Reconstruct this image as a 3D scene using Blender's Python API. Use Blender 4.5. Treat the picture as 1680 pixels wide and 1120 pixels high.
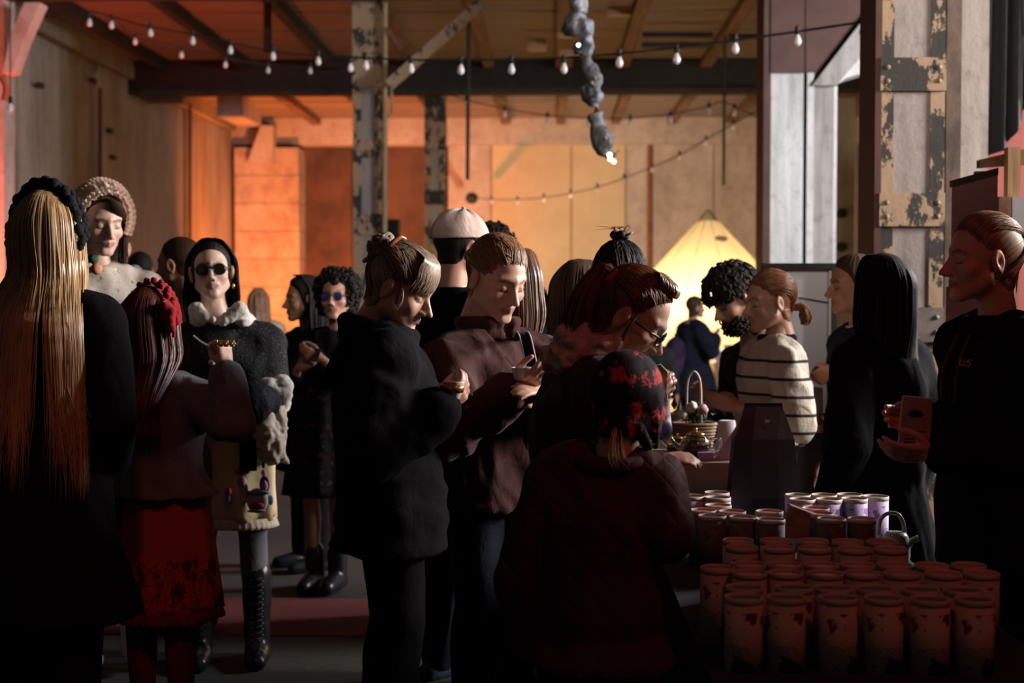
import bpy, bmesh, math, random
import numpy as np
from mathutils import Vector, Matrix

for o in list(bpy.data.objects):
    bpy.data.objects.remove(o, do_unlink=True)
SC = bpy.context.scene
COL = SC.collection
random.seed(7)
R = math.radians

# ------------------------------------------------------------------ camera
FPX = 2333.0                       # focal length in pixels of the 1680 x 1120 frame (50 mm on 36 mm)
CAMZ = 1.5
PITCH, YAW = R(-1.96), R(1.47)
cam_d = bpy.data.cameras.new('camera')
cam_d.lens = 50.0
cam_d.sensor_width = 36.0
cam_d.dof.use_dof = True
cam_d.dof.focus_distance = 4.15
cam_d.dof.aperture_fstop = 3.2
cam_d.clip_end = 200
cam = bpy.data.objects.new('camera', cam_d)
COL.objects.link(cam)
cam.location = (0, 0, CAMZ)
cam.rotation_euler = (R(90) + PITCH, 0, YAW)
SC.camera = cam
CR = np.array(cam.rotation_euler.to_matrix())

# ------------------------------------------------------------------ world, lights, exposure
SC.view_settings.view_transform = 'Standard'
SC.view_settings.look = 'None'
SC.view_settings.gamma = 1.0
SC.view_settings.use_curve_mapping = False
SC.view_settings.exposure = 0.0
wd = bpy.data.worlds.new('world')
SC.world = wd
wd.use_nodes = True
wd.node_tree.nodes['Background'].inputs[0].default_value = (1.0, 0.82, 0.74, 1)
wd.node_tree.nodes['Background'].inputs[1].default_value = 0.022


def lamp(name, kind, loc, energy, color, target=None, size=0.3, size_y=None, spot=None, blend=0.5, spread=None):
    l = bpy.data.lights.new(name, kind)
    l.energy = energy
    l.color = color
    if kind == 'AREA':
        l.shape = 'RECTANGLE'
        l.size = size
        l.size_y = size_y or size
        if spread:
            l.spread = R(spread)
    else:
        l.shadow_soft_size = size
    if kind == 'SPOT':
        l.spot_size = R(spot)
        l.spot_blend = blend
    o = bpy.data.objects.new(name, l)
    COL.objects.link(o)
    o.location = loc
    if target is not None:
        o.rotation_euler = (Vector(target) - Vector(loc)).to_track_quat('-Z', 'Y').to_euler()
    o['kind'] = 'helper'
    return o


# key area lights for daylight from the right; their wall openings are assumed, unseen
lamp('window_daylight', 'AREA', (5.85, 5.2, 3.1), 330, (1.0, 0.91, 0.84), (-1.4, 4.6, 1.2), 1.5, 1.5, spread=120)
lamp('window_daylight_back', 'AREA', (5.85, 8.1, 3.5), 700, (0.97, 0.96, 1.0), (-3.4, 9.0, 1.2), 1.6, 1.5, spread=160)
# added spot above and behind the camera, brightens the columns and the walls
lamp('house_spot', 'SPOT', (1.3, -0.6, 4.3), 1500, (1.0, 0.82, 0.69), (-1.3, 18.0, 3.7), 0.2, spot=50, blend=0.85)
# assumed lamps, none in view: orange and red uplights by the left wall, warm wash behind the crowd
lamp('orange_uplight', 'SPOT', (-4.1, 23.6, 0.25), 2100, (1.0, 0.25, 0.065), (-4.9, 28.0, 3.7), 0.15, spot=120, blend=0.8)
lamp('red_uplight', 'SPOT', (-5.4, 13.2, 0.6), 950, (1.0, 0.10, 0.04), (-5.9, 15.6, 4.6), 0.15, spot=90, blend=0.8)
lamp('orange_wall_wash', 'SPOT', (-4.9, 19.0, 0.3), 60, (1.0, 0.22, 0.09), (-6.2, 21.5, 2.0), 0.15, spot=110, blend=0.9)
lamp('warm_wall_wash', 'SPOT', (0.9, 21.5, 0.35), 1600, (1.0, 0.70, 0.44), (0.7, 28.0, 2.0), 0.2, spot=120, blend=0.9)
lamp('red_stall_spot', 'SPOT', (1.9, 1.0, 4.1), 50, (1.0, 0.105, 0.055), (0.8, 3.5, 0.8), 0.12, spot=52, blend=0.9)  # assumed red lamp over the stall, out of view
lamp('red_crowd_spot', 'SPOT', (-0.2, 0.4, 4.1), 85, (1.0, 0.20, 0.11), (-1.30, 4.6, 0.50), 0.12, spot=15, blend=0.9)  # added unseen red spot, brightens the printed skirt


# ------------------------------------------------------------------ pixel -> world helpers
def ray(px, py):
    d = CR @ np.array([(px - 840) / FPX, -(py - 560) / FPX, -1.0])
    return d


def at(px, py, Y):
    """point seen at pixel (px, py) of the 1680x1120 frame that stands at depth Y"""
    d = ray(px, py)
    return np.array([0, 0, CAMZ]) + d * (Y / d[1])


def on_z(px, py, z):
    d = ray(px, py)
    return np.array([0, 0, CAMZ]) + d * ((z - CAMZ) / d[2])


def V3(*a):
    return np.array(a, float)


def nrm(v):
    v = np.asarray(v, float)
    return v / (np.linalg.norm(v) + 1e-12)


# ------------------------------------------------------------------ numpy value noise
def vnoise(P, seed=0.0):
    P = np.asarray(P, float) + seed * 17.31
    i = np.floor(P)
    f = P - i
    u = f * f * (3 - 2 * f)
    out = np.zeros(len(P))
    for dx in (0, 1):
        wx = u[:, 0] if dx else 1 - u[:, 0]
        for dy in (0, 1):
            wy = u[:, 1] if dy else 1 - u[:, 1]
            for dz in (0, 1):
                wz = u[:, 2] if dz else 1 - u[:, 2]
                h = np.sin((i[:, 0] + dx) * 127.1 + (i[:, 1] + dy) * 311.7 + (i[:, 2] + dz) * 74.7) * 43758.5453
                out += wx * wy * wz * (h - np.floor(h))
    return out


# ------------------------------------------------------------------ materials
MATS = {}


def _nodes(name):
    m = bpy.data.materials.new(name)
    m.use_nodes = True
    nt = m.node_tree
    return m, nt, nt.nodes['Principled BSDF']


def nnode(nt, t, **kw):
    n = nt.nodes.new(t)
    for k, v in kw.items():
        setattr(n, k, v)
    return n


def ramp(nt, fac, stops):
    r = nnode(nt, 'ShaderNodeValToRGB')
    el = r.color_ramp.elements
    while len(el) < len(stops):
        el.new(0.5)
    for e, (p, c) in zip(el, stops):
        e.position = p
        e.color = (c[0], c[1], c[2], 1)
    nt.links.new(fac, r.inputs[0])
    return r.outputs[0]


def noise(nt, scale, detail=4, rough=0.6, stretch=None, coord='Object', dist=0.0):
    tc = nnode(nt, 'ShaderNodeTexCoord')
    v = tc.outputs[coord]
    if stretch:
        mp = nnode(nt, 'ShaderNodeMapping')
        mp.inputs['Scale'].default_value = stretch
        nt.links.new(v, mp.inputs[0])
        v = mp.outputs[0]
    n = nnode(nt, 'ShaderNodeTexNoise')
    n.inputs['Scale'].default_value = scale
    n.inputs['Detail'].default_value = detail
    n.inputs['Roughness'].default_value = rough
    n.inputs['Distortion'].default_value = dist
    nt.links.new(v, n.inputs['Vector'])
    return n.outputs['Fac']


def bump(nt, bsdf, fac, strength, dist=0.01):
    b = nnode(nt, 'ShaderNodeBump')
    b.inputs['Strength'].default_value = strength
    b.inputs['Distance'].default_value = dist
    nt.links.new(fac, b.inputs['Height'])
    nt.links.new(b.outputs[0], bsdf.inputs['Normal'])


def mat(name, c1, c2=None, rough=0.8, scale=8, stretch=None, bmp=0.2, metal=0.0, lo=0.35, hi=0.65, sheen=0.0, bscale=None,
        spec=0.5, detail=4, bdist=0.01):
    if name in MATS:
        return MATS[name]
    m, nt, b = _nodes(name)
    c2 = c2 or tuple(x * 0.75 for x in c1)
    n = noise(nt, scale, detail, stretch=stretch)
    nt.links.new(ramp(nt, n, [(lo, c1), (hi, c2)]), b.inputs['Base Color'])
    b.inputs['Roughness'].default_value = rough
    b.inputs['Metallic'].default_value = metal
    b.inputs['Specular IOR Level'].default_value = spec
    if sheen:
        b.inputs['Sheen Weight'].default_value = sheen
        b.inputs['Sheen Roughness'].default_value = 0.4
    if bmp:
        n2 = noise(nt, bscale or scale * 3, 3, stretch=stretch) if bscale else n
        bump(nt, b, n2, bmp, bdist)
    MATS[name] = m
    return m


def mat_glass(name, color=(1, 1, 1), rough=0.03):
    m, nt, b = _nodes(name)
    b.inputs['Base Color'].default_value = (*color, 1)
    b.inputs['Roughness'].default_value = rough
    b.inputs['Transmission Weight'].default_value = 1.0
    b.inputs['IOR'].default_value = 1.45
    MATS[name] = m
    return m


def mat_emit(name, color, strength):
    m, nt, b = _nodes(name)
    b.inputs['Base Color'].default_value = (*color, 1)
    b.inputs['Emission Color'].default_value = (*color, 1)
    b.inputs['Emission Strength'].default_value = strength
    MATS[name] = m
    return m


def mat_skin():
    if 'skin' in MATS:
        return MATS['skin']
    m, nt, b = _nodes('skin')
    a = nnode(nt, 'ShaderNodeAttribute')
    a.attribute_name = 'col'
    nt.links.new(a.outputs['Color'], b.inputs['Base Color'])
    b.inputs['Roughness'].default_value = 0.46
    b.inputs['Specular IOR Level'].default_value = 0.4
    b.inputs['Subsurface Weight'].default_value = 0.08
    b.inputs['Subsurface Radius'].default_value = (0.012, 0.005, 0.003)
    bump(nt, b, noise(nt, 320, 3), 0.12, 0.002)
    MATS['skin'] = m
    return m


def mat_hair(name, c1, c2, rough=0.42, spec=0.45):
    """streaked hair colour along the flow of the locks"""
    if name in MATS:
        return MATS[name]
    m, nt, b = _nodes(name)
    a = nnode(nt, 'ShaderNodeAttribute')
    a.attribute_name = 'flow'
    nz = nnode(nt, 'ShaderNodeTexNoise')
    nz.inputs['Scale'].default_value = 2.2
    nz.inputs['Detail'].default_value = 4
    nt.links.new(a.outputs['Vector'], nz.inputs['Vector'])
    n = nz.outputs['Fac']
    nt.links.new(ramp(nt, n, [(0.32, c1), (0.68, c2)]), b.inputs['Base Color'])
    b.inputs['Roughness'].default_value = rough
    b.inputs['Specular IOR Level'].default_value = spec
    bump(nt, b, n, 0.5, 0.004)
    MATS[name] = m
    return m


# ------------------------------------------------------------------ object helpers
def tag(o, label=None, cat=None, group=None, kind=None):
    if label:
        o['label'] = label
    if cat:
        o['category'] = cat
    if group:
        o['group'] = group
    if kind:
        o['kind'] = kind
    return o


def base_of(o):
    while o.parent is not None:
        o = o.parent
    return np.array(o.location)


def thing(name, loc, label, cat, group=None):
    e = bpy.data.objects.new(name, None)
    e.empty_display_size = 0.1
    COL.objects.link(e)
    e.location = tuple(loc)
    return tag(e, label, cat, group)


def mesh_of(name, V, F, m=None, smooth=True, col=None, flow=None):
    me = bpy.data.meshes.new(name)
    V = np.asarray(V, float)
    me.from_pydata(V.tolist(), [], F if isinstance(F, list) else F.tolist())
    if smooth:
        me.polygons.foreach_set('use_smooth', np.ones(len(me.polygons), bool))
    if m is not None:
        me.materials.append(m)
    if col is not None:
        a = me.color_attributes.new('col', 'FLOAT_COLOR', 'POINT')
        c = np.ones((len(V), 4))
        c[:, :3] = col
        a.data.foreach_set('color', c.ravel())
    if flow is not None:
        a = me.attributes.new('flow', 'FLOAT_VECTOR', 'POINT')
        a.data.foreach_set('vector', np.asarray(flow, float).ravel())
    me.update()
    return me


def mk(name, V, F, m, parent=None, smooth=True, col=None, loc=None, flow=None):
    """V in world space. With a parent the vertices become relative to the root's base."""
    V = np.asarray(V, float)
    b = base_of(parent) if parent is not None else (np.asarray(loc, float) if loc is not None else np.array(
        [V[:, 0].mean(), V[:, 1].mean(), V[:, 2].min()]))
    o = bpy.data.objects.new(name, mesh_of(name, V - b, F, m, smooth, col, flow))
    COL.objects.link(o)
    if parent is not None:
        o.parent = parent
    else:
        o.location = tuple(b)
    return o


def inst(name, me, loc, parent=None, rot=None, scale=None):
    """another object on shared mesh data; loc in world space"""
    o = bpy.data.objects.new(name, me)
    COL.objects.link(o)
    if parent is not None:
        o.parent = parent
        # all parts keep their offset from the root's base; parents that are parts sit at the base or hold their own offset
        b = np.zeros(3)
        q = parent
        while q is not None:
            b += np.array(q.location)
            q = q.parent
        o.location = tuple(np.asarray(loc, float) - b)
    else:
        o.location = tuple(loc)
    if rot is not None:
        o.rotation_euler = rot
    if scale is not None:
        o.scale = scale if hasattr(scale, '__len__') else (scale,) * 3
    return o


class MB:
    """collects closed pieces of one part"""

    def __init__(s):
        s.V, s.F, s.n = [], [], 0

    def add(s, V, F):
        V = np.asarray(V, float)
        s.V.append(V)
        for f in (F if isinstance(F, list) else F.tolist()):
            s.F.append([i + s.n for i in f])
        s.n += len(V)
        return s

    def box(s, c, sz, rot=None, taper=1.0):
        x, y, z = np.array(sz) / 2
        V = np.array([[-x, -y, -z], [x, -y, -z], [x, y, -z], [-x, y, -z],
                      [-x * taper, -y * taper, z], [x * taper, -y * taper, z], [x * taper, y * taper, z], [-x * taper, y * taper, z]])
        if rot is not None:
            V = V @ np.array(rot).T
        return s.add(V + np.asarray(c, float),
                     [[0, 3, 2, 1], [4, 5, 6, 7], [0, 1, 5, 4], [1, 2, 6, 5], [2, 3, 7, 6], [3, 0, 4, 7]])

    def tube(s, pts, r, seg=8, cap=True):
        V, F = tube(pts, r, seg, cap)
        return s.add(V, F)

    def ball(s, c, r, seg=12, ring=8, rot=None):
        V, F = ball(c, r, seg, ring, rot)
        return s.add(V, F)

    def lathe(s, c, prof, seg=24, rot=None):
        V, F = lathe(c, prof, seg, rot)
        return s.add(V, F)

    def prism(s, poly, depth_vec):
        """poly: list of 3d points, extruded by depth_vec"""
        P = np.asarray(poly, float)
        n = len(P)
        V = np.vstack([P, P + np.asarray(depth_vec, float)])
        F = [list(range(n))[::-1], list(range(n, 2 * n))] + [[i, (i + 1) % n, n + (i + 1) % n, n + i] for i in range(n)]
        return s.add(V, F)

    def out(s):
        return np.vstack(s.V), s.F

    def build(s, name, m, parent=None, smooth=False, loc=None):
        V, F = s.out()
        o = mk(name, V, F, m, parent, smooth, loc=loc)
        return o

    def mesh(s, name, m, smooth=False):
        V, F = s.out()
        return mesh_of(name, V, F, m, smooth)


def frames(pts):
    P = np.asarray(pts, float)
    T = np.gradient(P, axis=0)
    T /= np.linalg.norm(T, axis=1)[:, None] + 1e-12
    up = np.array([0, 0, 1.0]) if abs(T[0][2]) < 0.9 else np.array([1.0, 0, 0])
    n = nrm(np.cross(T[0], up))
    N = []
    for t in T:
        n = nrm(n - t * np.dot(n, t))
        N.append(n)
    N = np.array(N)
    return T, N, np.cross(T, N)


def tube(pts, r, seg=8, cap=True):
    P = np.asarray(pts, float)
    k = len(P)
    r = np.broadcast_to(np.asarray(r, float), (k,)) if np.ndim(r) < 2 else np.asarray(r)
    T, N, B = frames(P)
    a = np.arange(seg) * 2 * np.pi / seg
    V = (P[:, None] + r[:, None, None] * (np.cos(a)[None, :, None] * N[:, None] + np.sin(a)[None, :, None] * B[:, None])).reshape(-1, 3)
    F = [[i * seg + j, i * seg + (j + 1) % seg, (i + 1) * seg + (j + 1) % seg, (i + 1) * seg + j] for i in range(k - 1) for j in range(seg)]
    if cap:
        F += [list(range(seg))[::-1], [(k - 1) * seg + j for j in range(seg)]]
    return V, F


def ball(c, r, seg=12, ring=8, rot=None):
    r = np.broadcast_to(np.asarray(r, float), (3,))
    V = [[0, 0, 1]]
    for i in range(1, ring):
        t = math.pi * i / ring
        for j in range(seg):
            p = 2 * math.pi * j / seg
            V.append([math.sin(t) * math.cos(p), math.sin(t) * math.sin(p), math.cos(t)])
    V.append([0, 0, -1])
    F = [[0, 1 + j, 1 + (j + 1) % seg] for j in range(seg)]
    for i in range(ring - 2):
        for j in range(seg):
            a, b = 1 + i * seg + j, 1 + i * seg + (j + 1) % seg
            F.append([a, a + seg, b + seg, b])
    l = len(V) - 1
    F += [[l, l - seg + (j + 1) % seg, l - seg + j] for j in range(seg)]
    V = np.array(V) * r
    if rot is not None:
        V = V @ np.array(rot).T
    return V + np.asarray(c, float), F


def lathe(c, prof, seg=24, rot=None):
    """prof: list of (radius, z); closed at ends where radius is 0"""
    V, F = [], []
    for (r, z) in prof:
        for j in range(seg):
            a = 2 * math.pi * j / seg
            V.append([r * math.cos(a), r * math.sin(a), z])
    for i in range(len(prof) - 1):
        for j in range(seg):
            F.append([i * seg + j, i * seg + (j + 1) % seg, (i + 1) * seg + (j + 1) % seg, (i + 1) * seg + j])
    V = np.array(V)
    if rot is not None:
        V = V @ np.array(rot).T
    return V + np.asarray(c, float), F


def catmull(pts, n=8):
    P = np.asarray(pts, float)
    P = np.vstack([2 * P[0] - P[1], P, 2 * P[-1] - P[-2]])
    out = []
    for i in range(1, len(P) - 2):
        for t in np.linspace(0, 1, n, endpoint=False):
            a, b, c, d = P[i - 1], P[i], P[i + 1], P[i + 2]
            out.append(0.5 * (2 * b + (c - a) * t + (2 * a - 5 * b + 4 * c - d) * t * t + (3 * b - a - 3 * c + d) * t ** 3))
    out.append(P[-2])
    return np.array(out)


def rotm(fwd_deg, pitch=0.0, roll=0.0):
    """matrix taking local (x right, y forward, z up) to world. fwd_deg: 0 = +X (image right), 90 = away, -90 = to the camera.
    pitch > 0 looks down."""
    a = R(fwd_deg) - math.pi / 2
    M = Matrix.Rotation(a, 3, 'Z') @ Matrix.Rotation(-R(pitch), 3, 'X') @ Matrix.Rotation(R(roll), 3, 'Y')
    return np.array(M)


# ------------------------------------------------------------------ human head
def smin(a, b, k):
    h = np.clip(0.5 + 0.5 * (b - a) / k, 0, 1)
    return b * (1 - h) + a * h - k * h * (1 - h)


def smax(a, b, k):
    return -smin(-a, -b, k)


def sd_ell(P, c, r):
    q = (P - np.array(c)) / np.array(r)
    k0 = np.linalg.norm(q, axis=1)
    k1 = np.linalg.norm(q / np.array(r), axis=1) + 1e-9
    return k0 * (k0 - 1) / k1


def sd_cap(P, a, b, ra, rb=None):
    rb = ra if rb is None else rb
    a, b = np.array(a, float), np.array(b, float)
    ba = b - a
    h = np.clip(((P - a) @ ba) / (ba @ ba), 0, 1)
    return np.linalg.norm(P - a - h[:, None] * ba, axis=1) - (ra + (rb - ra) * h)


def head_sdf(P, kind):
    ax = P.copy()
    ax[:, 0] = np.abs(ax[:, 0])                     # mirrored
    male = kind.get('male', 0)
    nose = kind.get('nose', 1.0)
    chin = kind.get('chin', 1.0)
    d = sd_ell(P, (0, -0.012, 0.036), (0.074, 0.098, 0.088))
    d = smin(d, sd_ell(P, (0, 0.026, -0.030), (0.057 + 0.003 * male, 0.066, 0.074)), 0.03)
    d = smin(d, sd_cap(ax, (0.048 + 0.005 * male, 0.008, -0.052), (0.012, 0.070 * chin, -0.094), 0.021, 0.017), 0.022)
    d = smin(d, sd_ell(P, (0, 0.080 * chin, -0.094), (0.020, 0.014, 0.014)), 0.014)      # chin
    d = smin(d, sd_ell(ax, (0.041, 0.058, -0.024), (0.022, 0.022, 0.02)), 0.02)          # cheek
    d = smin(d, sd_cap(ax, (0.0, 0.086, 0.030), (0.043, 0.066, 0.030), 0.0095 + 0.002 * male), 0.016)  # brow
    d = smax(d, -sd_ell(ax, (0.032, 0.104, 0.006), (0.019, 0.020, 0.0125)), 0.014)       # socket
    d = smin(d, sd_ell(ax, (0.031, 0.0705, 0.006), (0.0155, 0.0145, 0.0115)), 0.004)     # lid over the eyeball
    d = smin(d, sd_cap(P, (0, 0.086, 0.014), (0, 0.086 + 0.026 * nose, -0.026), 0.0075, 0.0095), 0.010)  # bridge
    d = smin(d, sd_ell(P, (0, 0.088 + 0.026 * nose, -0.030), (0.0105, 0.011, 0.0095)), 0.006)            # tip
    d = smin(d, sd_ell(ax, (0.0115, 0.099 + 0.004 * nose, -0.034), (0.0075, 0.010, 0.0072)), 0.005)      # wing
    d = smax(d, -sd_ell(ax, (0.0055, 0.107, -0.0425), (0.0034, 0.0050, 0.0035)), 0.003)  # nostril
    d = smin(d, sd_ell(P, (0, 0.074, -0.058), (0.028, 0.021, 0.022)), 0.014)             # muzzle
    d = smin(d, sd_cap(ax, (0.000, 0.0945, -0.0545), (0.021, 0.083, -0.0595), 0.0058, 0.0030), 0.005)    # upper lip
    d = smin(d, sd_cap(ax, (0.000, 0.0930, -0.0670), (0.018, 0.083, -0.0635), 0.0072, 0.0035), 0.005)    # lower lip
    d = smax(d, -sd_cap(ax, (0.000, 0.1035, -0.0608), (0.024, 0.088, -0.0608), 0.0028, 0.0020), 0.003)   # mouth line
    d = smax(d, -sd_ell(P, (0, 0.104, -0.080), (0.02, 0.010, 0.006)), 0.012)             # under the lip
    d = smin(d, sd_cap(P, (0, -0.028, -0.05), (0, -0.044, -0.16), 0.050 + 0.008 * male, 0.050 + 0.010 * male), 0.02)
    return d


HEADS = {}


def head_grid(kind, NL, NT):
    """(dirs, radius, verts) of a head sampled along rays from its middle"""
    key = (tuple(sorted(kind.items())), NL, NT)
    if key in HEADS:
        return HEADS[key]
    t = (np.arange(NL) / NL) * 2 * np.pi - np.pi
    lon = t - 0.55 * np.sin(t)                      # dense at the face
    u = np.linspace(0.0, 1.0, NT)
    lat = np.pi * (u - 0.11 * np.sin(2 * np.pi * u) * 0.9) - np.pi / 2
    lat[0], lat[-1] = -np.pi / 2 + 1e-3, np.pi / 2 - 1e-3
    LA, LO = np.meshgrid(lat, lon, indexing='ij')
    D = np.stack([np.cos(LA) * np.sin(LO), np.cos(LA) * np.cos(LO), np.sin(LA)], -1).reshape(-1, 3)
    C = np.array([0, 0.0, -0.02])
    rs = np.linspace(0.18, 0.05, 34)
    r = np.full(len(D), 0.03)
    done = np.zeros(len(D), bool)
    prev = None
    for rr in rs:
        v = head_sdf(C + D * rr, kind)
        hit = (v < 0) & ~done
        if prev is not None:
            f = prev[hit] / (prev[hit] - v[hit] + 1e-9)
            r[hit] = rr + (rs[0] - rs[1]) * (1 - f)
        else:
            r[hit] = rr
        done |= hit
        prev = v
    for _ in range(3):                              # refine
        v = head_sdf(C + D * r[:, None], kind)
        r = r - np.clip(v, -0.004, 0.004) * 0.8
    V = C + D * r[:, None]
    F = [[i * NL + j, i * NL + (j + 1) % NL, (i + 1) * NL + (j + 1) % NL, (i + 1) * NL + j] for i in range(NT - 1) for j in range(NL)]
    HEADS[key] = (D, r, V, F, C)
    return HEADS[key]


def seg_dist(P, pts):
    d = np.full(len(P), 9.0)
    for a, b in zip(pts[:-1], pts[1:]):
        d = np.minimum(d, sd_cap(P, a, b, 0.0))
    return d


def head_colors(V, skin, lip, brow, eyes, male=0, stubble=0.0):
    skin = np.array(skin)
    n = len(V)
    c = np.tile(skin, (n, 1))
    c *= (0.94 + 0.12 * vnoise(V * 60))[:, None]
    A = V.copy()
    A[:, 0] = np.abs(A[:, 0])

    def mix(w, col):
        nonlocal c
        w = np.clip(w, 0, 1)[:, None]
        c = c * (1 - w) + np.array(col) * w
    blush = np.exp(-(np.linalg.norm(A - np.array([0.04, 0.075, -0.028]), axis=1) / 0.02) ** 2)
    mix(blush * 0.25, skin * np.array([1.05, 0.72, 0.68]))
    if stubble:
        w = np.clip((-A[:, 2] - 0.045) / 0.02, 0, 1) * (V[:, 1] > 0.0)
        mix(w * stubble, brow)
    dl = np.minimum(seg_dist(A, [(0, 0.099, -0.0545), (0.021, 0.086, -0.0595)]), seg_dist(A, [(0, 0.0985, -0.067), (0.018, 0.086, -0.0635)]))
    mix(np.clip((0.0078 - dl) / 0.003, 0, 1) * (np.abs(A[:, 2] + 0.061) < 0.0140) * 0.85, lip)
    dm = seg_dist(A, [(0, 0.097, -0.0608), (0.023, 0.084, -0.0608)])
    mix(np.clip((0.0030 - dm) / 0.002, 0, 1), np.array(lip) * 0.25)
    B = A.copy()
    B[:, 1] = 0
    db = seg_dist(B, [(0.013, 0, 0.0255), (0.032, 0, 0.0315), (0.048, 0, 0.0255)])
    mix(np.clip((0.0052 + 0.001 * male - db) / 0.0025, 0, 1) * (V[:, 1] > 0.04) * 0.85, brow)
    dx = (A[:, 0] - 0.031) / 0.0140
    if eyes == 'open':
        dz = (A[:, 2] - 0.005) / 0.0062
        e = dx ** 2 + dz ** 2
        f = V[:, 1] > 0.05
        mix((e < 1.35) * f * 1.0, (0.03, 0.02, 0.018))
        mix((e < 0.85) * f * 1.0, (0.55, 0.52, 0.5))
        mix((((A[:, 0] - 0.031) ** 2 + (A[:, 2] - 0.005) ** 2) < 0.0055 ** 2) * (e < 1.0) * f, (0.03, 0.022, 0.02))
    else:
        zl = -0.0015 - 0.004 * (1 - np.clip(dx ** 2, 0, 1))
        w = np.clip((0.0026 - np.abs(A[:, 2] - zl)) / 0.0016, 0, 1) * (np.abs(dx) < 1.12) * (V[:, 1] > 0.05)
        mix(w, (0.025, 0.018, 0.015))
        w = np.clip((0.010 - np.abs(A[:, 2] - 0.006)) / 0.006, 0, 1) * (np.abs(dx) < 1.0) * (V[:, 1] > 0.05)
        mix(w * 0.22, skin * 0.55)
    return c


def ear_mesh(side):
    V, F = ball((0, 0, 0), (0.0115, 0.0200, 0.034), 16, 12)
    q = (V[:, 1] / 0.0200) ** 2 + (V[:, 2] / 0.034) ** 2
    V[:, 0] += np.where(V[:, 0] > 0, 0.004 * np.clip(q, 0, 1) - 0.010 * np.exp(-q * 4.5), 0)
    V[:, 1] *= np.where(V[:, 2] < 0, 1 + V[:, 2] * 9, 1.0)
    M = np.array(Matrix.Rotation(R(-22), 3, 'Z') @ Matrix.Rotation(R(-10), 3, 'X'))
    V = V @ M.T + np.array([0.077, -0.010, -0.004])
    if side < 0:
        V[:, 0] *= -1
        F = [f[::-1] for f in F]
    return V, F


def hairline(V, style):
    """signed height above the hair line (m), > 0 carries hair"""
    y, x = V[:, 1], np.abs(V[:, 0])
    ys = np.array([-0.2, -0.055, -0.03, -0.008, 0.012, 0.022, 0.040, 0.058, 0.075, 0.2])
    if style == 'back':
        zs = np.array([-0.105, -0.102, -0.085, 0.010, 0.014, 0.024, 0.056, 0.078, 0.090, 0.094])
    elif style == 'short':
        zs = np.array([-0.080, -0.078, -0.060, 0.008, -0.016, 0.012, 0.044, 0.064, 0.078, 0.082])
    elif style == 'fringe':
        zs = np.array([-0.085, -0.080, -0.060, -0.020, -0.035, 0.000, 0.030, 0.030, 0.032, 0.034])
    elif style == 'full':
        zs = np.array([-0.12, -0.12, -0.11, -0.095, -0.075, -0.035, 0.032, 0.062, 0.080, 0.084])
    else:
        zs = np.array([-0.085, -0.08, -0.06, -0.02, -0.01, 0.022, 0.052, 0.068, 0.078, 0.08])
    return V[:, 2] - np.interp(y, ys, zs)


def hair_cap(kind, NL, NT, style, thick, bun=None, ridge=0.0022, volume=None, seed=1):
    """hair lying on the scalp, grown from the same rays as the head; bun = local point the ridges run to"""
    D, r, V, F, C = head_grid(kind, NL, NT)
    g = hairline(V, style)
    w = np.clip(g / 0.042, 0, 1)
    w = w * w * (3 - 2 * w)
    top = np.clip((V[:, 2] + 0.02) / 0.12, 0, 1)
    t = thick * (0.55 + 0.45 * top)
    if volume is not None:
        vc, vr, va = volume
        t = t + va * np.exp(-(np.linalg.norm(V - np.array(vc), axis=1) / vr) ** 2)
    b = nrm(np.array(bun if bun is not None else (0, -0.02, 0.14)) - C)
    e1 = nrm(np.cross(b, [0.13, 0.2, 1.0]))
    e2 = np.cross(b, e1)
    ang = np.arctan2(D @ e2, D @ e1)
    ca = np.stack([np.cos(ang) * 9, np.sin(ang) * 9, D @ b * 1.2], 1)
    n = vnoise(ca, seed) * 0.6 + vnoise(ca * 2.3, seed + 3) * 0.4
    rr = r + (t + (n - 0.5) * 2 * ridge) * w - 0.003 * (1 - w)
    H = C + D * rr[:, None]
    keep = g > -0.012
    F2 = [f for f in F if keep[f[0]] and keep[f[1]] and keep[f[2]] and keep[f[3]]]
    used = np.unique(np.array(F2).ravel())
    mp = -np.ones(len(V), int)
    mp[used] = np.arange(len(used))
    return H[used], mp[np.array(F2)].tolist(), ca[used]


def strands(paths, w=0.0016, seg=3):
    """each path a k x 3 array; thin tapering locks, one mesh"""
    VV, FF, FL, n = [], [], [], 0
    rng = np.random.RandomState(5)
    for p in paths:
        k = len(p)
        q = rng.rand(2) * 40
        tt = np.linspace(0, 1, k)
        r = w * (0.55 + 0.75 * np.sin(np.pi * np.clip(tt * 0.9 + 0.08, 0, 1))) * np.where(tt > 0.9, (1 - tt) * 9 + 0.1, 1)
        v, f = tube(p, r, seg, False)
        VV.append(v)
        FF.append(np.array(f) + n)
        FL.append(np.stack([np.full(len(v), q[0]), np.full(len(v), q[1]), np.repeat(tt, seg) * 0.8], 1))
        n += len(v)
    return np.vstack(VV), np.vstack(FF).tolist(), np.vstack(FL)


def join(parts):
    """parts: list of (V, F, extra) with one extra per-vertex array"""
    V, F, E, n = [], [], [], 0
    for v, f, e in parts:
        V.append(v)
        E.append(e)
        F += [[i + n for i in q] for q in f]
        n += len(v)
    return np.vstack(V), F, np.vstack(E)


# ------------------------------------------------------------------ bodies and clothes
def capsule(a, ra, b, rb, seg=14):
    a, b = np.asarray(a, float), np.asarray(b, float)
    t = nrm(b - a)
    L = np.linalg.norm(b - a)
    pts, rr = [], []
    for q in np.linspace(-90, 0, 5)[0:]:
        pts.append(a + t * ra * math.sin(R(q)))
        rr.append(max(ra * math.cos(R(q)), 0.0008))
    for q in np.linspace(0, 90, 5):
        pts.append(b + t * rb * math.sin(R(q)))
        rr.append(max(rb * math.cos(R(q)), 0.0008))
    return tube(np.array(pts), np.array(rr), seg)


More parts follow.
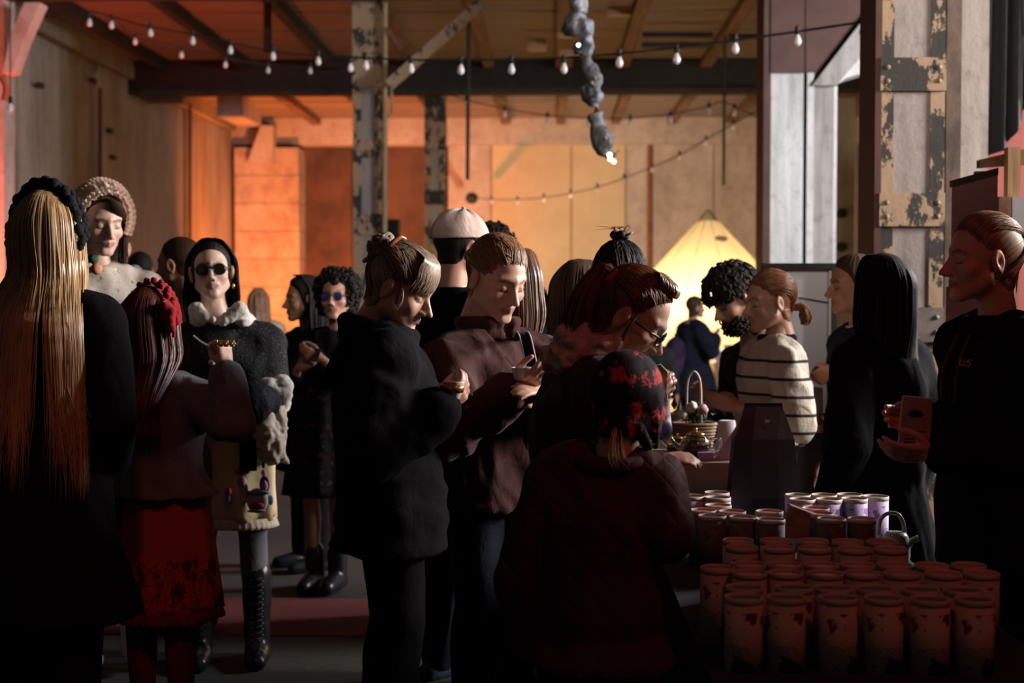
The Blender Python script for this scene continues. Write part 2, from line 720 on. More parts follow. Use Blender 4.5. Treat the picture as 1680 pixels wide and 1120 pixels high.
def loft(rings, rt, fw, seg=28):
    """rings: (centre, r_right, r_forward); closed"""
    rt, fw = np.asarray(rt, float), np.asarray(fw, float)
    a = np.arange(seg) * 2 * np.pi / seg
    V = []
    for c, rx, ry in rings:
        V.append(np.asarray(c)[None] + rx * np.cos(a)[:, None] * rt[None] + ry * np.sin(a)[:, None] * fw[None])
    k = len(rings)
    V = np.vstack(V)
    F = [[i * seg + j, i * seg + (j + 1) % seg, (i + 1) * seg + (j + 1) % seg, (i + 1) * seg + j] for i in range(k - 1) for j in range(seg)]
    F += [list(range(seg))[::-1], [(k - 1) * seg + j for j in range(seg)]]
    return V, F


TMP = bpy.data.scenes.new('workbench')


def fuse(prims, voxel, smooth=4):
    """union of closed pieces as one continuous surface"""
    b = MB()
    for v, f in prims:
        b.add(v, f)
    V, F = b.out()
    me = mesh_of('tmp', V, F)
    bm = bmesh.new()
    bm.from_mesh(me)
    bmesh.ops.recalc_face_normals(bm, faces=bm.faces)
    bm.to_mesh(me)
    bm.free()
    o = bpy.data.objects.new('tmp', me)
    TMP.collection.objects.link(o)
    m = o.modifiers.new('r', 'REMESH')
    m.mode = 'VOXEL'
    m.voxel_size = voxel
    if smooth:
        s = o.modifiers.new('s', 'SMOOTH')
        s.factor = 0.6
        s.iterations = smooth
    TMP.view_layers[0].update()
    dg = TMP.view_layers[0].depsgraph
    e = o.evaluated_get(dg).to_mesh()
    n = len(e.vertices)
    co = np.empty(n * 3)
    e.vertices.foreach_get('co', co)
    no = np.empty(n * 3)
    e.vertices.foreach_get('normal', no)
    F = [list(p.vertices) for p in e.polygons]
    bpy.data.objects.remove(o, do_unlink=True)
    bpy.data.meshes.remove(me)
    return co.reshape(-1, 3), F, no.reshape(-1, 3)


def folds(V, N, amp, seed=0, st=(16, 16, 6)):
    st = np.array(st, float)
    w = V + 0.05 * (vnoise(V * 9, seed + 5) - 0.5)[:, None]
    n = vnoise(w * st, seed)
    r = 1 - np.abs(2 * vnoise(w * st * 0.8 + 7 + V[:, [2, 0, 1]] * 5, seed + 1) - 1)      # sharp crests
    q = vnoise(w * st * 2.1 + 3, seed)
    return V + N * (((n - 0.5) * 1.1 + (r - 0.5) * 0.9 + (q - 0.5) * 0.5) * amp * 1.25)[:, None]


def ik(a, c, l1, l2, pole):
    """middle joint of a two-bone chain a -> c bent towards pole"""
    d = c - a
    L = np.linalg.norm(d)
    if L > (l1 + l2) * 0.995:
        k = L / ((l1 + l2) * 0.995)
        l1, l2 = l1 * k, l2 * k
    x = (l1 * l1 - l2 * l2 + L * L) / (2 * L)
    h = math.sqrt(max(l1 * l1 - x * x, 0))
    t = d / L
    p = np.asarray(pole, float)
    p = nrm(p - t * np.dot(p, t))
    return a + t * x + p * h


def hand_prims(wrist, dirv, palm_n, side, curl=0.6, k=1.0, spread=0.25, thumb_in=0.5):
    """closed pieces of a hand. dirv: wrist -> knuckles, palm_n: out of the palm, side: +1 thumb towards cross(dir, palm)"""
    d = nrm(dirv)
    n = nrm(palm_n - d * np.dot(palm_n, d))
    s = np.cross(d, n) * side                       # towards the thumb
    P = []
    w = np.asarray(wrist, float)
    P.append(capsule(w, 0.024 * k, w + d * 0.025 * k, 0.025 * k))
    kn = []
    for i, off in enumerate((0.027, 0.009, -0.009, -0.026)):
        base = w + d * (0.022 * k) + s * off * 0.62 * k
        kk = w + d * (0.088 - 0.0035 * abs(i - 1)) * k + s * off * k
        kn.append(kk)
        P.append(capsule(base, 0.0145 * k, kk, 0.0105 * k))
    ln = (0.070, 0.078, 0.073, 0.058)
    for i, kk in enumerate(kn):
        r = (0.0088, 0.0090, 0.0086, 0.0076)[i] * k
        L = ln[i] * k
        q = kk
        ang = 0.0
        dd = nrm(d + s * spread * (1.2 - i) * 0.14)
        c = curl * (0.9 + 0.08 * i)
        for j, fr in enumerate((0.45, 0.32, 0.25)):
            ang += c * (0.75, 0.95, 0.65)[j]
            v = dd * math.cos(ang) + n * math.sin(ang)
            e = q + v * L * fr
            P.append(capsule(q, r * (1 - 0.07 * j), e, r * (0.94 - 0.09 * j), 10))
            q = e
    tb = w + d * 0.028 * k + s * 0.022 * k + n * 0.006 * k
    t1 = tb + (d * 0.62 + s * (0.75 - 0.5 * thumb_in) + n * (0.25 + 0.45 * thumb_in)) * 0.040 * k
    t2 = t1 + (d * 0.85 + s * (0.35 - 0.6 * thumb_in) + n * (0.30 + 0.2 * thumb_in)) * 0.032 * k
    t3 = t2 + (d * 0.90 + s * (0.05 - 0.5 * thumb_in) + n * 0.35) * 0.024 * k
    P += [capsule(tb, 0.0145 * k, t1, 0.0115 * k), capsule(t1, 0.0112 * k, t2, 0.0100 * k), capsule(t2, 0.0100 * k, t3, 0.0078 * k)]
    return P


class Fig:
    """a standing figure laid out from where its head is; builds body, hair and clothes as parts"""

    def __init__(s, label, ppm, hx, hy, face=90, pitch=0, roll=0, body=None, H=1.68, sh=None, pel=None, hs=1.0, wd=1.0,
                 lod=1, skin=(0.50, 0.30, 0.22), lip=None, brow=(0.06, 0.04, 0.03), eyes='down', kind=None, stubble=0.0,
                 group=None, feet=0.0, stance=0.10, cat='person', ears=True):
        s.ears = ears
        s.Y = FPX / ppm
        s.k = H / 1.70
        s.H = H
        s.hs = hs * s.k ** 0.5
        s.hc = at(hx, hy, s.Y)
        s.M = rotm(face, pitch, roll)
        body = face if body is None else body
        s.fw = V3(math.cos(R(body)), math.sin(R(body)), 0)
        s.rt = V3(math.sin(R(body)), -math.cos(R(body)), 0)
        up = V3(0, 0, 1)
        s.up = up
        s.S = s.hc - up * 0.235 * s.hs - s.fw * 0.035 if sh is None else at(sh[0], sh[1], s.Y + (sh[2] if len(sh) > 2 else 0))
        pz = 0.54 * H + feet
        s.P = V3(s.S[0], s.S[1], pz) if pel is None else at(pel[0], 600, s.Y + (pel[1] if len(pel) > 1 else 0)) * V3(1, 1, 0) + V3(0, 0, pz)
        s.feet = feet
        s.base = V3(s.P[0], s.P[1], feet)
        s.root = thing('person', s.base, label, cat, group)
        s.skin, s.brow, s.eyes, s.kind = np.array(skin), brow, eyes, kind or {}
        s.lip = lip or tuple(np.array(skin) * np.array([0.82, 0.52, 0.52]))
        s.stub = stubble
        s.NL, s.NT = {0: (48, 40), 1: (96, 72), 2: (136, 100)}[lod]
        s.lod = lod
        s.wd = wd
        s.sd = 0.172 * s.k * wd
        s.shl = {-1: s.S - s.rt * s.sd - up * 0.015, 1: s.S + s.rt * s.sd - up * 0.015}
        s.hip = {q: s.P + s.rt * q * 0.085 * s.k for q in (-1, 1)}
        s.ank = {q: V3(s.P[0], s.P[1], feet + 0.09) + s.rt * q * stance for q in (-1, 1)}
        s.knee = {q: 0.5 * (s.hip[q] + s.ank[q]) + V3(0, 0, 0.03) + s.fw * 0.02 for q in (-1, 1)}
        s.l1, s.l2 = 0.285 * s.k, 0.25 * s.k
        s.wr, s.el = {}, {}
        for q in (-1, 1):
            s.arm(q, s.shl[q] + s.rt * q * 0.07 - up * 0.50 * s.k + s.fw * 0.04)
        s.hands = {}
        s.seed = abs(hash(label)) % 97 if False else (len(label) * 7 + int(hx)) % 97

    # -- posing
    def arm(s, q, wrist, pole=None):
        w = np.asarray(wrist, float)
        pole = pole if pole is not None else (s.rt * q * 0.5 - s.fw * 0.6 - s.up * 0.6)
        s.wr[q] = w
        s.el[q] = ik(s.shl[q], w, s.l1, s.l2, pole)

    def reach(s, q, px, py, dy=0.0, pole=None):
        s.arm(q, at(px, py, s.Y + dy), pole)

    def hand(s, q, dirv=None, palm=None, side=None, **kw):
        d = nrm(s.wr[q] - s.el[q]) if dirv is None else np.asarray(dirv, float)
        n = s.fw if palm is None else np.asarray(palm, float)
        s.hands[q] = (d, n, side, kw)

    # -- pieces
    def spine(s, t):
        c = s.P + (s.S - s.P) * t
        bow = math.sin(math.pi * max(0, min(1, t)))
        return c - s.fw * 0.0 * bow

    def torso(s, inf=0.0, hem=None, flare=0.0, seg=28, chest=0.0, top=True, belly=0.0):
        k = s.k
        T = [(-0.10, .160, .110), (0.0, .168, .118), (.18, .155, .112 + belly), (.36, .142, .104 + belly), (.55, .152, .112 + chest),
             (.72, .163, .118 + chest), (.88, .168, .104), (.97, .150, .088)]
        rings = []
        if hem is not None:
            z0 = max(s.P[2] - 0.06, hem + 0.05)
            T = [q for q in T if s.spine(q[0])[2] > z0 + 0.02]
            n = 5
            for i in range(n, 0, -1):
                f = i / n
                c = s.P.copy()
                c[2] = z0 + (hem - z0) * f
                rings.append((c, (.165 + flare * f) * k + inf, (.118 + flare * 0.9 * f) * k + inf))
        for t, a, b in T:
            rings.append((s.spine(t), (a * s.wd) * k + inf, b * k + inf))
        if top:
            rings.append((s.S + s.up * 0.035 * k, .085 * k + inf * 0.6, .070 * k + inf * 0.6))
            rings.append((s.S + s.up * 0.065 * k, .055 * k + inf * 0.5, .055 * k + inf * 0.5))
        return [loft(rings, s.rt, s.fw, seg)]

    def sleeve(s, q, inf=0.0, end=1.0, cuff=0.0):
        k = s.k
        w = s.el[q] + (s.wr[q] - s.el[q]) * end
        return [capsule(s.shl[q] - s.rt * q * 0.01, 0.062 * k + inf, s.el[q], 0.046 * k + inf),
                capsule(s.el[q], 0.046 * k + inf, w, 0.034 * k + inf + cuff),
                capsule(s.S + s.rt * q * 0.06 + s.up * 0.02, 0.052 * k + inf, s.shl[q], 0.058 * k + inf)]

    def legs(s, inf=0.0, z1=None, flare=0.0, z0=None):
        k, P = s.k, []
        for q in (-1, 1):
            a = s.ank[q] if z1 is None else s.ank[q] + s.up * (z1 - s.ank[q][2])
            if z1 is not None and z1 > s.knee[q][2]:
                P.append(capsule(s.hip[q], 0.088 * k + inf, a, 0.065 * k + inf))
                continue
            P.append(capsule(s.hip[q], 0.088 * k + inf, s.knee[q], 0.057 * k + inf + flare * 0.5))
            cm = s.knee[q] * 0.68 + s.ank[q] * 0.32 - s.fw * 0.018
            P.append(capsule(s.knee[q], 0.054 * k + inf + flare * 0.5, cm, 0.054 * k + inf + flare * 0.7))
            P.append(capsule(cm, 0.054 * k + inf + flare * 0.7, a, 0.038 * k + inf + flare))
        return P

    def shoe_prims(s, q, h=0.05, L=0.25, inf=0.0):
        a = s.ank[q].copy()
        a[2] = s.feet
        heel = a - s.fw * 0.055 + s.up * (0.036 + inf)
        toe = a + s.fw * (L - 0.10) + s.up * (0.030 + inf)
        return [capsule(heel, 0.036 + inf, a + s.fw * 0.05 + s.up * (0.036 + inf), 0.042 + inf), capsule(a + s.fw * 0.05 + s.up * (0.036 + inf), 0.042 + inf, toe, 0.030 + inf),
                capsule(a - s.fw * 0.02 + s.up * 0.05, 0.040 + inf, a - s.fw * 0.012 + s.up * (h + 0.05), 0.042 + inf)]

    # -- parts
    def build_body(s):
        D, r, V, F, C = head_grid(s.kind, s.NL, s.NT)
        parts = [(V * s.hs @ s.M.T + s.hc, F, head_colors(V, s.skin, s.lip, s.brow, s.eyes, s.kind.get('male', 0), s.stub))]
        for q in (-1, 1) if s.ears else ():
            v, f = ear_mesh(q)
            parts.append((v * s.hs @ s.M.T + s.hc, f, np.tile(s.skin * np.array([1.0, .9, .88]), (len(v), 1))))
        k = s.k
        nb = V3(0, -0.035, -0.085) * s.hs @ s.M.T + s.hc
        prims = s.torso(-0.012) + s.legs(-0.006) + [capsule(s.S - s.up * 0.02, 0.062 * k, nb, 0.050 * s.hs)]
        for q in (-1, 1):
            prims += s.sleeve(q, -0.008, 1.0)
            prims += s.shoe_prims(q, 0.02, 0.23, -0.008)
        v, f, n = fuse(prims, 0.018 if s.lod else 0.026, 3)
        parts.append((v, f, np.tile(s.skin, (len(v), 1))))
        for q in (-1, 1):
            d, n, side, kw = s.hands.get(q, (nrm(s.wr[q] - s.el[q]), -s.rt * q + s.fw * 0.2, None, dict(curl=0.35)))
            if s.lod == 0 and q not in s.hands:
                kw = dict(kw)
            if side is None:
                # thumb points forward for a hanging hand
                sv = np.cross(d, nrm(n - d * np.dot(n, d)))
                side = 1 if np.dot(sv, s.fw + s.up * 0.6) > 0 else -1
            hp = hand_prims(s.wr[q], d, n, side, k=s.k * 0.97, **kw)
            v, f, nn = fuse(hp, 0.0042 if s.lod == 2 and q in s.hands else 0.0065, 2)
            cc = np.tile(s.skin * np.array([1.02, .92, .9]), (len(v), 1))
            parts.append((v, f, cc))
        V, F, E = join(parts)
        return mk('body', V, F, mat_skin(), s.root, col=E)

    def L(s, p):
        """head-local -> world"""
        return np.asarray(p, float) * s.hs @ s.M.T + s.hc

    def cap(s, style, thick, m, bun=None, name='hair', extra=None, **kw):
        v, f, e = hair_cap(s.kind, s.NL, s.NT, style, thick, bun, **kw)
        parts = [(v * s.hs @ s.M.T + s.hc, f, e)]
        if extra:
            parts += extra
        V, F, E = join(parts)
        return mk(name, V, F, m, s.root, flow=E)

    def cloth(s, name, prims, m, voxel=0.016, smooth=4, fold=0.006, st=(16, 16, 6), parent=None):
        if s.lod == 0:
            voxel = max(voxel, 0.024)
        v, f, n = fuse(prims, voxel, smooth)
        if fold:
            v = folds(v, n, fold, s.seed, st)
        return mk(name, v, f, m, parent or s.root)

    def shoes(s, m, h=0.05, inf=0.004, name='shoe', L=0.25):
        for q in (-1, 1):
            v, f, n = fuse(s.shoe_prims(q, h, L, inf), 0.012, 2)
            mk(name, v, f, m, s.root)

    def skirt(s, name, m, z1, z0, r0, r1, pleats=14, amp=0.02, seg=112, rows=14, wave=0.0, parent=None, off=(0, 0, 0)):
        """hanging cloth with pleats that open towards the hem; a thin double wall"""
        a = np.arange(seg) * 2 * np.pi / seg
        V = []
        hem = vnoise(np.stack([np.cos(a) * 2, np.sin(a) * 2, a * 0], 1), s.seed) - 0.5
        for w in (0, 1):
            for i in range(rows):
                f = i / (rows - 1)
                ff = f if w == 0 else 1 - f
                rr = r0 + (r1 - r0) * ff ** 0.85
                am = amp * (0.15 + 0.85 * ff)
                n = vnoise(np.stack([np.cos(a) * 3, np.sin(a) * 3, a * 0 + ff * 2], 1), s.seed + 2)
                rad = rr + am * (np.cos(a * pleats + 2.2 * n) * 0.6 + (n - 0.5) * 1.2) - 0.004 * w
                z = z1 + (z0 - z1) * ff + wave * hem * ff
                c = s.P + np.asarray(off)
                V.append(np.stack([c[0] + rad * (np.cos(a) * s.rt[0] + 0.86 * np.sin(a) * s.fw[0]),
                                   c[1] + rad * (np.cos(a) * s.rt[1] + 0.86 * np.sin(a) * s.fw[1]), z + 0 * a], 1))
        V = np.vstack(V)
        k = rows * 2
        F = [[i * seg + j, i * seg + (j + 1) % seg, ((i + 1) % k) * seg + (j + 1) % seg, ((i + 1) % k) * seg + j] for i in range(k) for j in range(seg)]
        return mk(name, V, F, m, parent or s.root)

    def collar(s, name, m, r=0.085, tube_r=0.02, h=0.05, gap=0.0, tilt=0.0, stretch=1.0, fold=0.004, at_front=0.0, parent=None):
        """standing or lying roll round the neck, open at the front by gap (radians)"""
        a = np.linspace(math.pi / 2 + gap, math.pi / 2 + 2 * math.pi - gap, 30)
        c = s.S + s.up * (0.045 * s.k)
        nb = s.L((0, -0.04, -0.1))
        ax = nrm(nb - s.S)
        P = np.array([c + (s.rt * math.cos(t) * r + s.fw * math.sin(t) * r * 0.95) + s.up * (h - tilt * (1 + math.sin(t)) * 0.5) for t in a])
        P[:, :2] += (ax[:2] / max(ax[2], 0.3)) * 0.06
        pr = []
        for i in range(len(P) - 1):
            pr.append(capsule(P[i], tube_r, P[i + 1], tube_r, 10))
            if stretch > 1:
                pr.append(capsule(P[i] - s.up * tube_r * (stretch - 1), tube_r, P[i + 1] - s.up * tube_r * (stretch - 1), tube_r, 10))
        return s.cloth(name, pr, m, 0.009, 3, fold, parent=parent)


def lock(points, n, spread0, spread1, seed=0, k=14, wav=0.004, taper=True):
    """n strands that follow a guide curve"""
    rng = np.random.RandomState(seed)
    g = catmull(points, 6)
    idx = np.linspace(0, len(g) - 1, k)
    g = np.array([[np.interp(i, np.arange(len(g)), g[:, c]) for c in range(3)] for i in idx])
    T, N, B = frames(g)
    out = []
    t = np.linspace(0, 1, k)
    for _ in range(n):
        a, q = rng.rand() * 2 * np.pi, math.sqrt(rng.rand())
        rad = (spread0 + (spread1 - spread0) * t) * q
        if taper:
            rad = rad * (1 - 0.55 * np.clip((t - 0.7) / 0.3, 0, 1))
        ph = rng.rand() * 6
        w = wav * np.sin(t * (7 + 4 * rng.rand()) + ph) * t
        e = 1 - 0.16 * rng.rand()
        p = g + N * (rad * math.cos(a) + w)[:, None] + B * (rad * math.sin(a))[:, None]
        m = max(4, int(k * e))
        out.append(p[:m])
    return out


def surf_paths(fig, A, B, n=10, lift=0.012):
    """locks along the scalp from local points A to local points B, all at once"""
    D, r, V, F, C = head_grid(fig.kind, 64, 48)
    A, B = np.asarray(A) - C, np.asarray(B) - C
    A /= np.linalg.norm(A, axis=1)[:, None]
    B /= np.linalg.norm(B, axis=1)[:, None]
    om = np.arccos(np.clip((A * B).sum(1), -1, 1))
    so = np.maximum(np.sin(om), 1e-6)
    t = np.linspace(0, 1, n)
    d = (np.sin((1 - t)[None] * om[:, None]) / so[:, None])[..., None] * A[:, None] + (np.sin(t[None] * om[:, None]) / so[:, None])[..., None] * B[:, None]
    dd = d.reshape(-1, 3)
    G = D.astype(np.float32) @ dd.T.astype(np.float32)
    top = np.argpartition(-G, 3, axis=0)[:3]
    wt = np.clip(np.take_along_axis(G, top, 0) - 0.97, 1e-4, 1) ** 2
    rr = (r[top] * wt).sum(0) / wt.sum(0)
    return C + d * (rr.reshape(len(A), n, 1) + np.broadcast_to(np.asarray(lift, float), (len(A),))[:, None, None])


def surf_path(fig, a, b, n=10, lift=0.012):
    """lock along the scalp from local point a to local point b"""
    D, r, V, F, C = head_grid(fig.kind, fig.NL, fig.NT)
    da, db = nrm(np.asarray(a) - C), nrm(np.asarray(b) - C)
    om = math.acos(max(-1, min(1, float(da @ db))))
    out = []
    for t in np.linspace(0, 1, n):
        d = (math.sin((1 - t) * om) * da + math.sin(t * om) * db) / max(math.sin(om), 1e-6)
        i = int(np.argmax(D @ d))
        out.append(C + d * (r[i] + lift))
    return np.array(out)


def curl_ball(c, r, n, cr, tr, seed=0, squash=(1, 1, 1)):
    """curly hair: many small coils on an ellipsoid (local coords)"""
    rng = np.random.RandomState(seed)
    parts = []
    for i in range(n):
        d = nrm(rng.normal(size=3))
        p = np.asarray(c) + d * np.asarray(r) * (0.86 + 0.2 * rng.rand())
        e1 = nrm(np.cross(d, rng.normal(size=3)))
        e2 = np.cross(d, e1)
        t = np.linspace(0, 2 * np.pi * 1.25, 9)
        R_ = cr * (0.7 + 0.6 * rng.rand())
        pts = p + (np.cos(t) * R_)[:, None] * e1 + (np.sin(t) * R_)[:, None] * e2 + (t * 0.0018)[:, None] * d
        v, f = tube(pts, tr, 5)
        parts.append((v, f, np.stack([np.full(len(v), i * 3.1), np.full(len(v), i * 1.7), np.zeros(len(v))], 1)))
    return parts


# ------------------------------------------------------------------ the hall
YD, YE, YW = 14.6, 21.0, 28.0
XL, XR = -6.2, 6.0
ZC, ZB = 4.89, 4.44


def xat(px, Y):
    return at(px, 480, Y)[0]


def zat(py, Y, px=840):
    return at(px, py, Y)[2]


def mat_concrete(name, a, b, c, streak=0.22, rough=0.92):
    """board-marked old concrete: broad stains, streaks that run down, pits"""
    m, nt, bs = _nodes(name)
    n1 = noise(nt, 0.9, 6, 0.65, (1.2, 1.2, 0.45))
    n2 = noise(nt, 3.0, 6, 0.7, (3.2 if streak < 0.5 else 1.0, 3.2 if streak < 0.5 else 1.0, streak))
    mx = nnode(nt, 'ShaderNodeMix', data_type='FLOAT')
    mx.inputs[0].default_value = 0.5
    nt.links.new(n1, mx.inputs[2])
    nt.links.new(n2, mx.inputs[3])
    col = ramp(nt, mx.outputs[0], [(0.34, a), (0.5, b), (0.66, c)])
    n3 = noise(nt, 9, 5, 0.7)
    dark = nnode(nt, 'ShaderNodeMix', data_type='RGBA', blend_type='MULTIPLY')
    dark.inputs[0].default_value = 0.75
    nt.links.new(col, dark.inputs[6])
    nt.links.new(ramp(nt, n3, [(0.28, (0.62, 0.58, 0.55)), (0.46, (1, 1, 1))]), dark.inputs[7])
    nt.links.new(dark.outputs[2], bs.inputs['Base Color'])
    bs.inputs['Roughness'].default_value = rough
    bump(nt, bs, noise(nt, 14, 6, 0.7), 0.35, 0.02)
    MATS[name] = m
    return m


def mat_peel(name, paint, under, lo=0.47, hi=0.53, scale=5.0, stretch=(1, 1, 0.6), rough=0.7):
    """old paint flaking off dark steel"""
    m, nt, bs = _nodes(name)
    n = noise(nt, scale, 8, 0.72, stretch)
    nt.links.new(ramp(nt, n, [(lo, under), (hi, paint)]), bs.inputs['Base Color'])
    bs.inputs['Roughness'].default_value = rough
    bump(nt, bs, n, 0.6, 0.01)
    MATS[name] = m
    return m


C_LEFT = mat_concrete('left_wall_concrete', (0.20, 0.165, 0.135), (0.34, 0.29, 0.24), (0.45, 0.40, 0.34))
C_LEFT2 = mat_concrete('left_wall_concrete_stained', (0.16, 0.115, 0.08), (0.30, 0.235, 0.17), (0.42, 0.36, 0.29))
C_FAR = mat_concrete('far_wall_plaster', (0.30, 0.235, 0.205), (0.44, 0.36, 0.325), (0.52, 0.45, 0.42), 0.8)
C_TAN = mat('backdrop_canvas', (0.56, 0.44, 0.29), (0.48, 0.36, 0.23), rough=0.9, scale=1.2, bmp=0.05)
C_BLOCK = mat_concrete('block_pilaster', (0.24, 0.16, 0.125), (0.46, 0.34, 0.27), (0.55, 0.46, 0.39), 0.9)
C_DARK = mat('dark_recess_plaster', (0.12, 0.062, 0.042), (0.06, 0.032, 0.022), rough=0.95, scale=1.6, bmp=0.3)
C_CEIL = mat('ceiling_boards', (0.27, 0.195, 0.15), (0.18, 0.125, 0.095), rough=0.9, scale=2.2, stretch=(0.35, 3, 1), bmp=0.3)
C_PALE = mat_concrete('pale_pillar_concrete', (0.30, 0.29, 0.27), (0.52, 0.51, 0.49), (0.66, 0.65, 0.63))
C_GREY = mat_concrete('grey_pier_concrete', (0.16, 0.145, 0.13), (0.30, 0.275, 0.255), (0.42, 0.395, 0.375))
C_STEEL = mat('dark_steel', (0.028, 0.022, 0.020), (0.014, 0.012, 0.011), rough=0.75, scale=6, bmp=0.2)
C_BROWN = mat('brown_painted_steel', (0.075, 0.028, 0.018), (0.05, 0.018, 0.012), rough=0.7, scale=4, bmp=0.15)
C_WOOD = mat('joist_wood', (0.22, 0.115, 0.06), (0.12, 0.06, 0.03), rough=0.85, scale=3, stretch=(6, 0.5, 6), bmp=0.3)
C_PINE = mat('pine_stud', (0.52, 0.33, 0.17), (0.42, 0.25, 0.12), rough=0.75, scale=4, stretch=(8, 8, 0.7), bmp=0.15)
C_PEEL = mat_peel('peeling_tan_paint', (0.36, 0.245, 0.155), (0.030, 0.026, 0.022), 0.455, 0.475, 8.5)
C_PEEL2 = mat_peel('peeling_tan_paint_worn', (0.33, 0.225, 0.145), (0.020, 0.018, 0.016), 0.50, 0.52, 8.0)
C_BOLT = mat('bolt_paint', (0.26, 0.20, 0.15), (0.18, 0.14, 0.10), rough=0.75, scale=40, bmp=0)
C_FLOOR = mat('floor_carpet_grey', (0.050, 0.050, 0.040), (0.032, 0.032, 0.027), rough=0.97, scale=40, bmp=0.5, bscale=240, bdist=0.004)
C_RED = mat('floor_carpet_red', (0.20, 0.035, 0.030), (0.14, 0.022, 0.020), rough=0.97, scale=30, bmp=0.5, bscale=240, bdist=0.004)
C_FLR = mat('floor_concrete', (0.055, 0.045, 0.042), (0.03, 0.025, 0.024), rough=0.7, scale=1.5, bmp=0.2)

# floor and what lies on it
b = MB().box((0, 13.5, -0.06), (13.6, 31, 0.12))
tag(b.build('floor', C_FLR, loc=(0, 13.5, 0)), kind='structure')
ya, yb = on_z(400, 1046, 0)[1], on_z(400, 985, 0)[1]
b = MB().box((-2.2, ya - 2.6, 0.004), (9.0, 5.2, 0.008))
tag(b.build('carpet', C_FLOOR), 'grey green carpet on the floor in front of the red strip', 'carpet')
b = MB().box((-2.2, (ya + yb) / 2 + 0.02, 0.004), (9.0, yb - ya, 0.008))
tag(b.build('carpet_strip', C_RED), 'dull red carpet strip crossing the floor behind the tall boots', 'carpet')

# ceiling
ce = thing('ceiling', (0, 21, ZC), None, None)
tag(ce, kind='structure')
MB().box((0, 20.5, ZC + 0.2), (12.8, 17.0, 0.2)).build('slab', C_WOOD, ce)
bw = 0.62
bm_ = MB().box((0, 0, 0.05), (12.6, bw - 0.03, 0.1)).mesh('ceiling_board', C_CEIL)
y = 12.6
while y < 28.2:
    inst('board', bm_, (0, y, ZC + random.uniform(-0.008, 0.008)), ce)
    y += bw
for X, mm, w, h in ((-4.42, C_STEEL, 0.12, 0.14), (-3.13, C_STEEL, 0.13, 0.15), (-1.95, C_WOOD, 0.14, 0.12), (-0.87, C_WOOD, 0.15, 0.12),
                    (0.22, C_WOOD, 0.24, 0.12), (1.08, C_WOOD, 0.17, 0.12), (2.28, C_WOOD, 0.16, 0.12), (3.45, C_WOOD, 0.18, 0.12), (-5.6, C_STEEL, 0.12, 0.16)):
    MB().box((X, (12.6 + YE) / 2, ZC - h / 2), (w, YE - 12.6, h)).build('joist', mm, ce)
for X in (-4.5, -3.3, -2.1, -0.82, 0.24, 1.29, 2.37, 3.5):
    MB().box((X, (YE + YW) / 2 + 0.1, ZC - 0.07), (0.17, YW - YE, 0.14)).build('joist', C_WOOD, ce)
MB().box((-0.2, YD - 0.35, ZB + 0.24), (12.4, 0.34, 0.46)).build('beam', C_STEEL, ce)
b = MB().box((-1.6, YE, (ZC + ZB) / 2 - 0.01), (9.3, 0.34, ZC - ZB + 0.03)).box((-1.6, YE - 0.02, ZB + 0.01), (9.3, 0.46, 0.03)).box((-1.6, YE - 0.02, ZC - 0.04), (9.3, 0.46, 0.03))
b.build('beam', C_STEEL, ce)
MB().box((xat(268, YE), YE - 0.02, ZB - 0.05), (0.50, 0.5, 0.12)).build('bearing_plate', C_STEEL, ce)
MB().box((4.6, YE, (ZC + ZB) / 2), (2.6, 0.34, ZC - ZB)).build('beam', C_STEEL, ce)
for (x0, x1, y0, y1) in ((865, 896, 62, 84), (914, 940, 38, 62), (918, 944, 66, 92), (997, 1036, 16, 26)):
    Yp = 16.8 + (y0 - 10) * 0.045
    p, q = at(x0, y0, Yp), at(x1, y1, Yp)
    MB().box(((p[0] + q[0]) / 2, Yp, (p[2] + q[2]) / 2), (q[0] - p[0], 0.1, abs(p[2] - q[2]))).build('packing_board', C_PINE, ce)

# left wall: tall formed panels with open joints
wl = thing('wall_left', (XL - 0.2, 21, 0), None, None)
tag(wl, kind='structure')
MB().box((XL - 0.25, 20.5, 2.5), (0.2, 17, 5.1)).build('backing', C_DARK, wl)
js = [12.2, 14.6, 16.3, 18.0, 19.3, 20.75, 21.8, 24.1, 25.6, 26.9, 28.0]
offs = [0.0, 0.10, 0.0, 0.01, 0.05, 0.02, 0.0, 0.03, 0.015, 0.04]
for i in range(len(js) - 1):
    y0, y1 = js[i] + 0.025, js[i + 1] - 0.025
    t = 0.16 + offs[i]
    MB().box((XL - 0.15 + t / 2, (y0 + y1) / 2, 2.3), (t, y1 - y0, 4.62)).build('panel', (C_LEFT, C_LEFT2)[i % 2 if i != 5 else 0], wl)
MB().box((XL + 0.02, 20.5, 4.76), (0.22, 17, 0.26)).build('cornice', C_LEFT2, wl)
for (px, py0, py1) in ((150, 145, 290), (300, 170, 480)):
    Yp = XL * FPX / (px - 900)
    MB().tube([at(px, py0, Yp - 0.1) + V3(0.12, 0, 0), at(px, py1, Yp - 0.1) + V3(0.12, 0, 0)], 0.028, 8).build('conduit', C_DARK, wl)
for (px, py) in ((183, 258), (150, 132), (178, 215), (63, 140), (15, 250)):
    Yp = (XL + 0.1) * FPX / (px - 900)
    MB().box(at(px, py, Yp) + V3(0.02, 0, 0), (0.06, 0.14, 0.06)).build('bracket', C_STEEL, wl)
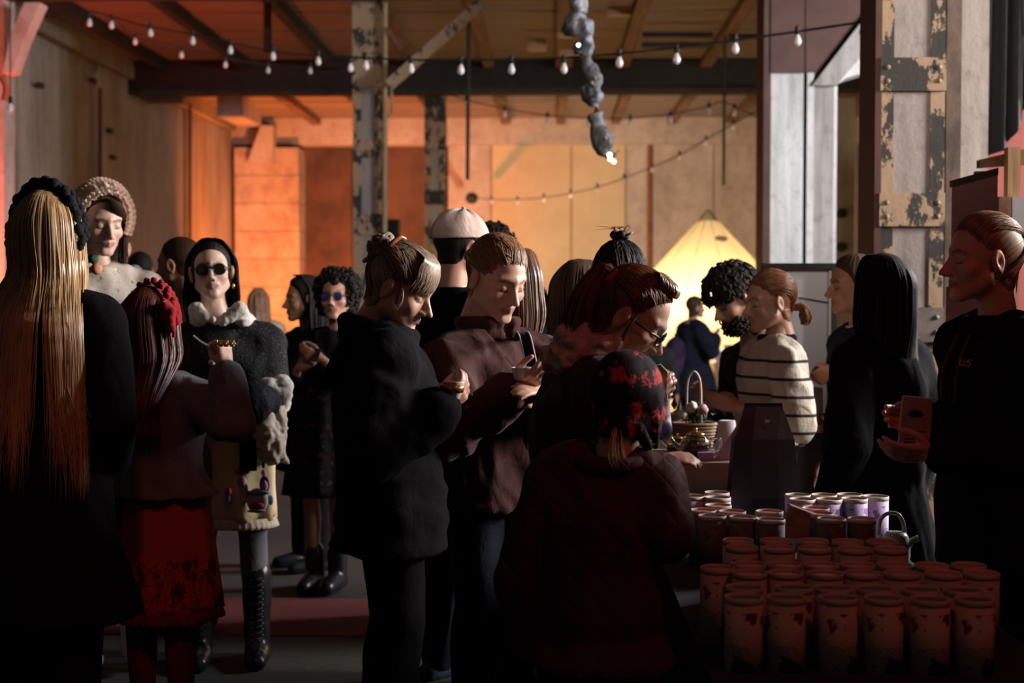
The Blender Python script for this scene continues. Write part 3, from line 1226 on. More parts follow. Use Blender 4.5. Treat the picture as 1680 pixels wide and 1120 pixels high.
# concrete haunches under the beams at the left wall
def haunch(name, poly, Y, th, m, parent):
    P = [at(px, py, Y) for px, py in poly]
    return MB().prism(P, (0, th, 0)).build(name, m, parent)
haunch('haunch', [(4, 120), (20, 118), (40, 62), (66, 4), (40, 4), (16, 62)], YD - 0.6, 0.22, C_FAR, wl)
haunch('wall_strip', [(-60, 900), (6, 900), (6, -40), (-60, -40)], YD - 0.35, 0.3, C_FAR, wl)
MB().box((XL + 0.25, YD - 0.3, 2.2), (0.5, 0.6, 4.4)).build('pilaster', C_LEFT, wl)

# far wall
wf = thing('wall_far', (0, YW + 0.3, 0), None, None)
tag(wf, kind='structure')
MB().box((0, YW + 0.4, 2.6), (13, 0.2, 5.3)).build('backing', C_DARK, wf)
x0, x1 = xat(386, 27.4), xat(491, 27.4)
nb = 8
for i in range(nb):
    z0, z1 = 4.3 * i / nb, 4.3 * (i + 1) / nb
    o = random.uniform(-0.012, 0.012)
    MB().box(((x0 + x1) / 2, 27.4 + 0.45 + o, (z0 + z1) / 2), (x1 - x0, 0.9, z1 - z0 - 0.012)).build('block', C_BLOCK, wf)
# bracket and sloping haunch above the block pilaster, glowing in the orange uplight
P = [at(405, 268, 27.2), at(428, 206, 27.2), at(448, 206, 27.2), at(448, 268, 27.2)]
MB().prism(P, (0, 0.4, 0)).build('bracket', C_FAR, wf)
pa = [V3(xat(358, 23.5), 23.5, 4.42), V3(xat(400, 23.5), 23.5, 4.42), V3(xat(432, 27.5), 27.5, zat(206, 27.5)), V3(xat(398, 27.5), 27.5, zat(208, 27.5))]
MB().prism(pa, (0, 0, 0.5)).build('haunch', C_FAR, wf)
MB().box((0, YW - 0.05, ZC - 0.26), (12.4, 0.7, 0.5)).build('beam', C_FAR, wf)


def wall_piece(name, px0, px1, Y, th, m, z1=4.4, z0=0.0):
    a, c = xat(px0, Y), xat(px1, Y)
    return MB().box(((a + c) / 2, Y + th / 2, (z0 + z1) / 2), (c - a - 0.02, th, z1 - z0)).build(name, m, wf)


wall_piece('panel', 492, 578, 28.1, 0.2, C_DARK)
wall_piece('panel', 578, 734, 28.1, 0.2, C_DARK)
wall_piece('panel', 735, 806, 27.9, 0.3, C_FAR)
wall_piece('panel', 806, 937, 27.86, 0.3, C_TAN)
wall_piece('panel', 937, 1026, 27.86, 0.3, C_TAN)
wall_piece('panel', 1026, 1062, 27.9, 0.3, C_FAR)
wall_piece('panel', 1070, 1170, 27.9, 0.3, C_FAR)
wall_piece('panel', 1170, 1262, 27.9, 0.3, C_FAR)
wall_piece('panel', 1262, 1405, 27.9, 0.3, C_FAR)
wall_piece('panel', 1416, 1520, 27.9, 0.3, C_PALE)
MB().tube([at(1066, 206, 27.85), at(1066, 560, 27.85)], 0.045, 10).build('downpipe', mat('rusty_pipe', (0.30, 0.10, 0.03), (0.16, 0.05, 0.02), rough=0.7, scale=9, bmp=0.3), wf)

# right wall, out of frame; its two openings are assumed, placed for the area lights
wr = thing('wall_right', (XR + 0.1, 10, 0), None, None)
tag(wr, kind='structure')
for (y0, y1, z0, z1) in ((1.0, 4.2, 0, 5), (6.2, 7.1, 0, 5), (9.1, 28.3, 0, 5), (4.2, 6.2, 0, 2.1), (4.2, 6.2, 4.0, 5), (7.1, 9.1, 0, 2.5), (7.1, 9.1, 4.5, 5)):
    MB().box((XR + 0.12, (y0 + y1) / 2, (z0 + z1) / 2), (0.2, y1 - y0, z1 - z0)).build('masonry', C_GREY, wr)
for i, (y0, y1, z0, z1) in enumerate(((4.2, 6.2, 2.1, 4.0), (7.1, 9.1, 2.5, 4.5))):
    b = MB()
    for yy in (y0 + 0.04, y1 - 0.04):
        b.box((XR + 0.12, yy, (z0 + z1) / 2), (0.1, 0.08, z1 - z0))
    for zz in (z0 + 0.04, z1 - 0.04):
        b.box((XR + 0.12, (y0 + y1) / 2, zz), (0.1, y1 - y0 - 0.16, 0.08))
    w = b.build('window_%d' % (i + 1), C_STEEL)  # frame of an assumed opening, out of view
    tag(w, kind='structure')

# ------------------------------------------------------------------ columns
bolt_me = MB().lathe((0, 0, 0), [(0.0001, 0.012), (0.008, 0.010), (0.012, 0.005), (0.013, 0.0), (0.0001, 0.0)], 10).mesh('bolt', C_BOLT, True)
ROT_F = (R(90), 0, 0)


def steel_column(label, x0, x1, Y, plates, m1, m2, core, legw=0.27, ztop=ZC, depth=None, bolts=True, bs=1.0, xbase=None):
    """built-up column: two channel legs with concrete between, batten plates and bolts"""
    a, c = xat(x0, Y), xat(x1, Y)
    w = c - a
    d = depth or w
    t = thing('column', ((a + c) / 2, Y + d / 2, 0), label, 'column')
    lw = w * legw
    for i, xx in enumerate((a + lw / 2, c - lw / 2)):
        MB().box((xx, Y + d / 2, ztop / 2), (lw, d, ztop)).build('channel', (m1, m2)[i], t)
    MB().box(((a + c) / 2, Y + d / 2 + 0.004, ztop / 2), (w - 2 * lw, d - 0.008, ztop)).build('concrete_core', core, t)
    for (p0, p1, mm) in plates:
        z1, z0 = zat(p0, Y), zat(p1, Y)
        pl = MB().box(((a + c) / 2, Y - 0.008, (z0 + z1) / 2), (w, 0.022, z1 - z0)).build('batten_plate', mm, t)
        if bolts:
            for xx in (a + lw * 0.5, c - lw * 0.5):
                for zz in ((z0 + 0.045 * bs, z1 - 0.045 * bs) if z1 - z0 > 0.12 else ((z0 + z1) / 2,)):
                    inst('bolt', bolt_me, (xx, Y - 0.018, zz), pl, ROT_F, bs)
    return t


CORE = mat_concrete('column_core', (0.19, 0.16, 0.155), (0.29, 0.255, 0.245), (0.36, 0.33, 0.32))
C_GALV = mat('grey_batten', (0.17, 0.15, 0.135), (0.10, 0.09, 0.08), rough=0.6, scale=14, bmp=0.2)
ca = steel_column('riveted steel column with flaking tan paint, nearest, beside the woman with the ponytail', 1440, 1547, 6.7,
                  [(98, 152, C_PEEL2), (318, 372, C_PEEL2), (504, 560, C_GALV), (700, 760, C_GALV)], C_PEEL2, C_PEEL2, CORE, 0.22, depth=0.3)
MB().box((xat(1436, 6.72), 6.86, 2.45), (0.03, 0.34, 4.9)).build('edge_flange', C_BROWN, ca)
MB().box((xat(1560, 6.9) - 0.01, 6.95, 2.45), (0.07, 0.2, 4.9)).build('rust_strip', mat_peel('rusty_flange', (0.11, 0.075, 0.055), (0.045, 0.028, 0.02), 0.4, 0.6, 7.0), ca)
x0, x1 = xat(1568, 6.95), xat(1608, 6.95)
v = MB().box(((x0 + x1) / 2 - 0.03, 7.1, 2.45), (x1 - x0 + 0.10, 0.36, 4.9))
v.build('concrete_pier', C_GREY, ca)
# ragged plaster edge down the pier
pts = []
zz = np.linspace(0, 4.9, 60)
rg = np.random.RandomState(3)
prof = 0.018 + 0.030 * (vnoise(np.stack([zz * 3, zz * 0, zz * 0], 1)))
P0 = [V3(x1 - 0.01, 6.98, z) for z in zz]
P1 = [V3(x1 + p, 6.98, z) for z, p in zip(zz, prof)]
V = np.vstack([P0, P1, np.array(P0) + V3(0, 0.3, 0), np.array(P1) + V3(0, 0.3, 0)])
n = len(zz)
F = []
for i in range(n - 1):
    for (p, q) in ((0, n), (n, 3 * n), (3 * n, 2 * n), (2 * n, 0)):
        F.append([p + i, q + i, q + i + 1, p + i + 1])
mk('plaster_edge', V, F, C_PALE, ca, smooth=False)
c_ = at(1487, 612, 6.66)
hp = []
for t_ in np.linspace(0, 2 * np.pi, 26)[:-1]:
    hp.append(c_ + V3(0.062 * math.sin(t_) ** 3, 0, 0.004 * (13 * math.cos(t_) - 5 * math.cos(2 * t_) - 2 * math.cos(3 * t_) - math.cos(4 * t_)) * 1.05 - 0.05 * (t_ > 2 and t_ < 4.3)))
MB().prism(hp[::-1], (0, 0.006, 0)).build('painted_heart', mat('yellow_paint', (0.34, 0.19, 0.03), (0.25, 0.13, 0.02), rough=0.7, scale=20, bmp=0), ca)

steel_column('tall steel column with peeling tan paint and a pale pipe, behind the curly haired woman', 580, 629, YD,
             [(-30, 143, C_PEEL), (228, 258, C_PEEL), (350, 386, C_PEEL2), (440, 520, C_PEEL)], C_PEEL, C_PEEL, CORE, 0.28, bs=1.4)
steel_column('far steel column with dark flaking paint, behind the man in the beige cap', 697, 731, YE + 0.3,
             [(140, 246, C_PEEL2), (313, 335, C_STEEL), (392, 460, C_PEEL)], C_PEEL, C_PEEL, CORE, 0.30, ztop=ZB + 0.3, bs=1.6)
b = MB().tube([at(632, 5, YD - 0.1), at(631, 430, YD - 0.1), at(631, 719, YD - 0.1)], 0.026, 10)
C_CREAM = mat('cream_pipe_paint', (0.42, 0.33, 0.19), (0.34, 0.25, 0.13), rough=0.6, scale=8, bmp=0.05)
pp = thing('pipe', at(631, 480, YD - 0.1) * V3(1, 1, 0), 'thin cream pipe running down beside the tall peeling column', 'pipe')
b.build('pipe_run', C_CREAM, pp)
MB().tube(catmull([at(633, 194, YD - 0.1), at(642, 186, YD - 0.1), at(643, 160, YD - 0.1), at(641, 142, YD - 0.1)], 5), 0.014, 8).build('branch', C_CREAM, pp)


# timber knee braces under the ceiling
def brace(label, pts, w, m, Y):
    P = [at(x, y, Y) for x, y in pts]
    d = nrm(P[1] - P[0])
    n = nrm(np.cross(d, V3(0, 1, 0)))
    poly = [P[0] + n * w / 2, P[1] + n * w / 2, P[1] - n * w / 2, P[0] - n * w / 2]
    o = MB().prism(poly, (0, w, 0)).build('brace', m)
    return tag(o, label, 'brace')


brace('worn diagonal timber brace rising from the cream pipe to the ceiling', [(637, 139), (790, 3)], 0.10, C_PEEL, YD - 0.35)
brace('thin timber strut leaning on the diagonal brace by the pipe', [(633, 46), (674, 100)], 0.05, C_WOOD, YD - 0.14)


def rod(label, px, y0, y1, Y, r, m, bend=0):
    return tag(MB().tube([at(px, y0, Y), at(px + bend, y1, Y)], r, 10).build('hanging_rod', m), label, 'rod')


rod('dark hanging rod above the man in the beige cap', 769, 30, 295, 17.5, 0.024, C_STEEL, -2)
rod('slim greenish rod hanging in front of the pale pillar', 1189, 58, 304, 18.0, 0.019, mat('green_rod', (0.05, 0.055, 0.03), (0.03, 0.03, 0.02), bmp=0), -2)
rod('stub of thick dark pipe hanging under the ceiling at upper left', 439, -20, 86, 16.0, 0.045, C_STEEL)
for (y_, x0_, x1_, lb) in ((57, 1054, 1170, 'upper of two short black tubes under the ceiling'), (74, 1053, 1170, 'lower of two short black tubes under the ceiling'),
                           (60, 1196, 1256, 'short black tube touching the brown pillar head')):
    Yt = 18.05
    tag(MB().tube([at(x0_, y_, Yt), at(x1_, y_, Yt)], 0.034, 10).build('ceiling_tube', C_STEEL), lb, 'tube')

# pale pillar with haunch
YP = 11.6
pt = thing('pillar', (xat(1310, YP), YP + 0.3, 0), 'pale concrete pillar with brown steel edge and grey arched haunch', 'pillar')


def pl_box(name, px0, px1, z0, z1, Y, d, m):
    a, c = xat(px0, Y), xat(px1, Y)
    return MB().box(((a + c) / 2, Y + d / 2, (z0 + z1) / 2), (c - a, d, z1 - z0)).build(name, m, pt)


zt = zat(122, YP)
pl_box('steel_edge', 1251, 1263, 0, 4.9, YP - 0.02, 0.4, C_BROWN)
pl_box('pale_face', 1263, 1316, 0, zt, YP, 0.4, C_PALE)
pl_box('dark_joint', 1315, 1324, 0, 4.9, YP + 0.06, 0.3, C_STEEL)
pl_box('grey_face', 1322, 1366, 0, zt, YP + 0.01, 0.4, C_GREY)
pl_box('corner_strip', 1322, 1333, 0, zt, YP - 0.02, 0.1, C_PALE)
pl_box('ragged_edge', 1364, 1371, 0, zt - 0.1, YP + 0.03, 0.3, C_PALE)
pl_box('head_plate', 1262, 1317, zt, 4.9, YP - 0.03, 0.4, C_BROWN)
P = [at(x, y, YP) for x, y in ((1322, 134), (1346, 134), (1436, 22), (1436, -60), (1322, -60))]
MB().prism(P, (0, 0.3, 0)).build('head_web', C_BROWN, pt)
P = [at(x, y, YP - 0.05) for x, y in ((1333, 140), (1372, 140), (1440, 62), (1440, 8), (1424, 22))]
MB().prism(P, (0, 0.42, 0)).build('haunch', C_GREY, pt)
P = [at(x, y, YP + 0.1) for x, y in ((1372, 140), (1388, 128), (1440, 112), (1440, 62))]
MB().prism(P, (0, 0.3, 0)).build('haunch_soffit', C_PALE, pt)

# farther pillars between
Y2 = YE + 0.4
a, c = xat(1368, Y2), xat(1401, Y2)
o = thing('pillar', ((a + c) / 2, Y2, 0), 'narrow tan pillar seen between the pale pillar and the riveted column', 'pillar')
MB().box(((a + c) / 2, Y2 + 0.2, 2.2), (c - a, 0.4, 4.4)).build('shaft', mat_concrete('tan_pillar', (0.24, 0.2, 0.14), (0.36, 0.31, 0.24), (0.42, 0.37, 0.3)), o)
for py in (350, 405):
    MB().ball(at(1381, py, Y2 - 0.05), (0.09, 0.08, 0.07)).build('fixing', C_STEEL, o, True)

# ------------------------------------------------------------------ festoon lights
sock_me = MB().lathe((0, 0, 0), [(0.0001, 0.004), (0.014, 0.002), (0.016, -0.02), (0.017, -0.052), (0.0001, -0.052)], 10).mesh('socket', C_STEEL, True)
gm, gnt, gb = _nodes('frosted_bulb')
gb.inputs['Base Color'].default_value = (0.82, 0.78, 0.76, 1)
gb.inputs['Roughness'].default_value = 0.15
gb.inputs['Transmission Weight'].default_value = 0.25
bulb_me = MB().lathe((0, 0, 0), [(0.0001, 0.0), (0.012, -0.002), (0.015, -0.012), (0.022, -0.028), (0.025, -0.044), (0.021, -0.060), (0.010, -0.070), (0.0001, -0.0715)], 12).mesh('bulb', gm, True)


def festoon(label, pts, Y0, Y1, bulbs, size=1.0, r=0.008, extra=None):
    n = len(pts)
    f = lambda x: Y0 + (Y1 - Y0) * (x - pts[0][0]) / (pts[-1][0] - pts[0][0] + 1e-6)
    P = catmull([at(x, y, f(x)) for x, y in pts], 8)
    t = thing('string_light', P[0], label, 'string light')
    MB().tube(P, r, 6).build('cable', C_STEEL, t)
    for (bx, by) in bulbs:
        # bulb seen at (bx, by): its socket hangs off the cable
        ys = np.interp(bx, [p[0] for p in pts], [p[1] for p in pts])
        p = at(bx, by, f(bx))
        top = p + V3(0, 0, 0.085 * size)
        cab = at(bx, ys, f(bx))
        if cab[2] - top[2] > 0.03:
            MB().tube([cab, top], 0.004, 5).build('drop_wire', C_STEEL, t)
        s_ = inst('socket', sock_me, top, t, None, size)
        inst('bulb', bulb_me, top - V3(0, 0, 0.05 * size), t, None, size)
    return t


festoon('string of frosted bulbs sagging across the hall in front of the dark beam', [(540, 92), (600, 95), (673, 98), (755, 98), (838, 98), (925, 95), (1016, 88), (1110, 78), (1205, 66), (1307, 52), (1415, 36), (1450, 30)],
        10.0, 8.6, [(600, 107), (674, 112), (756, 114), (839, 113), (925, 112), (1016, 102), (1110, 96), (1206, 79), (1308, 66), (1416, 51)], 1.0)
festoon('string of frosted bulbs at upper left running from the wall towards the peeling column', [(150, 18), (200, 32), (245, 44), (314, 56), (378, 70), (448, 84), (522, 92), (575, 98)],
        13.5, 12.5, [(147, 37), (183, 41), (247, 54), (316, 67), (378, 82), (448, 92), (522, 100), (575, 111)], 1.1)
festoon('lower string of small bulbs sagging beside the left wall', [(200, 40), (222, 62), (297, 78), (340, 88), (372, 96), (440, 106), (509, 110), (560, 104), (584, 98)],
        15.0, 14.55, [(222, 68), (298, 90), (370, 106), (440, 115), (509, 116)], 1.0)
festoon('string of small bulbs under the far ceiling ending at the pale pillar', [(730, 152), (765, 164), (828, 178), (898, 189), (965, 194), (1035, 194), (1100, 187), (1162, 174), (1180, 168), (1205, 174), (1252, 198)],
        19.5, 18.0, [(765, 170), (828, 187), (898, 198), (966, 203), (1034, 202), (1100, 196), (1163, 182), (1205, 184)], 1.25)
festoon('long thin string of tiny bulbs looping low across the tan backdrop', [(776, 324), (806, 327), (849, 327), (892, 324), (936, 317), (980, 307), (1024, 292), (1070, 274), (1115, 254), (1158, 229), (1203, 203), (1252, 176)],
        26.5, 18.0, [(806, 330), (849, 331), (892, 327), (936, 320), (980, 311), (1024, 296), (1070, 278), (1115, 259), (1158, 234), (1203, 208)], 1.15)
tag(MB().ball(at(774, 325, 26.6), (0.12, 0.12, 0.11)).box(at(774, 325, 26.9), (0.1, 0.7, 0.1)).build('wall_hook', C_STEEL, None, True), 'dark round wall hook holding the low string of bulbs', 'hook')
tag(MB().tube(catmull([at(0, 125, 12.5), at(8, 135, 12.5), at(10, 150, 12.5), at(7, 165, 12.5)], 6), 0.03, 8).build('red_cable', mat('red_cable', (0.6, 0.08, 0.03), (0.5, 0.06, 0.02), bmp=0)), 'loop of red cable at the left edge', 'cable')
t = thing('pendant_light', at(17, 175, 13.0), 'small bulb hanging on a thin wire at the left edge', 'pendant light')
MB().tube([at(17, -130, 13.0), at(17, 160, 13.0)], 0.006, 6).build('wire', C_STEEL, t)
inst('socket', sock_me, at(17, 158, 13.0), t, None, 1.3)
inst('bulb', bulb_me, at(17, 168, 13.0), t, None, 1.3)

# ------------------------------------------------------------------ wrapped duct with clip lamps
YDU = 9.2
C_FOIL = mat('grey_wrap', (0.20, 0.20, 0.225), (0.08, 0.08, 0.095), rough=0.55, scale=16, bmp=0.9, metal=0.15, bdist=0.03)
C_FOILD = mat('dark_wrap', (0.055, 0.055, 0.062), (0.03, 0.03, 0.034), rough=0.45, scale=9, bmp=0.5, metal=0.2)
du = thing('hanging_duct', at(950, 0, YDU), 'grey wrapped duct with clip lamps dangling from the ceiling', 'duct')
def duct(pts, rr, m, name='duct_segment', fold=0.022):
    P = catmull([at(x, y, YDU + (z[0] if z else 0)) for x, y, *z in pts], 8)
    r_ = np.interp(np.linspace(0, 1, len(P)), np.linspace(0, 1, len(rr)), rr)
    v, f = tube(P, r_, 18)
    T, N, B = frames(P)
    c = np.repeat(P, 18, 0)
    nn = (v - c) / (np.linalg.norm(v - c, axis=1)[:, None] + 1e-9)
    v = v + nn * ((vnoise(v * 26) - 0.5) * 2 * fold)[:, None]
    return mk(name, v, f, m, du)
duct([(947, -30), (947, 5), (949, 22)], [0.055, 0.052, 0.05], C_FOIL)
duct([(948, 22), (945, 38), (958, 44), (962, 60)], [0.055, 0.075, 0.065, 0.045], C_FOIL)
duct([(940, 34), (934, 48), (946, 56)], [0.02, 0.045, 0.02], C_FOILD)
duct([(958, 44), (963, 70), (962, 94)], [0.04, 0.04, 0.036], C_FOIL)
duct([(950, 68), (950, 90)], [0.03, 0.03], C_FOILD)
duct([(964, 94), (968, 112), (978, 125), (976, 145)], [0.030, 0.048, 0.042, 0.032], C_FOIL)
duct([(958, 140), (966, 156), (974, 172)], [0.035, 0.05, 0.03], C_FOILD)
duct([(977, 144), (978, 160), (974, 175)], [0.03, 0.036, 0.03], C_FOIL)
duct([(979, 175), (980, 190)], [0.008, 0.008], C_FOILD)
duct([(976, 186), (982, 210), (990, 232), (1000, 252)], [0.035, 0.055, 0.058, 0.03], C_FOIL)
duct([(974, 190), (976, 215), (986, 240), (1004, 260)], [0.03, 0.042, 0.05, 0.022], C_FOILD)
duct([(1008, 256), (1015, 247)], [0.012, 0.005], C_FOILD)
bl = mat_emit('warm_led', (1.0, 0.86, 0.45), 6.0)
wl_ = mat_emit('white_led', (0.85, 0.95, 1.0), 4.0)
for (x, y, r_, m_) in ((1000, 254, 0.016, bl), (1001, 261, 0.015, bl), (1007, 265, 0.014, bl), (949, 74, 0.012, wl_)):
    o = MB().ball(at(x, y, YDU - 0.08), r_).build('led', m_, du, True)
for (x, y) in ((993, 226), (976, 128), (971, 136)):
    MB().ball(at(x, y, YDU - 0.07), 0.014).build('clip_lamp', C_BOLT, du, True)


# ------------------------------------------------------------------ stall table with paper canisters
ZT = 0.717
C_BLACKCLOTH = mat('black_tablecloth', (0.016, 0.013, 0.013), (0.010, 0.009, 0.009), rough=0.9, scale=12, bmp=0.2)


def cloth_table(name, label, x0, x1, y0, y1, z, m, cat='table', folds_=0.012):
    """table under a floor-length cloth: wooden top and legs, draped sides with soft folds"""
    t = thing(name, ((x0 + x1) / 2, (y0 + y1) / 2, 0), label, cat)
    MB().box(((x0 + x1) / 2, (y0 + y1) / 2, z - 0.022), (x1 - x0 - 0.01, y1 - y0 - 0.01, 0.03)).build('table_top', C_PINE, t)
    for xx in (x0 + 0.06, x1 - 0.06):
        for yy in (y0 + 0.06, y1 - 0.06):
            MB().box((xx, yy, (z - 0.04) / 2), (0.04, 0.04, z - 0.04)).build('leg', C_STEEL, t)
    per = []
    N = 40
    for (a, b_) in (((x0, y0), (x1, y0)), ((x1, y0), (x1, y1)), ((x1, y1), (x0, y1)), ((x0, y1), (x0, y0))):
        for q in np.linspace(0, 1, N, endpoint=False):
            per.append((a[0] + (b_[0] - a[0]) * q, a[1] + (b_[1] - a[1]) * q))
    per = np.array(per)
    cc = per.mean(0)
    out = (per - cc) / np.linalg.norm(per - cc, axis=1)[:, None]
    V = [np.c_[per, np.full(len(per), z)]]
    rows = 6
    for i in range(1, rows + 1):
        f = i / rows
        w = folds_ * f * (np.sin(np.arange(len(per)) * 0.55) + 0.6 * np.sin(np.arange(len(per)) * 0.23 + 1))
        V.append(np.c_[per + out * (0.006 + 0.012 * f + w)[:, None], np.full(len(per), z - 0.004 - (z - 0.02) * f)])
    n = len(per)
    V = np.vstack(V)
    F = [list(range(n))]
    for i in range(rows):
        for j in range(n):
            F.append([i * n + j, (i + 1) * n + j, (i + 1) * n + (j + 1) % n, i * n + (j + 1) % n])
    mk('cloth', V, F, m, t, smooth=False)
    return t


cloth_table('stall_table', 'black draped stall table carrying the rows of paper canisters', 0.33, 1.06, 2.82, 4.62, ZT, C_BLACKCLOTH)


def mat_can(name, paper, ink, accent):
    """printed paper tube: flower heads round the middle, small lettering lines lower down"""
    m, nt, bs = _nodes(name)
    tc = nnode(nt, 'ShaderNodeTexCoord')
    sep = nnode(nt, 'ShaderNodeSeparateXYZ')
    nt.links.new(tc.outputs['Object'], sep.inputs[0])

    def mth(op, a, b_=None):
        n = nnode(nt, 'ShaderNodeMath', operation=op)
        for i, q in enumerate((a, b_)):
            if q is None:
                continue
            if isinstance(q, (int, float)):
                n.inputs[i].default_value = q
            else:
                nt.links.new(q, n.inputs[i])
        return n.outputs[0]
    z = sep.outputs['Z']
    vor = nnode(nt, 'ShaderNodeTexVoronoi')
    vor.inputs['Scale'].default_value = 26
    nt.links.new(tc.outputs['Object'], vor.inputs['Vector'])
    nz = noise(nt, 55, 3, 0.6)
    petals = mth('LESS_THAN', mth('ADD', vor.outputs['Distance'], mth('MULTIPLY', nz, 0.9)), 0.92)
    big = mth('GREATER_THAN', noise(nt, 24, 3, 0.6), 0.47)
    band = mth('MULTIPLY', mth('GREATER_THAN', z, 0.070), mth('LESS_THAN', z, 0.128))
    flowers = mth('MULTIPLY', mth('MULTIPLY', petals, big), band)
    low = mth('MULTIPLY', mth('MULTIPLY', mth('GREATER_THAN', noise(nt, 18, 3, 0.6), 0.54), mth('LESS_THAN', z, 0.045)), mth('GREATER_THAN', z, 0.004))
    ln = mth('LESS_THAN', mth('FRACT', mth('MULTIPLY', z, 210.0)), 0.42)
    words = mth('GREATER_THAN', noise(nt, 230, 2, 0.6), 0.47)
    lines = mth('MULTIPLY', mth('MULTIPLY', ln, words), mth('MULTIPLY', mth('GREATER_THAN', z, 0.034), mth('LESS_THAN', z, 0.062)))
    front = mth('LESS_THAN', sep.outputs['Y'], -0.022)
    lines = mth('MULTIPLY', lines, front)
    allm = mth('MAXIMUM', mth('MAXIMUM', flowers, low), lines)
    mx = nnode(nt, 'ShaderNodeMix', data_type='RGBA')
    nt.links.new(allm, mx.inputs[0])
    mx.inputs[6].default_value = (*paper, 1)
    mm = nnode(nt, 'ShaderNodeMix', data_type='RGBA')
    nt.links.new(big, mm.inputs[0])
    mm.inputs[6].default_value = (*ink, 1)
    mm.inputs[7].default_value = (*accent, 1)
    nt.links.new(mm.outputs[2], mx.inputs[7])
    nt.links.new(mx.outputs[2], bs.inputs['Base Color'])
    bs.inputs['Roughness'].default_value = 0.75
    bs.inputs['Specular IOR Level'].default_value = 0.2
    MATS[name] = m
    return m


CAN_M = {'cream': mat_can('canister_cream', (0.44, 0.37, 0.31), (0.05, 0.045, 0.045), (0.08, 0.04, 0.035)),
         'dark': mat_can('canister_dark', (0.10, 0.085, 0.08), (0.03, 0.03, 0.03), (0.07, 0.03, 0.03)),
         'lilac': mat_can('canister_lilac', (0.48, 0.38, 0.62), (0.10, 0.07, 0.15), (0.2, 0.12, 0.3))}
C_RIM = mat('canister_rim', (0.50, 0.42, 0.36), (0.44, 0.36, 0.3), rough=0.6, scale=20, bmp=0, spec=0.25)
C_LID = mat('canister_lid', (0.62, 0.16, 0.12), (0.45, 0.10, 0.08), rough=0.4, scale=24, bmp=0.1)  # red lamp light put into lid colour; remaining rows use the dark copy
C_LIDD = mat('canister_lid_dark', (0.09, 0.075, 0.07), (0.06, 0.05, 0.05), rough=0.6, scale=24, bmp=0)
HC, RC = 0.155, 0.0395
tube_me = {k: MB().lathe((0, 0, 0), [(0.0001, 0), (RC, 0), (RC, HC - 0.008), (RC * 0.95, HC - 0.008), (0.0001, HC - 0.010)], 32).mesh('tube', m, False) for k, m in CAN_M.items()}
for me in tube_me.values():
    for p in me.polygons:
        p.use_smooth = abs(p.normal.z) < 0.3
rim_me = MB().lathe((0, 0, 0), [(RC * 0.93, HC - 0.012), (RC * 0.93, HC - 0.0005), (RC * 0.97, HC + 0.001), (RC * 1.015, HC), (RC * 1.015, HC - 0.012), (RC * 0.93, HC - 0.012)], 32).mesh('rim', C_RIM, True)
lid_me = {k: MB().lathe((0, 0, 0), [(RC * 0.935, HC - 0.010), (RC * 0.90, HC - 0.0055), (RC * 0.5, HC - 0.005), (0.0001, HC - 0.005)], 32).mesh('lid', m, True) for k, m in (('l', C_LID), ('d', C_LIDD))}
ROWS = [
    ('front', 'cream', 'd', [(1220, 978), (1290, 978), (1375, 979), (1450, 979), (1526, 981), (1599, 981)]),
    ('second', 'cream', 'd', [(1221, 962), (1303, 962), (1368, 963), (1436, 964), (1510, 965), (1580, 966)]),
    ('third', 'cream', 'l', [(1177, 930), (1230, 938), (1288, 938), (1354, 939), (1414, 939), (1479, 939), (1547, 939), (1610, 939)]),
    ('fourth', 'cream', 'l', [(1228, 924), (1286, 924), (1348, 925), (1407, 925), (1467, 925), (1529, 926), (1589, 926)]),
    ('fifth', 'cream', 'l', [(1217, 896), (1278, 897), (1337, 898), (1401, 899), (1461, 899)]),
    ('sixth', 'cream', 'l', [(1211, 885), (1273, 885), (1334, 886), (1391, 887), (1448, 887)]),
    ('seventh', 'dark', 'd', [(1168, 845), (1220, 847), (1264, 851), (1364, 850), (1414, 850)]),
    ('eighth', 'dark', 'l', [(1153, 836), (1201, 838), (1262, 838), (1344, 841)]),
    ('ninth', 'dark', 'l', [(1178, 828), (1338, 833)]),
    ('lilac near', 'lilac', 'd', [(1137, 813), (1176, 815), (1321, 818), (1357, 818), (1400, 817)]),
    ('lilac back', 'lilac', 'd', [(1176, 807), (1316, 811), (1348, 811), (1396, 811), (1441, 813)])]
pts, info = [], []
for nm, cm, lm, L in ROWS:
    for i, (x, y) in enumerate(L):
        pts.append(on_z(x, y, ZT + HC)[:2])
        info.append((nm, cm, lm, i, len(L)))
pts = np.array(pts)
for _ in range(60):                                  # no two tubes overlap
    for i in range(len(pts)):
        for j in range(i):
            d = pts[i] - pts[j]
            L_ = np.linalg.norm(d)
            if L_ < 0.0815:
                q = d / (L_ + 1e-9) * (0.0815 - L_) / 2
                q[0] *= 0.8
                pts[i] += q
                pts[j] -= q
    pts[:, 0] = np.clip(pts[:, 0], 0.375, 1.012)
ordn = ['first', 'second', 'third', 'fourth', 'fifth', 'sixth', 'seventh', 'eighth']
for (x, y), (nm, cm, lm, i, n) in zip(pts, info):
    what = {'cream': 'printed paper canister', 'dark': 'dark paper canister', 'lilac': 'lilac paper canister'}[cm]
    if nm.startswith('lilac'):
        lb = '%s, %s from the left in the %s lilac row' % (what, ordn[i], 'back' if nm.endswith('back') else 'nearer')
    else:
        lb = '%s, %s from left, %s row of the stall table' % (what, ordn[i], nm)
    c = thing('canister', (x, y, ZT), lb, 'canister', 'paper canisters on the stall table')
    rz = random.uniform(-0.9, 0.9)
    inst('tube', tube_me[cm], (x, y, ZT), c, (0, 0, rz))
    inst('rim', rim_me, (x, y, ZT), c)
    inst('lid', lid_me[lm], (x, y, ZT), c)

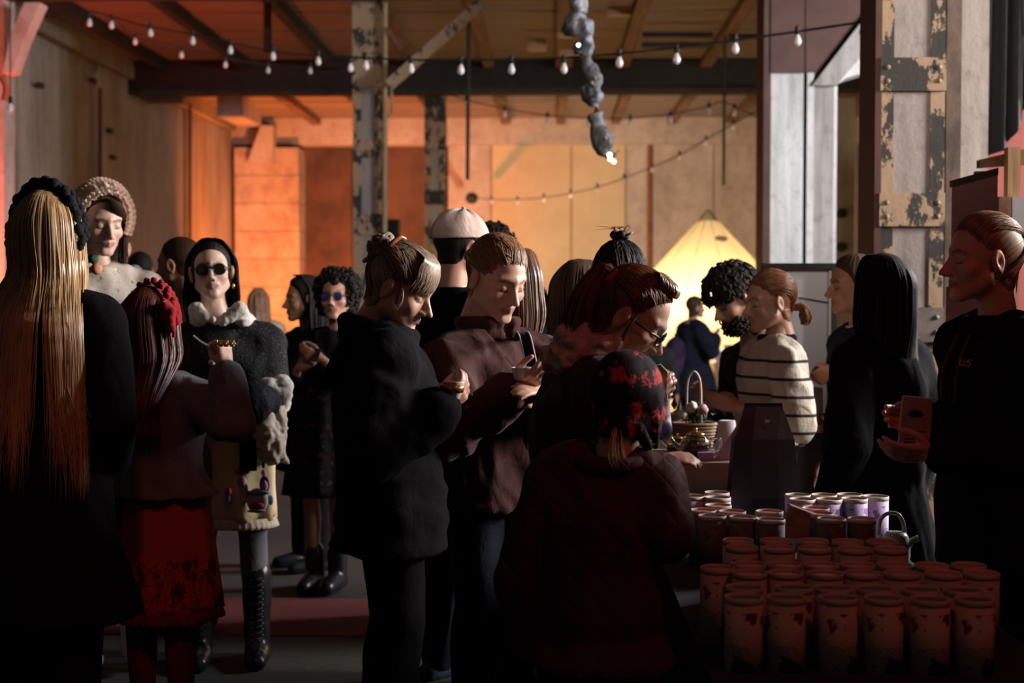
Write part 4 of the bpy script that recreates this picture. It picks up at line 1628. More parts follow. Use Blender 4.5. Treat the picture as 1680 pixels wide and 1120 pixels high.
# things among the canisters
P = on_z(1256, 872, ZT)
YB = 4.56
bag = thing('carrier_bag', V3(xat(1256, YB), YB + 0.04, ZT), 'tall black tapered bag standing at the back of the stall table', 'bag')
bm2 = MB()
W0, W1 = (xat(1313, YB) - xat(1200, YB)) / 2, (xat(1290, YB) - xat(1227, YB)) / 2
zt_ = zat(668, YB)
cx = xat(1256, YB)
V = []
for f, w, d in ((0, W0 * 0.98, 0.05), (0.3, W0, 0.055), (0.75, W0 * 0.72 + W1 * 0.28, 0.035), (1.0, W1, 0.008)):
    for sx, sy in ((-1, -1), (-0.4, -1.15), (0.4, -1.1), (1, -1), (1, 1), (0.4, 1.1), (-0.4, 1.15), (-1, 1)):
        V.append([cx + sx * w, YB + 0.04 + sy * d, ZT + 0.002 + (zt_ - ZT) * f])
F = [[i * 8 + j, i * 8 + (j + 1) % 8, (i + 1) * 8 + (j + 1) % 8, (i + 1) * 8 + j] for i in range(3) for j in range(8)] + [list(range(8))[::-1], list(range(24, 32))]
mk('bag_body', V, F, mat('black_coated_paper', (0.012, 0.012, 0.013), (0.008, 0.008, 0.008), rough=0.5, scale=6, bmp=0.3), bag, smooth=False)
MB().box((cx, YB + 0.04, zt_ + 0.006), (W1 * 2, 0.012, 0.014)).build('folded_top', MATS['black_coated_paper'], bag)
MB().box(at(1259, 691, YB - 0.012), (0.014, 0.004, 0.008)).build('seal_sticker', C_RIM, bag)

P0 = on_z(1300, 884, ZT)
cd = MB()
q = [at(1276, 882, 4.04), at(1326, 884, 4.04), at(1342, 846, 4.04), at(1297, 829, 4.04)]
cd.prism(q, (0.0, 0.018, 0.004))
o = cd.build('gift_box', mat('brown_card', (0.28, 0.14, 0.09), (0.18, 0.08, 0.06), rough=0.7, scale=30, bmp=0))
o.location.z += 0
tag(o, 'flat brown card box leaning against the dark canisters', 'box')

jz = on_z(1470, 925, ZT)
jx, jy = xat(1466, 4.12), 4.12
jg = thing('jug', (jx, jy, ZT), 'pale enamel jug with an arched handle beside the lilac canisters', 'jug')
C_EN = mat('enamel', (0.52, 0.46, 0.42), (0.45, 0.40, 0.36), rough=0.25, scale=5, bmp=0)
MB().lathe((jx + 0.012, jy, ZT), [(0.0001, 0.001), (0.036, 0.001), (0.042, 0.02), (0.042, 0.05), (0.036, 0.08), (0.028, 0.092), (0.0001, 0.094)], 24).build('jug_body', C_EN, jg, True)
MB().tube(catmull([V3(jx - 0.036, jy, ZT + 0.085), V3(jx - 0.032, jy, ZT + 0.125), V3(jx - 0.012, jy, ZT + 0.145), V3(jx + 0.018, jy, ZT + 0.143), V3(jx + 0.034, jy, ZT + 0.115), V3(jx + 0.038, jy, ZT + 0.075)], 5), 0.006, 8).build('handle', C_EN, jg, True)
MB().tube(catmull([V3(jx + 0.04, jy, ZT + 0.05), V3(jx + 0.058, jy, ZT + 0.066), V3(jx + 0.078, jy, ZT + 0.075)], 4), [0.014] * 4 + [0.009] * 5, 8).build('spout', C_EN, jg, True)

# ------------------------------------------------------------------ tea table behind
ZT2 = 0.905
C_LINEN = mat('linen_tablecloth', (0.40, 0.32, 0.24), (0.34, 0.27, 0.20), rough=0.95, scale=18, bmp=0.2)
cloth_table('tea_table', 'linen covered tea table behind the stall table', 0.37, 0.86, 4.98, 5.42, ZT2, C_LINEN)
GL = mat_glass('clear_glass', (0.93, 0.9, 0.86), 0.04)
C_GOLD = mat('gold_metal', (0.72, 0.45, 0.16), (0.6, 0.36, 0.12), rough=0.25, metal=0.9, scale=6, bmp=0)
C_TEA = mat('dark_tea', (0.10, 0.04, 0.015), (0.07, 0.03, 0.01), rough=0.2, bmp=0)


def teapot(label, px, Y, r, lidc):
    x = xat(px, Y)
    t = thing('teapot', (x, Y, ZT2), label, 'teapot')
    MB().lathe((x, Y, ZT2), [(0.0001, 0.001), (r * .8, 0.001), (r, r * .45), (r * .98, r * .9), (r * .7, r * 1.35), (r * .55, r * 1.45), (r * .52, r * 1.45), (r * .66, r * 1.33), (r * .93, r * .9), (r * .95, r * .45), (r * .76, 0.006), (0.0001, 0.006)], 24).build('glass_body', GL, t, True)
    MB().lathe((x, Y, ZT2), [(0.0001, 0.007), (r * .75, 0.007), (r * .92, r * .45), (r * .91, r * .8), (0.0001, r * .8)], 24).build('tea', C_TEA, t, True)
    l_ = MB().lathe((x, Y, ZT2), [(r * .58, r * 1.44), (r * .58, r * 1.5), (r * .3, r * 1.62), (0.0001, r * 1.66)], 24).build('lid', lidc, t, True)
    MB().ball((x, Y, ZT2 + r * 1.75), r * 0.13).build('knob', lidc, l_, True)
    MB().tube(catmull([V3(x + r * .9, Y, ZT2 + r * 1.15), V3(x + r * 1.5, Y, ZT2 + r * 1.2), V3(x + r * 1.55, Y, ZT2 + r * .6), V3(x + r * .95, Y, ZT2 + r * .35)], 5), r * .09, 8).build('handle', GL, t, True)
    MB().tube(catmull([V3(x - r * .9, Y, ZT2 + r * .6), V3(x - r * 1.3, Y, ZT2 + r * .9), V3(x - r * 1.55, Y, ZT2 + r * 1.35)], 4), np.linspace(r * .2, r * .08, 9), 8).build('spout', GL, t, True)


teapot('large glass teapot with gold lid in front of the lilac card box', 1142, 5.14, 0.058, C_GOLD)
teapot('small glass teapot with gold lid beside the woman with the scarf', 1112, 5.28, 0.04, C_GOLD)
x, Y = xat(1139, 5.34), 5.34
bk = thing('basket', (x, Y, ZT2), 'basket with tall pale hoop handle and greenery on the tea table', 'basket')
C_WICK = mat('wicker', (0.20, 0.13, 0.08), (0.13, 0.08, 0.05), rough=0.8, scale=30, bmp=0.4)
b = MB()
for i in range(9):
    z_ = ZT2 + 0.008 + i * 0.012
    rr = 0.062 + 0.02 * i / 8
    b.tube([V3(x + rr * math.cos(a) * (1 + 0.03 * (-1) ** int(a * 5)), Y + rr * 0.7 * math.sin(a), z_) for a in np.linspace(0, 2 * np.pi, 33)], 0.0065, 5, False)
b.build('woven_side', C_WICK, bk, True)
MB().lathe((x, Y, ZT2), [(0.0001, 0.002), (0.06, 0.002), (0.06, 0.01), (0.0001, 0.01)], 20).build('bottom', C_WICK, bk)
z1 = zat(609, Y)
MB().tube(catmull([V3(x - 0.026, Y, ZT2 + 0.08), V3(x - 0.026, Y, z1 - 0.07), V3(x - 0.018, Y, z1 - 0.02), V3(x, Y, z1), V3(x + 0.018, Y, z1 - 0.02), V3(x + 0.026, Y, z1 - 0.07), V3(x + 0.028, Y, ZT2 + 0.08)], 6), 0.0045, 8).build('handle', mat('pale_cane', (0.50, 0.38, 0.28), (0.42, 0.31, 0.22), rough=0.6, bmp=0), bk, True)
leafm = mat('dark_leaves', (0.035, 0.045, 0.028), (0.06, 0.06, 0.04), rough=0.7, scale=20, bmp=0)
rg = np.random.RandomState(11)
leaf = np.array([[0, 0, 0], [0.012, 0.02, 0.004], [0, 0.05, 0], [-0.012, 0.02, 0.004]])
for i in range(34):
    M_ = np.array(Matrix.Rotation(rg.rand() * 6.28, 3, 'Z') @ Matrix.Rotation(rg.rand() * 1.8 - 0.2, 3, 'X'))
    c0 = V3(x + rg.normal() * 0.035, Y + rg.normal() * 0.02, ZT2 + 0.10 + rg.rand() * 0.06)
    mk('leaf', leaf @ M_.T + c0, [[0, 1, 2], [0, 2, 3]], leafm, bk, smooth=False)
for (dx, dz, m_) in ((-0.01, 0.17, C_EN), (0.03, 0.16, mat('pink_bloom', (0.4, 0.25, 0.25), (0.35, 0.2, 0.2), bmp=0)), (-0.045, 0.14, C_EN)):
    v, f = ball((x + dx, Y - 0.03, ZT2 + dz), (0.022, 0.022, 0.018), 14, 9)
    v = v + (vnoise(v * 140)[:, None] - 0.5) * 0.012
    mk('bloom', v, f, m_, bk)
# lilac card wedge and box
C_LIL = mat('lilac_card', (0.55, 0.34, 0.50), (0.50, 0.30, 0.46), rough=0.7, scale=8, bmp=0)
C_LILP = mat_peel('lilac_card_print', (0.58, 0.38, 0.54), (0.16, 0.05, 0.12), 0.36, 0.39, 26.0, (1, 1, 1), 0.7)
Yl = 5.06
t = thing('card_display', V3(xat(1190, Yl), Yl, ZT2), 'lilac printed card wedge and slip on the linen table edge', 'card display')
P = [at(x_, y_, Yl) for x_, y_ in ((1171, 754), (1199, 754), (1207, 712), (1210, 700))]
for p in P:
    p[2] = max(p[2], ZT2 + 0.001)
MB().prism(P, (0.0, 0.03, 0)).build('wedge', C_LILP, t)
MB().box((xat(1159, Yl), Yl + 0.03, ZT2 + 0.014), (0.055, 0.07, 0.026)).build('box', C_LIL, t)
t = thing('paper_cup', (xat(1194, 5.25), 5.25, ZT2), 'pale paper cup upside down behind the lilac wedge', 'cup')
C_PAPER = mat('paper_white', (0.55, 0.50, 0.52), (0.5, 0.45, 0.48), rough=0.75, scale=6, bmp=0)
MB().lathe((xat(1194, 5.25), 5.25, ZT2), [(0.0001, 0.001), (0.045, 0.001), (0.046, 0.006), (0.030, 0.125), (0.027, 0.125), (0.0001, 0.122)], 24).build('cup_wall', C_PAPER, t, True)
for (px, py, nm, lb) in ((1088, 712, 'saucer', 'small gold rimmed saucer near the child in the floral hat'), (1112, 708, 'saucer', 'gold rimmed saucer beside the glass teapots')):
    x_ = xat(px, 5.08)
    t = thing('saucer', (x_, 5.08, ZT2), lb, 'saucer')
    MB().lathe((x_, 5.08, ZT2), [(0.0001, 0.001), (0.02, 0.001), (0.04, 0.010), (0.042, 0.012), (0.02, 0.006), (0.0001, 0.005)], 24).build('dish', C_EN, t, True)
    MB().lathe((x_, 5.08, ZT2), [(0.040, 0.010), (0.0425, 0.0125), (0.0425, 0.0145), (0.039, 0.012), (0.040, 0.010)], 24).build('gold_rim', C_GOLD, t, True)

# ------------------------------------------------------------------ grey framed glass board
YG = 7.6
x0, x1 = xat(1249, YG), xat(1371, YG)
z1 = zat(432, YG)
z0 = 0.35
bd = thing('glazed_board', ((x0 + x1) / 2, YG, 0), 'tall grey board in a black frame standing behind the striped sweater', 'board')
C_BRD = mat('grey_board', (0.62, 0.64, 0.70), (0.55, 0.57, 0.62), rough=0.35, scale=1.5, bmp=0.02)
MB().box(((x0 + x1) / 2, YG + 0.03, (z0 + z1) / 2), (x1 - x0 - 0.05, 0.02, z1 - z0 - 0.05)).build('panel', C_BRD, bd)
fr = 0.030
for (cx_, cz_, sx_, sz_) in (((x0 + x1) / 2, z1 - fr / 2, x1 - x0, fr), ((x0 + x1) / 2, z0 + fr / 2, x1 - x0, fr), (x0 + fr / 2, (z0 + z1) / 2, fr, z1 - z0 - 2 * fr), (x1 - fr / 2, (z0 + z1) / 2, fr, z1 - z0 - 2 * fr)):
    MB().box((cx_, YG, cz_), (sx_, 0.06, sz_)).build('frame_rail', C_STEEL, bd)
MB().box((x1 - 0.036, YG - 0.008, (z0 + z1) / 2), (0.010, 0.05, z1 - z0 - 0.08)).build('trim_strip', C_EN, bd)
MB().box((xat(1276, YG), YG - 0.005, zat(450, YG)), (0.09, 0.02, 0.035)).build('hinge_plate', C_STEEL, bd)
for xx in (x0 + 0.05, x1 - 0.05):
    MB().box((xx, YG + 0.03, z0 / 2), (0.04, 0.3, z0)).build('foot', C_STEEL, bd)
chalk = mat('chalk', (0.62, 0.63, 0.66), (0.58, 0.59, 0.62), rough=0.9, bmp=0)
rg = np.random.RandomState(4)
for (xa, xb, y_) in ((1314, 1350, 450), (1305, 1340, 478)):
    xx = xa
    while xx < xb:
        w_ = rg.uniform(2, 5)
        MB().box(at(xx + w_ / 2, y_ + rg.uniform(-1, 1), YG + 0.018), (w_ * 0.0028, 0.002, rg.uniform(0.004, 0.010))).build('chalk_mark', chalk, bd)
        xx += w_ + 1.5
MB().tube([at(1310, 488, YG + 0.01), at(1334, 492, YG + 0.01), at(1362, 497, YG + 0.01)], 0.004, 6).build('cord', C_STEEL, bd)
MB().ball(at(1316, 496, YG + 0.01), 0.009).build('knob', chalk, bd, True)
# vase and small jars on a low counter by the board
YV = 6.9
zc = zat(692, YV)
ct = thing('counter', (xat(1335, YV), YV, 0), 'dark low counter in front of the grey board', 'counter')
MB().box((xat(1340, YV), YV + 0.05, zc - 0.02), (0.42, 0.3, 0.04)).build('counter_top', C_WOOD, ct)
MB().box((xat(1340, YV), YV + 0.06, (zc - 0.04) / 2), (0.38, 0.26, zc - 0.04)).build('counter_body', C_STEEL, ct)
xv = xat(1342, YV)
o = thing('glass_vase', (xv, YV, zc), 'tall frosted glass vase on the counter by the grey board', 'vase')
fm, fnt, fb = _nodes('frosted_glass')
fb.inputs['Base Color'].default_value = (0.75, 0.72, 0.78, 1)
fb.inputs['Roughness'].default_value = 0.35
fb.inputs['Transmission Weight'].default_value = 0.7
MB().lathe((xv, YV, zc), [(0.0001, 0.001), (0.026, 0.001), (0.030, 0.17), (0.028, 0.17), (0.024, 0.01), (0.0001, 0.01)], 24).build('vase_wall', fm, o, True)
for px, h_, lb in ((1328, 0.06, 'short pale jar left of the frosted vase'), (1352, 0.05, 'small gold jar right of the frosted vase'), (1360, 0.07, 'thin pale bottle at the counter end by the frame')):
    xx = xat(px, YV - 0.05)
    o = thing('jar', (xx, YV - 0.05, zc), lb, 'jar')
    MB().lathe((xx, YV - 0.05, zc), [(0.0001, 0.001), (0.013, 0.001), (0.014, h_ * .7), (0.008, h_ * .85), (0.0001, h_ * .85)], 16).build('jar_body', C_EN if px != 1352 else C_GOLD, o, True)
    MB().lathe((xx, YV - 0.05, zc), [(0.009, h_ * .85), (0.009, h_), (0.0001, h_)], 16).build('stopper', C_STEEL, o, True)

# ------------------------------------------------------------------ bell tent and what is in front of it
YTn = 18.5
ap = at(1162, 345, YTn)
tm, tnt, tb = _nodes('tent_canvas')
tn = noise(tnt, 2.0, 4, stretch=(2, 2, 0.4))
tnt.links.new(ramp(tnt, tn, [(0.35, (0.62, 0.52, 0.34)), (0.65, (0.70, 0.60, 0.42))]), tb.inputs['Base Color'])
tb.inputs['Roughness'].default_value = 0.95
tr_ = nnode(tnt, 'ShaderNodeBsdfTranslucent')
tr_.inputs[0].default_value = (0.72, 0.58, 0.34, 1)
ms = nnode(tnt, 'ShaderNodeMixShader')
ms.inputs[0].default_value = 0.45
tnt.links.new(tb.outputs[0], ms.inputs[1])
tnt.links.new(tr_.outputs[0], ms.inputs[2])
tnt.links.new(ms.outputs[0], tnt.nodes['Material Output'].inputs[0])
tent = thing('bell_tent', (ap[0], ap[1], 0), 'cream canvas bell tent glowing by the far wall', 'tent')
RT, zw = 1.92, 0.62
n = 12
for i in range(n):
    a0, a1 = 2 * math.pi * i / n + 0.13, 2 * math.pi * (i + 1) / n + 0.13
    rows_ = []
    for f in np.linspace(0, 1, 9):
        row = []
        for g in np.linspace(0, 1, 7):
            a = a0 + (a1 - a0) * g
            sag = 1 - 0.05 * math.sin(math.pi * f) - 0.03 * math.sin(math.pi * g) * f
            row.append([ap[0] + RT * f * sag * math.cos(a), ap[1] + RT * f * sag * math.sin(a), ap[2] + (zw - ap[2]) * f])
        rows_.append(row)
    row = []
    for g in np.linspace(0, 1, 7):
        a = a0 + (a1 - a0) * g
        row.append([ap[0] + RT * 0.97 * math.cos(a), ap[1] + RT * 0.97 * math.sin(a), 0.01])
    rows_.append(row)
    V = np.array(rows_).reshape(-1, 3)
    F = [[r_ * 7 + c_, r_ * 7 + c_ + 1, (r_ + 1) * 7 + c_ + 1, (r_ + 1) * 7 + c_] for r_ in range(9) for c_ in range(6)]
    mk('canvas_panel', V, F, tm, tent)
    MB().tube([[ap[0] + RT * f * (1 - 0.05 * math.sin(math.pi * f)) * math.cos(a0), ap[1] + RT * f * (1 - 0.05 * math.sin(math.pi * f)) * math.sin(a0), ap[2] + (zw - ap[2]) * f] for f in np.linspace(0.02, 1, 9)], 0.004, 6).build('seam', tm, tent, True)
MB().tube([[ap[0], ap[1], 0.0], [ap[0], ap[1], ap[2] + 0.03]], 0.025, 8).build('pole', C_PINE, tent)
MB().lathe((ap[0], ap[1], ap[2] - 0.14), [(0.14, 0), (0.02, 0.16), (0.0001, 0.165)], 16).build('peak_cap', mat('tent_cap', (0.55, 0.42, 0.24), (0.5, 0.38, 0.2), bmp=0), tent, True)
P = at(1183, 392, YTn - 0.35)
MB().ball(P, (0.08, 0.04, 0.04)).build('vent', C_WICK, tent, True)
lamp('tent_lamp', 'POINT', (ap[0] - 0.2, ap[1] - 0.5, 0.9), 240, (1.0, 0.80, 0.52), size=0.15)  # assumed light inside the tent, no lamp in view
lamp('tent_front_lamp', 'SPOT', (0.75, 15.3, 0.7), 480, (1.0, 0.80, 0.54), (ap[0], ap[1], 1.3), 0.15, spot=70, blend=0.7)  # assumed unseen lamp, brightens the canvas from the front
# lit low table with things before the tent
YL = 16.2
for (x0_, x1_, yt, lb, m_, nm) in ((1084, 1118, 598, 'cream topped low table left of the navy coat before the tent', C_LINEN, 'low_table'), (1172, 1216, 596, 'cream low bench right of the navy coat before the tent', C_LINEN, 'bench')):
    a, c = xat(x0_, YL), xat(x1_, YL)
    zt2 = zat(yt, YL)
    t = thing(nm, ((a + c) / 2, YL, 0), lb, 'table')
    MB().box(((a + c) / 2, YL, zt2 - 0.02), (c - a, 0.5, 0.04)).build('top', m_, t)
    MB().box(((a + c) / 2, YL, zt2 - 0.12), (c - a - 0.02, 0.46, 0.16)).build('apron', C_PINE, t)
    for xx in (a + 0.03, c - 0.03):
        MB().box((xx, YL - 0.2, (zt2 - 0.2) / 2), (0.05, 0.05, zt2 - 0.2)).build('leg', C_PINE, t)
        MB().box((xx, YL + 0.2, (zt2 - 0.2) / 2), (0.05, 0.05, zt2 - 0.2)).build('leg', C_PINE, t)
    if nm == 'bench':
        for k_, (px, h_, w_, m2) in enumerate(((1182, 0.13, 0.10, C_LIL), (1197, 0.20, 0.12, C_LINEN), (1208, 0.12, 0.09, C_PINE))):
            bb = MB().box((xat(px, YL), YL - 0.05, zt2 + h_ / 2), (w_, 0.12, h_)).box((xat(px, YL), YL - 0.05, zt2 + h_ + 0.008), (w_ * 1.06, 0.127, 0.016))
            tag(bb.build('parcel', m2), ('lilac parcel on the bench nearest the navy coat', 'tallest cream parcel on the bench before the tent', 'wooden box at the right end of the bench before the tent')[k_], 'parcel')
# glowing lantern far behind the crowd
Yq = 20.0
pl_ = at(905, 493, Yq)
t = thing('lantern', (pl_[0], pl_[1], 0), 'small glowing yellow lantern far behind the long haired woman', 'lantern')
MB().lathe((pl_[0], pl_[1], pl_[2] - 0.12), [(0.0001, 0), (0.05, 0), (0.075, 0.06), (0.085, 0.14), (0.06, 0.22), (0.03, 0.25), (0.0001, 0.25)], 16).build('shade', mat_emit('lantern_glow', (1.0, 0.66, 0.22), 1.6), t, True)
MB().tube([[pl_[0], pl_[1], 0.02], [pl_[0], pl_[1], pl_[2] - 0.12]], 0.02, 8).build('stand', C_STEEL, t)
MB().lathe((pl_[0], pl_[1], 0.0), [(0.0001, 0.001), (0.14, 0.001), (0.14, 0.02), (0.0001, 0.025)], 16).build('foot', C_STEEL, t)
lamp('lantern_lamp', 'POINT', (pl_[0], pl_[1] + 0.2, pl_[2] + 0.3), 60, (1.0, 0.6, 0.2), size=0.1)
# black loudspeaker on a stand between the columns
Ys = 15.6
sx0, sx1 = xat(635, Ys), xat(656, Ys)
sp = thing('loudspeaker', ((sx0 + sx1) / 2, Ys, 0), 'black loudspeaker on a stand between the two peeling columns', 'loudspeaker')
z0, z1 = zat(425, Ys), zat(360, Ys)
MB().box(((sx0 + sx1) / 2, Ys, (z0 + z1) / 2), (sx1 - sx0, 0.22, z1 - z0)).build('cabinet', C_STEEL, sp)
for zz, rr in ((z0 + 0.13, 0.055), (z1 - 0.10, 0.035)):
    MB().lathe(((sx0 + sx1) / 2, Ys - 0.11, zz), [(rr, 0.0), (rr * 1.1, 0.006), (rr * 0.9, 0.008), (rr * 0.3, -0.01), (0.0001, -0.004)], 18, np.array(Matrix.Rotation(R(90), 3, 'X'))).build('cone', C_BLACKCLOTH, sp, True)
MB().tube([[(sx0 + sx1) / 2, Ys, 0.3], [(sx0 + sx1) / 2, Ys, z0]], 0.02, 8).build('pole', C_STEEL, sp)
for a in (0.3, 2.4, 4.5):
    MB().tube([[(sx0 + sx1) / 2, Ys, 0.42], [(sx0 + sx1) / 2 + 0.35 * math.cos(a), Ys + 0.35 * math.sin(a), 0.02]], 0.014, 6).build('leg', C_STEEL, sp)

# ------------------------------------------------------------------ right edge: pink boards, timber frame, drape
C_PINK = mat('pink_board', (0.38, 0.17, 0.165), (0.34, 0.15, 0.145), rough=0.85, scale=60, bmp=0.05)
C_PINKW = mat_peel('pink_spotted_paper', (0.42, 0.21, 0.22), (0.14, 0.05, 0.06), 0.33, 0.38, 16.0, (1, 1, 0.4), 0.8)
pb = thing('display_board', (xat(1600, 4.9), 4.95, 0), 'dull pink display board behind the woman with the ponytail', 'board')
Yb0, Yb1 = 4.98, 4.86
a = at(1563, 301, Yb0)
c = at(1637, 281, Yb1)
poly = [V3(a[0], a[1], 0.0), V3(c[0], c[1], 0.0), c, V3(a[0], a[1], a[2])]
MB().prism(poly, (0.005, 0.03, 0)).build('panel', C_PINK, pb)
poly2 = [V3(a[0] - 0.02, a[1] - 0.012, 0.0), V3(c[0], c[1] - 0.012, 0.0), V3(c[0], c[1] - 0.012, zat(470, 4.9)), V3(a[0] - 0.02, a[1] - 0.012, zat(470, 4.9))]
MB().prism(poly2, (0, 0.010, 0)).build('spotted_paper', C_PINKW, pb)
MB().prism([V3(a[0], a[1] - 0.006, a[2] - 0.012), V3(c[0], c[1] - 0.006, c[2] - 0.012), c + V3(0, -0.006, 0.012), a + V3(0, -0.006, 0.012)], (0, 0.045, 0)).build('top_rail', C_BROWN, pb)
# added screen right of the frame, shades the stall table from the assumed daylight
sc2 = tag(thing('wall_stall_side', (1.85, 3.3, 0), None, None), kind='structure')
MB().box((1.85, 2.9, 0.89), (0.04, 2.8, 1.74)).build('panel', C_BLACKCLOTH, sc2)
for yy in (1.52, 4.28):
    MB().box((1.85, yy, 0.9), (0.06, 0.06, 1.8)).build('post', C_WOOD, sc2)
# pale leaning slat at the table end
P = [at(1517, 955, 4.2), at(1527, 955, 4.2), at(1533, 765, 4.2), at(1529, 765, 4.2)]
fw_ = thing('timber_frame', (xat(1655, 5.6), 5.65, 0), 'pine stud frame behind the pink board at the right edge', 'frame')
YF = 5.6
MB().box((xat(1662, YF), YF + 0.03, zat(243, YF) / 2), (0.048, 0.05, zat(243, YF))).build('stud', C_PINE, fw_)
P = [at(1607, 262, YF + 0.05), at(1700, 240, YF + 0.05), at(1700, 268, YF + 0.05), at(1607, 275, YF + 0.05)]
MB().prism(P, (0, 0.04, 0)).build('rail', C_WOOD, fw_)
MB().box((xat(1617, YF), YF + 0.08, zat(280, YF) / 2), (0.045, 0.04, zat(280, YF))).build('stud', C_WOOD, fw_)
o = MB().prism([at(1661, 324, YF - 0.06), at(1661, 372, YF - 0.06), at(1720, 372, YF - 0.06), at(1720, 320, YF - 0.06)], (0, 0.02, 0)).build('sheet', mat('white_sheet', (0.55, 0.54, 0.57), (0.5, 0.5, 0.52), rough=0.7, bmp=0), fw_)
MB().box((xat(1646, YF), YF + 0.0, zat(345, YF) - 0.2), (0.05, 0.03, 0.5)).build('brace', C_WOOD, fw_)
rp = thing('red_partition', (2.9, 8.6, 0), 'salmon red partition wall glimpsed at the right edge', 'partition')
MB().box((3.0, 8.6, 1.6), (1.3, 0.06, 3.2)).build('sheet', mat('salmon_paint', (0.30, 0.070, 0.055), (0.26, 0.06, 0.045), rough=0.8, bmp=0), rp)
MB().box((3.0, 8.56, 3.2), (1.32, 0.12, 0.05)).build('cap', C_PINE, rp)
# black drape: folds, hung from the ceiling, its lower edge cut on the slant
YR = 7.7
nx, nz = 60, 12
xa, xb = xat(1600, YR), xat(1790, YR)
V = []
for w in (0, 1):
    for i in range(nz):
        for j in range(nx):
            f = j / (nx - 1)
            X = xa + (xb - xa) * f
            px = 1600 + 190 * f
            zl = zat(np.interp(px, [1600, 1648, 1690, 1790], [262, 248, 160, 60]), YR)
            z = 4.88 + (zl - 4.88) * i / (nz - 1)
            V.append([X, YR + 0.05 * math.sin(j * 0.75 + 0.2 * i) + 0.02 * math.sin(j * 1.9) + 0.006 * w, z])
F = []
for w in (0, 1):
    o_ = w * nx * nz
    F += [[o_ + i * nx + j, o_ + i * nx + j + 1, o_ + (i + 1) * nx + j + 1, o_ + (i + 1) * nx + j] for i in range(nz - 1) for j in range(nx - 1)]
tag(mk('drape', V, F, C_BLACKCLOTH), 'black drape hanging from the ceiling at the upper right', 'drape')


# ------------------------------------------------------------------ people
def wrinkle(m, strength=0.32, spec=None):
    """soft creases under the weave of a cloth material"""
    nt = m.node_tree
    bs = nt.nodes['Principled BSDF']
    if spec is not None:
        bs.inputs['Specular IOR Level'].default_value = spec
    old = bs.inputs['Normal'].links[0].from_socket if bs.inputs['Normal'].links else None
    n = noise(nt, 11, 4, 0.5, (1, 1, 0.8), dist=0.8)
    b = nnode(nt, 'ShaderNodeBump')
    b.inputs['Strength'].default_value = strength
    b.inputs['Distance'].default_value = 0.03
    nt.links.new(n, b.inputs['Height'])
    if old is not None:
        nt.links.new(old, b.inputs['Normal'])
    nt.links.new(b.outputs[0], bs.inputs['Normal'])


def cl(name, c, c2=None, rough=0.9, scale=10, sheen=0.0, bscale=160, b=0.25, spec=0.12, **kw):
    if name in MATS:
        return MATS[name]
    m = mat(name, c, c2, rough=rough, scale=scale, bmp=b, bscale=bscale, sheen=sheen * 0.4, bdist=0.003, spec=spec, **kw)
    wrinkle(m)
    return m


BLACK = cl('black_wool', (0.010, 0.009, 0.010), (0.007, 0.007, 0.008), rough=1.0, spec=0.04)
BLACKQ = cl('black_quilt', (0.008, 0.008, 0.009), (0.005, 0.005, 0.006), rough=0.9, spec=0.05)
NAVY = cl('navy_cloth', (0.014, 0.017, 0.034), (0.010, 0.012, 0.025))
DARKB = cl('dark_brown_cloth', (0.030, 0.018, 0.015), (0.02, 0.012, 0.010))
BURG = cl('burgundy_corduroy', (0.075, 0.032, 0.030), (0.050, 0.021, 0.020), scale=14, sheen=0.3)
OLIVE = cl('olive_coat', (0.048, 0.036, 0.022), (0.032, 0.024, 0.015), sheen=0.2)
CHARC = cl('charcoal_cloth', (0.03, 0.03, 0.033), (0.02, 0.02, 0.022))
DENIM = cl('dark_denim', (0.018, 0.022, 0.036), (0.012, 0.014, 0.024))
CREAM = cl('cream_lace', (0.66, 0.56, 0.44), (0.56, 0.46, 0.35), scale=20, b=0.5)
IVORY = cl('ivory_fur', (0.72, 0.66, 0.60), (0.64, 0.58, 0.52), scale=30, b=1.0, bscale=120, sheen=0.6)
SHOE = mat('black_leather', (0.012, 0.012, 0.014), (0.008, 0.008, 0.009), rough=0.32, scale=9, bmp=0.2)
H_DARK = mat_hair('hair_black', (0.008, 0.006, 0.006), (0.018, 0.012, 0.010), rough=0.6, spec=0.15)
H_BRN = mat_hair('hair_brown', (0.025, 0.013, 0.008), (0.070, 0.036, 0.020), rough=0.55, spec=0.2)
H_BLONDE = mat_hair('hair_blonde', (0.27, 0.155, 0.070), (0.62, 0.41, 0.22), rough=0.38, spec=0.55)
H_RED = mat_hair('hair_dark_red', (0.030, 0.006, 0.006), (0.110, 0.018, 0.016))
H_ASH = mat_hair('hair_ash', (0.085, 0.055, 0.040), (0.33, 0.235, 0.17), rough=0.4)
H_LBRN = mat_hair('hair_light_brown', (0.12, 0.055, 0.028), (0.34, 0.18, 0.095), rough=0.42, spec=0.4)
H_AUB = mat_hair('hair_auburn', (0.060, 0.024, 0.012), (0.20, 0.090, 0.042), rough=0.38, spec=0.5)
H_GING = mat_hair('hair_ginger', (0.09, 0.030, 0.012), (0.26, 0.095, 0.035))
PALE = (0.58, 0.37, 0.29)
WARM = (0.50, 0.29, 0.20)
TAN = (0.36, 0.20, 0.13)


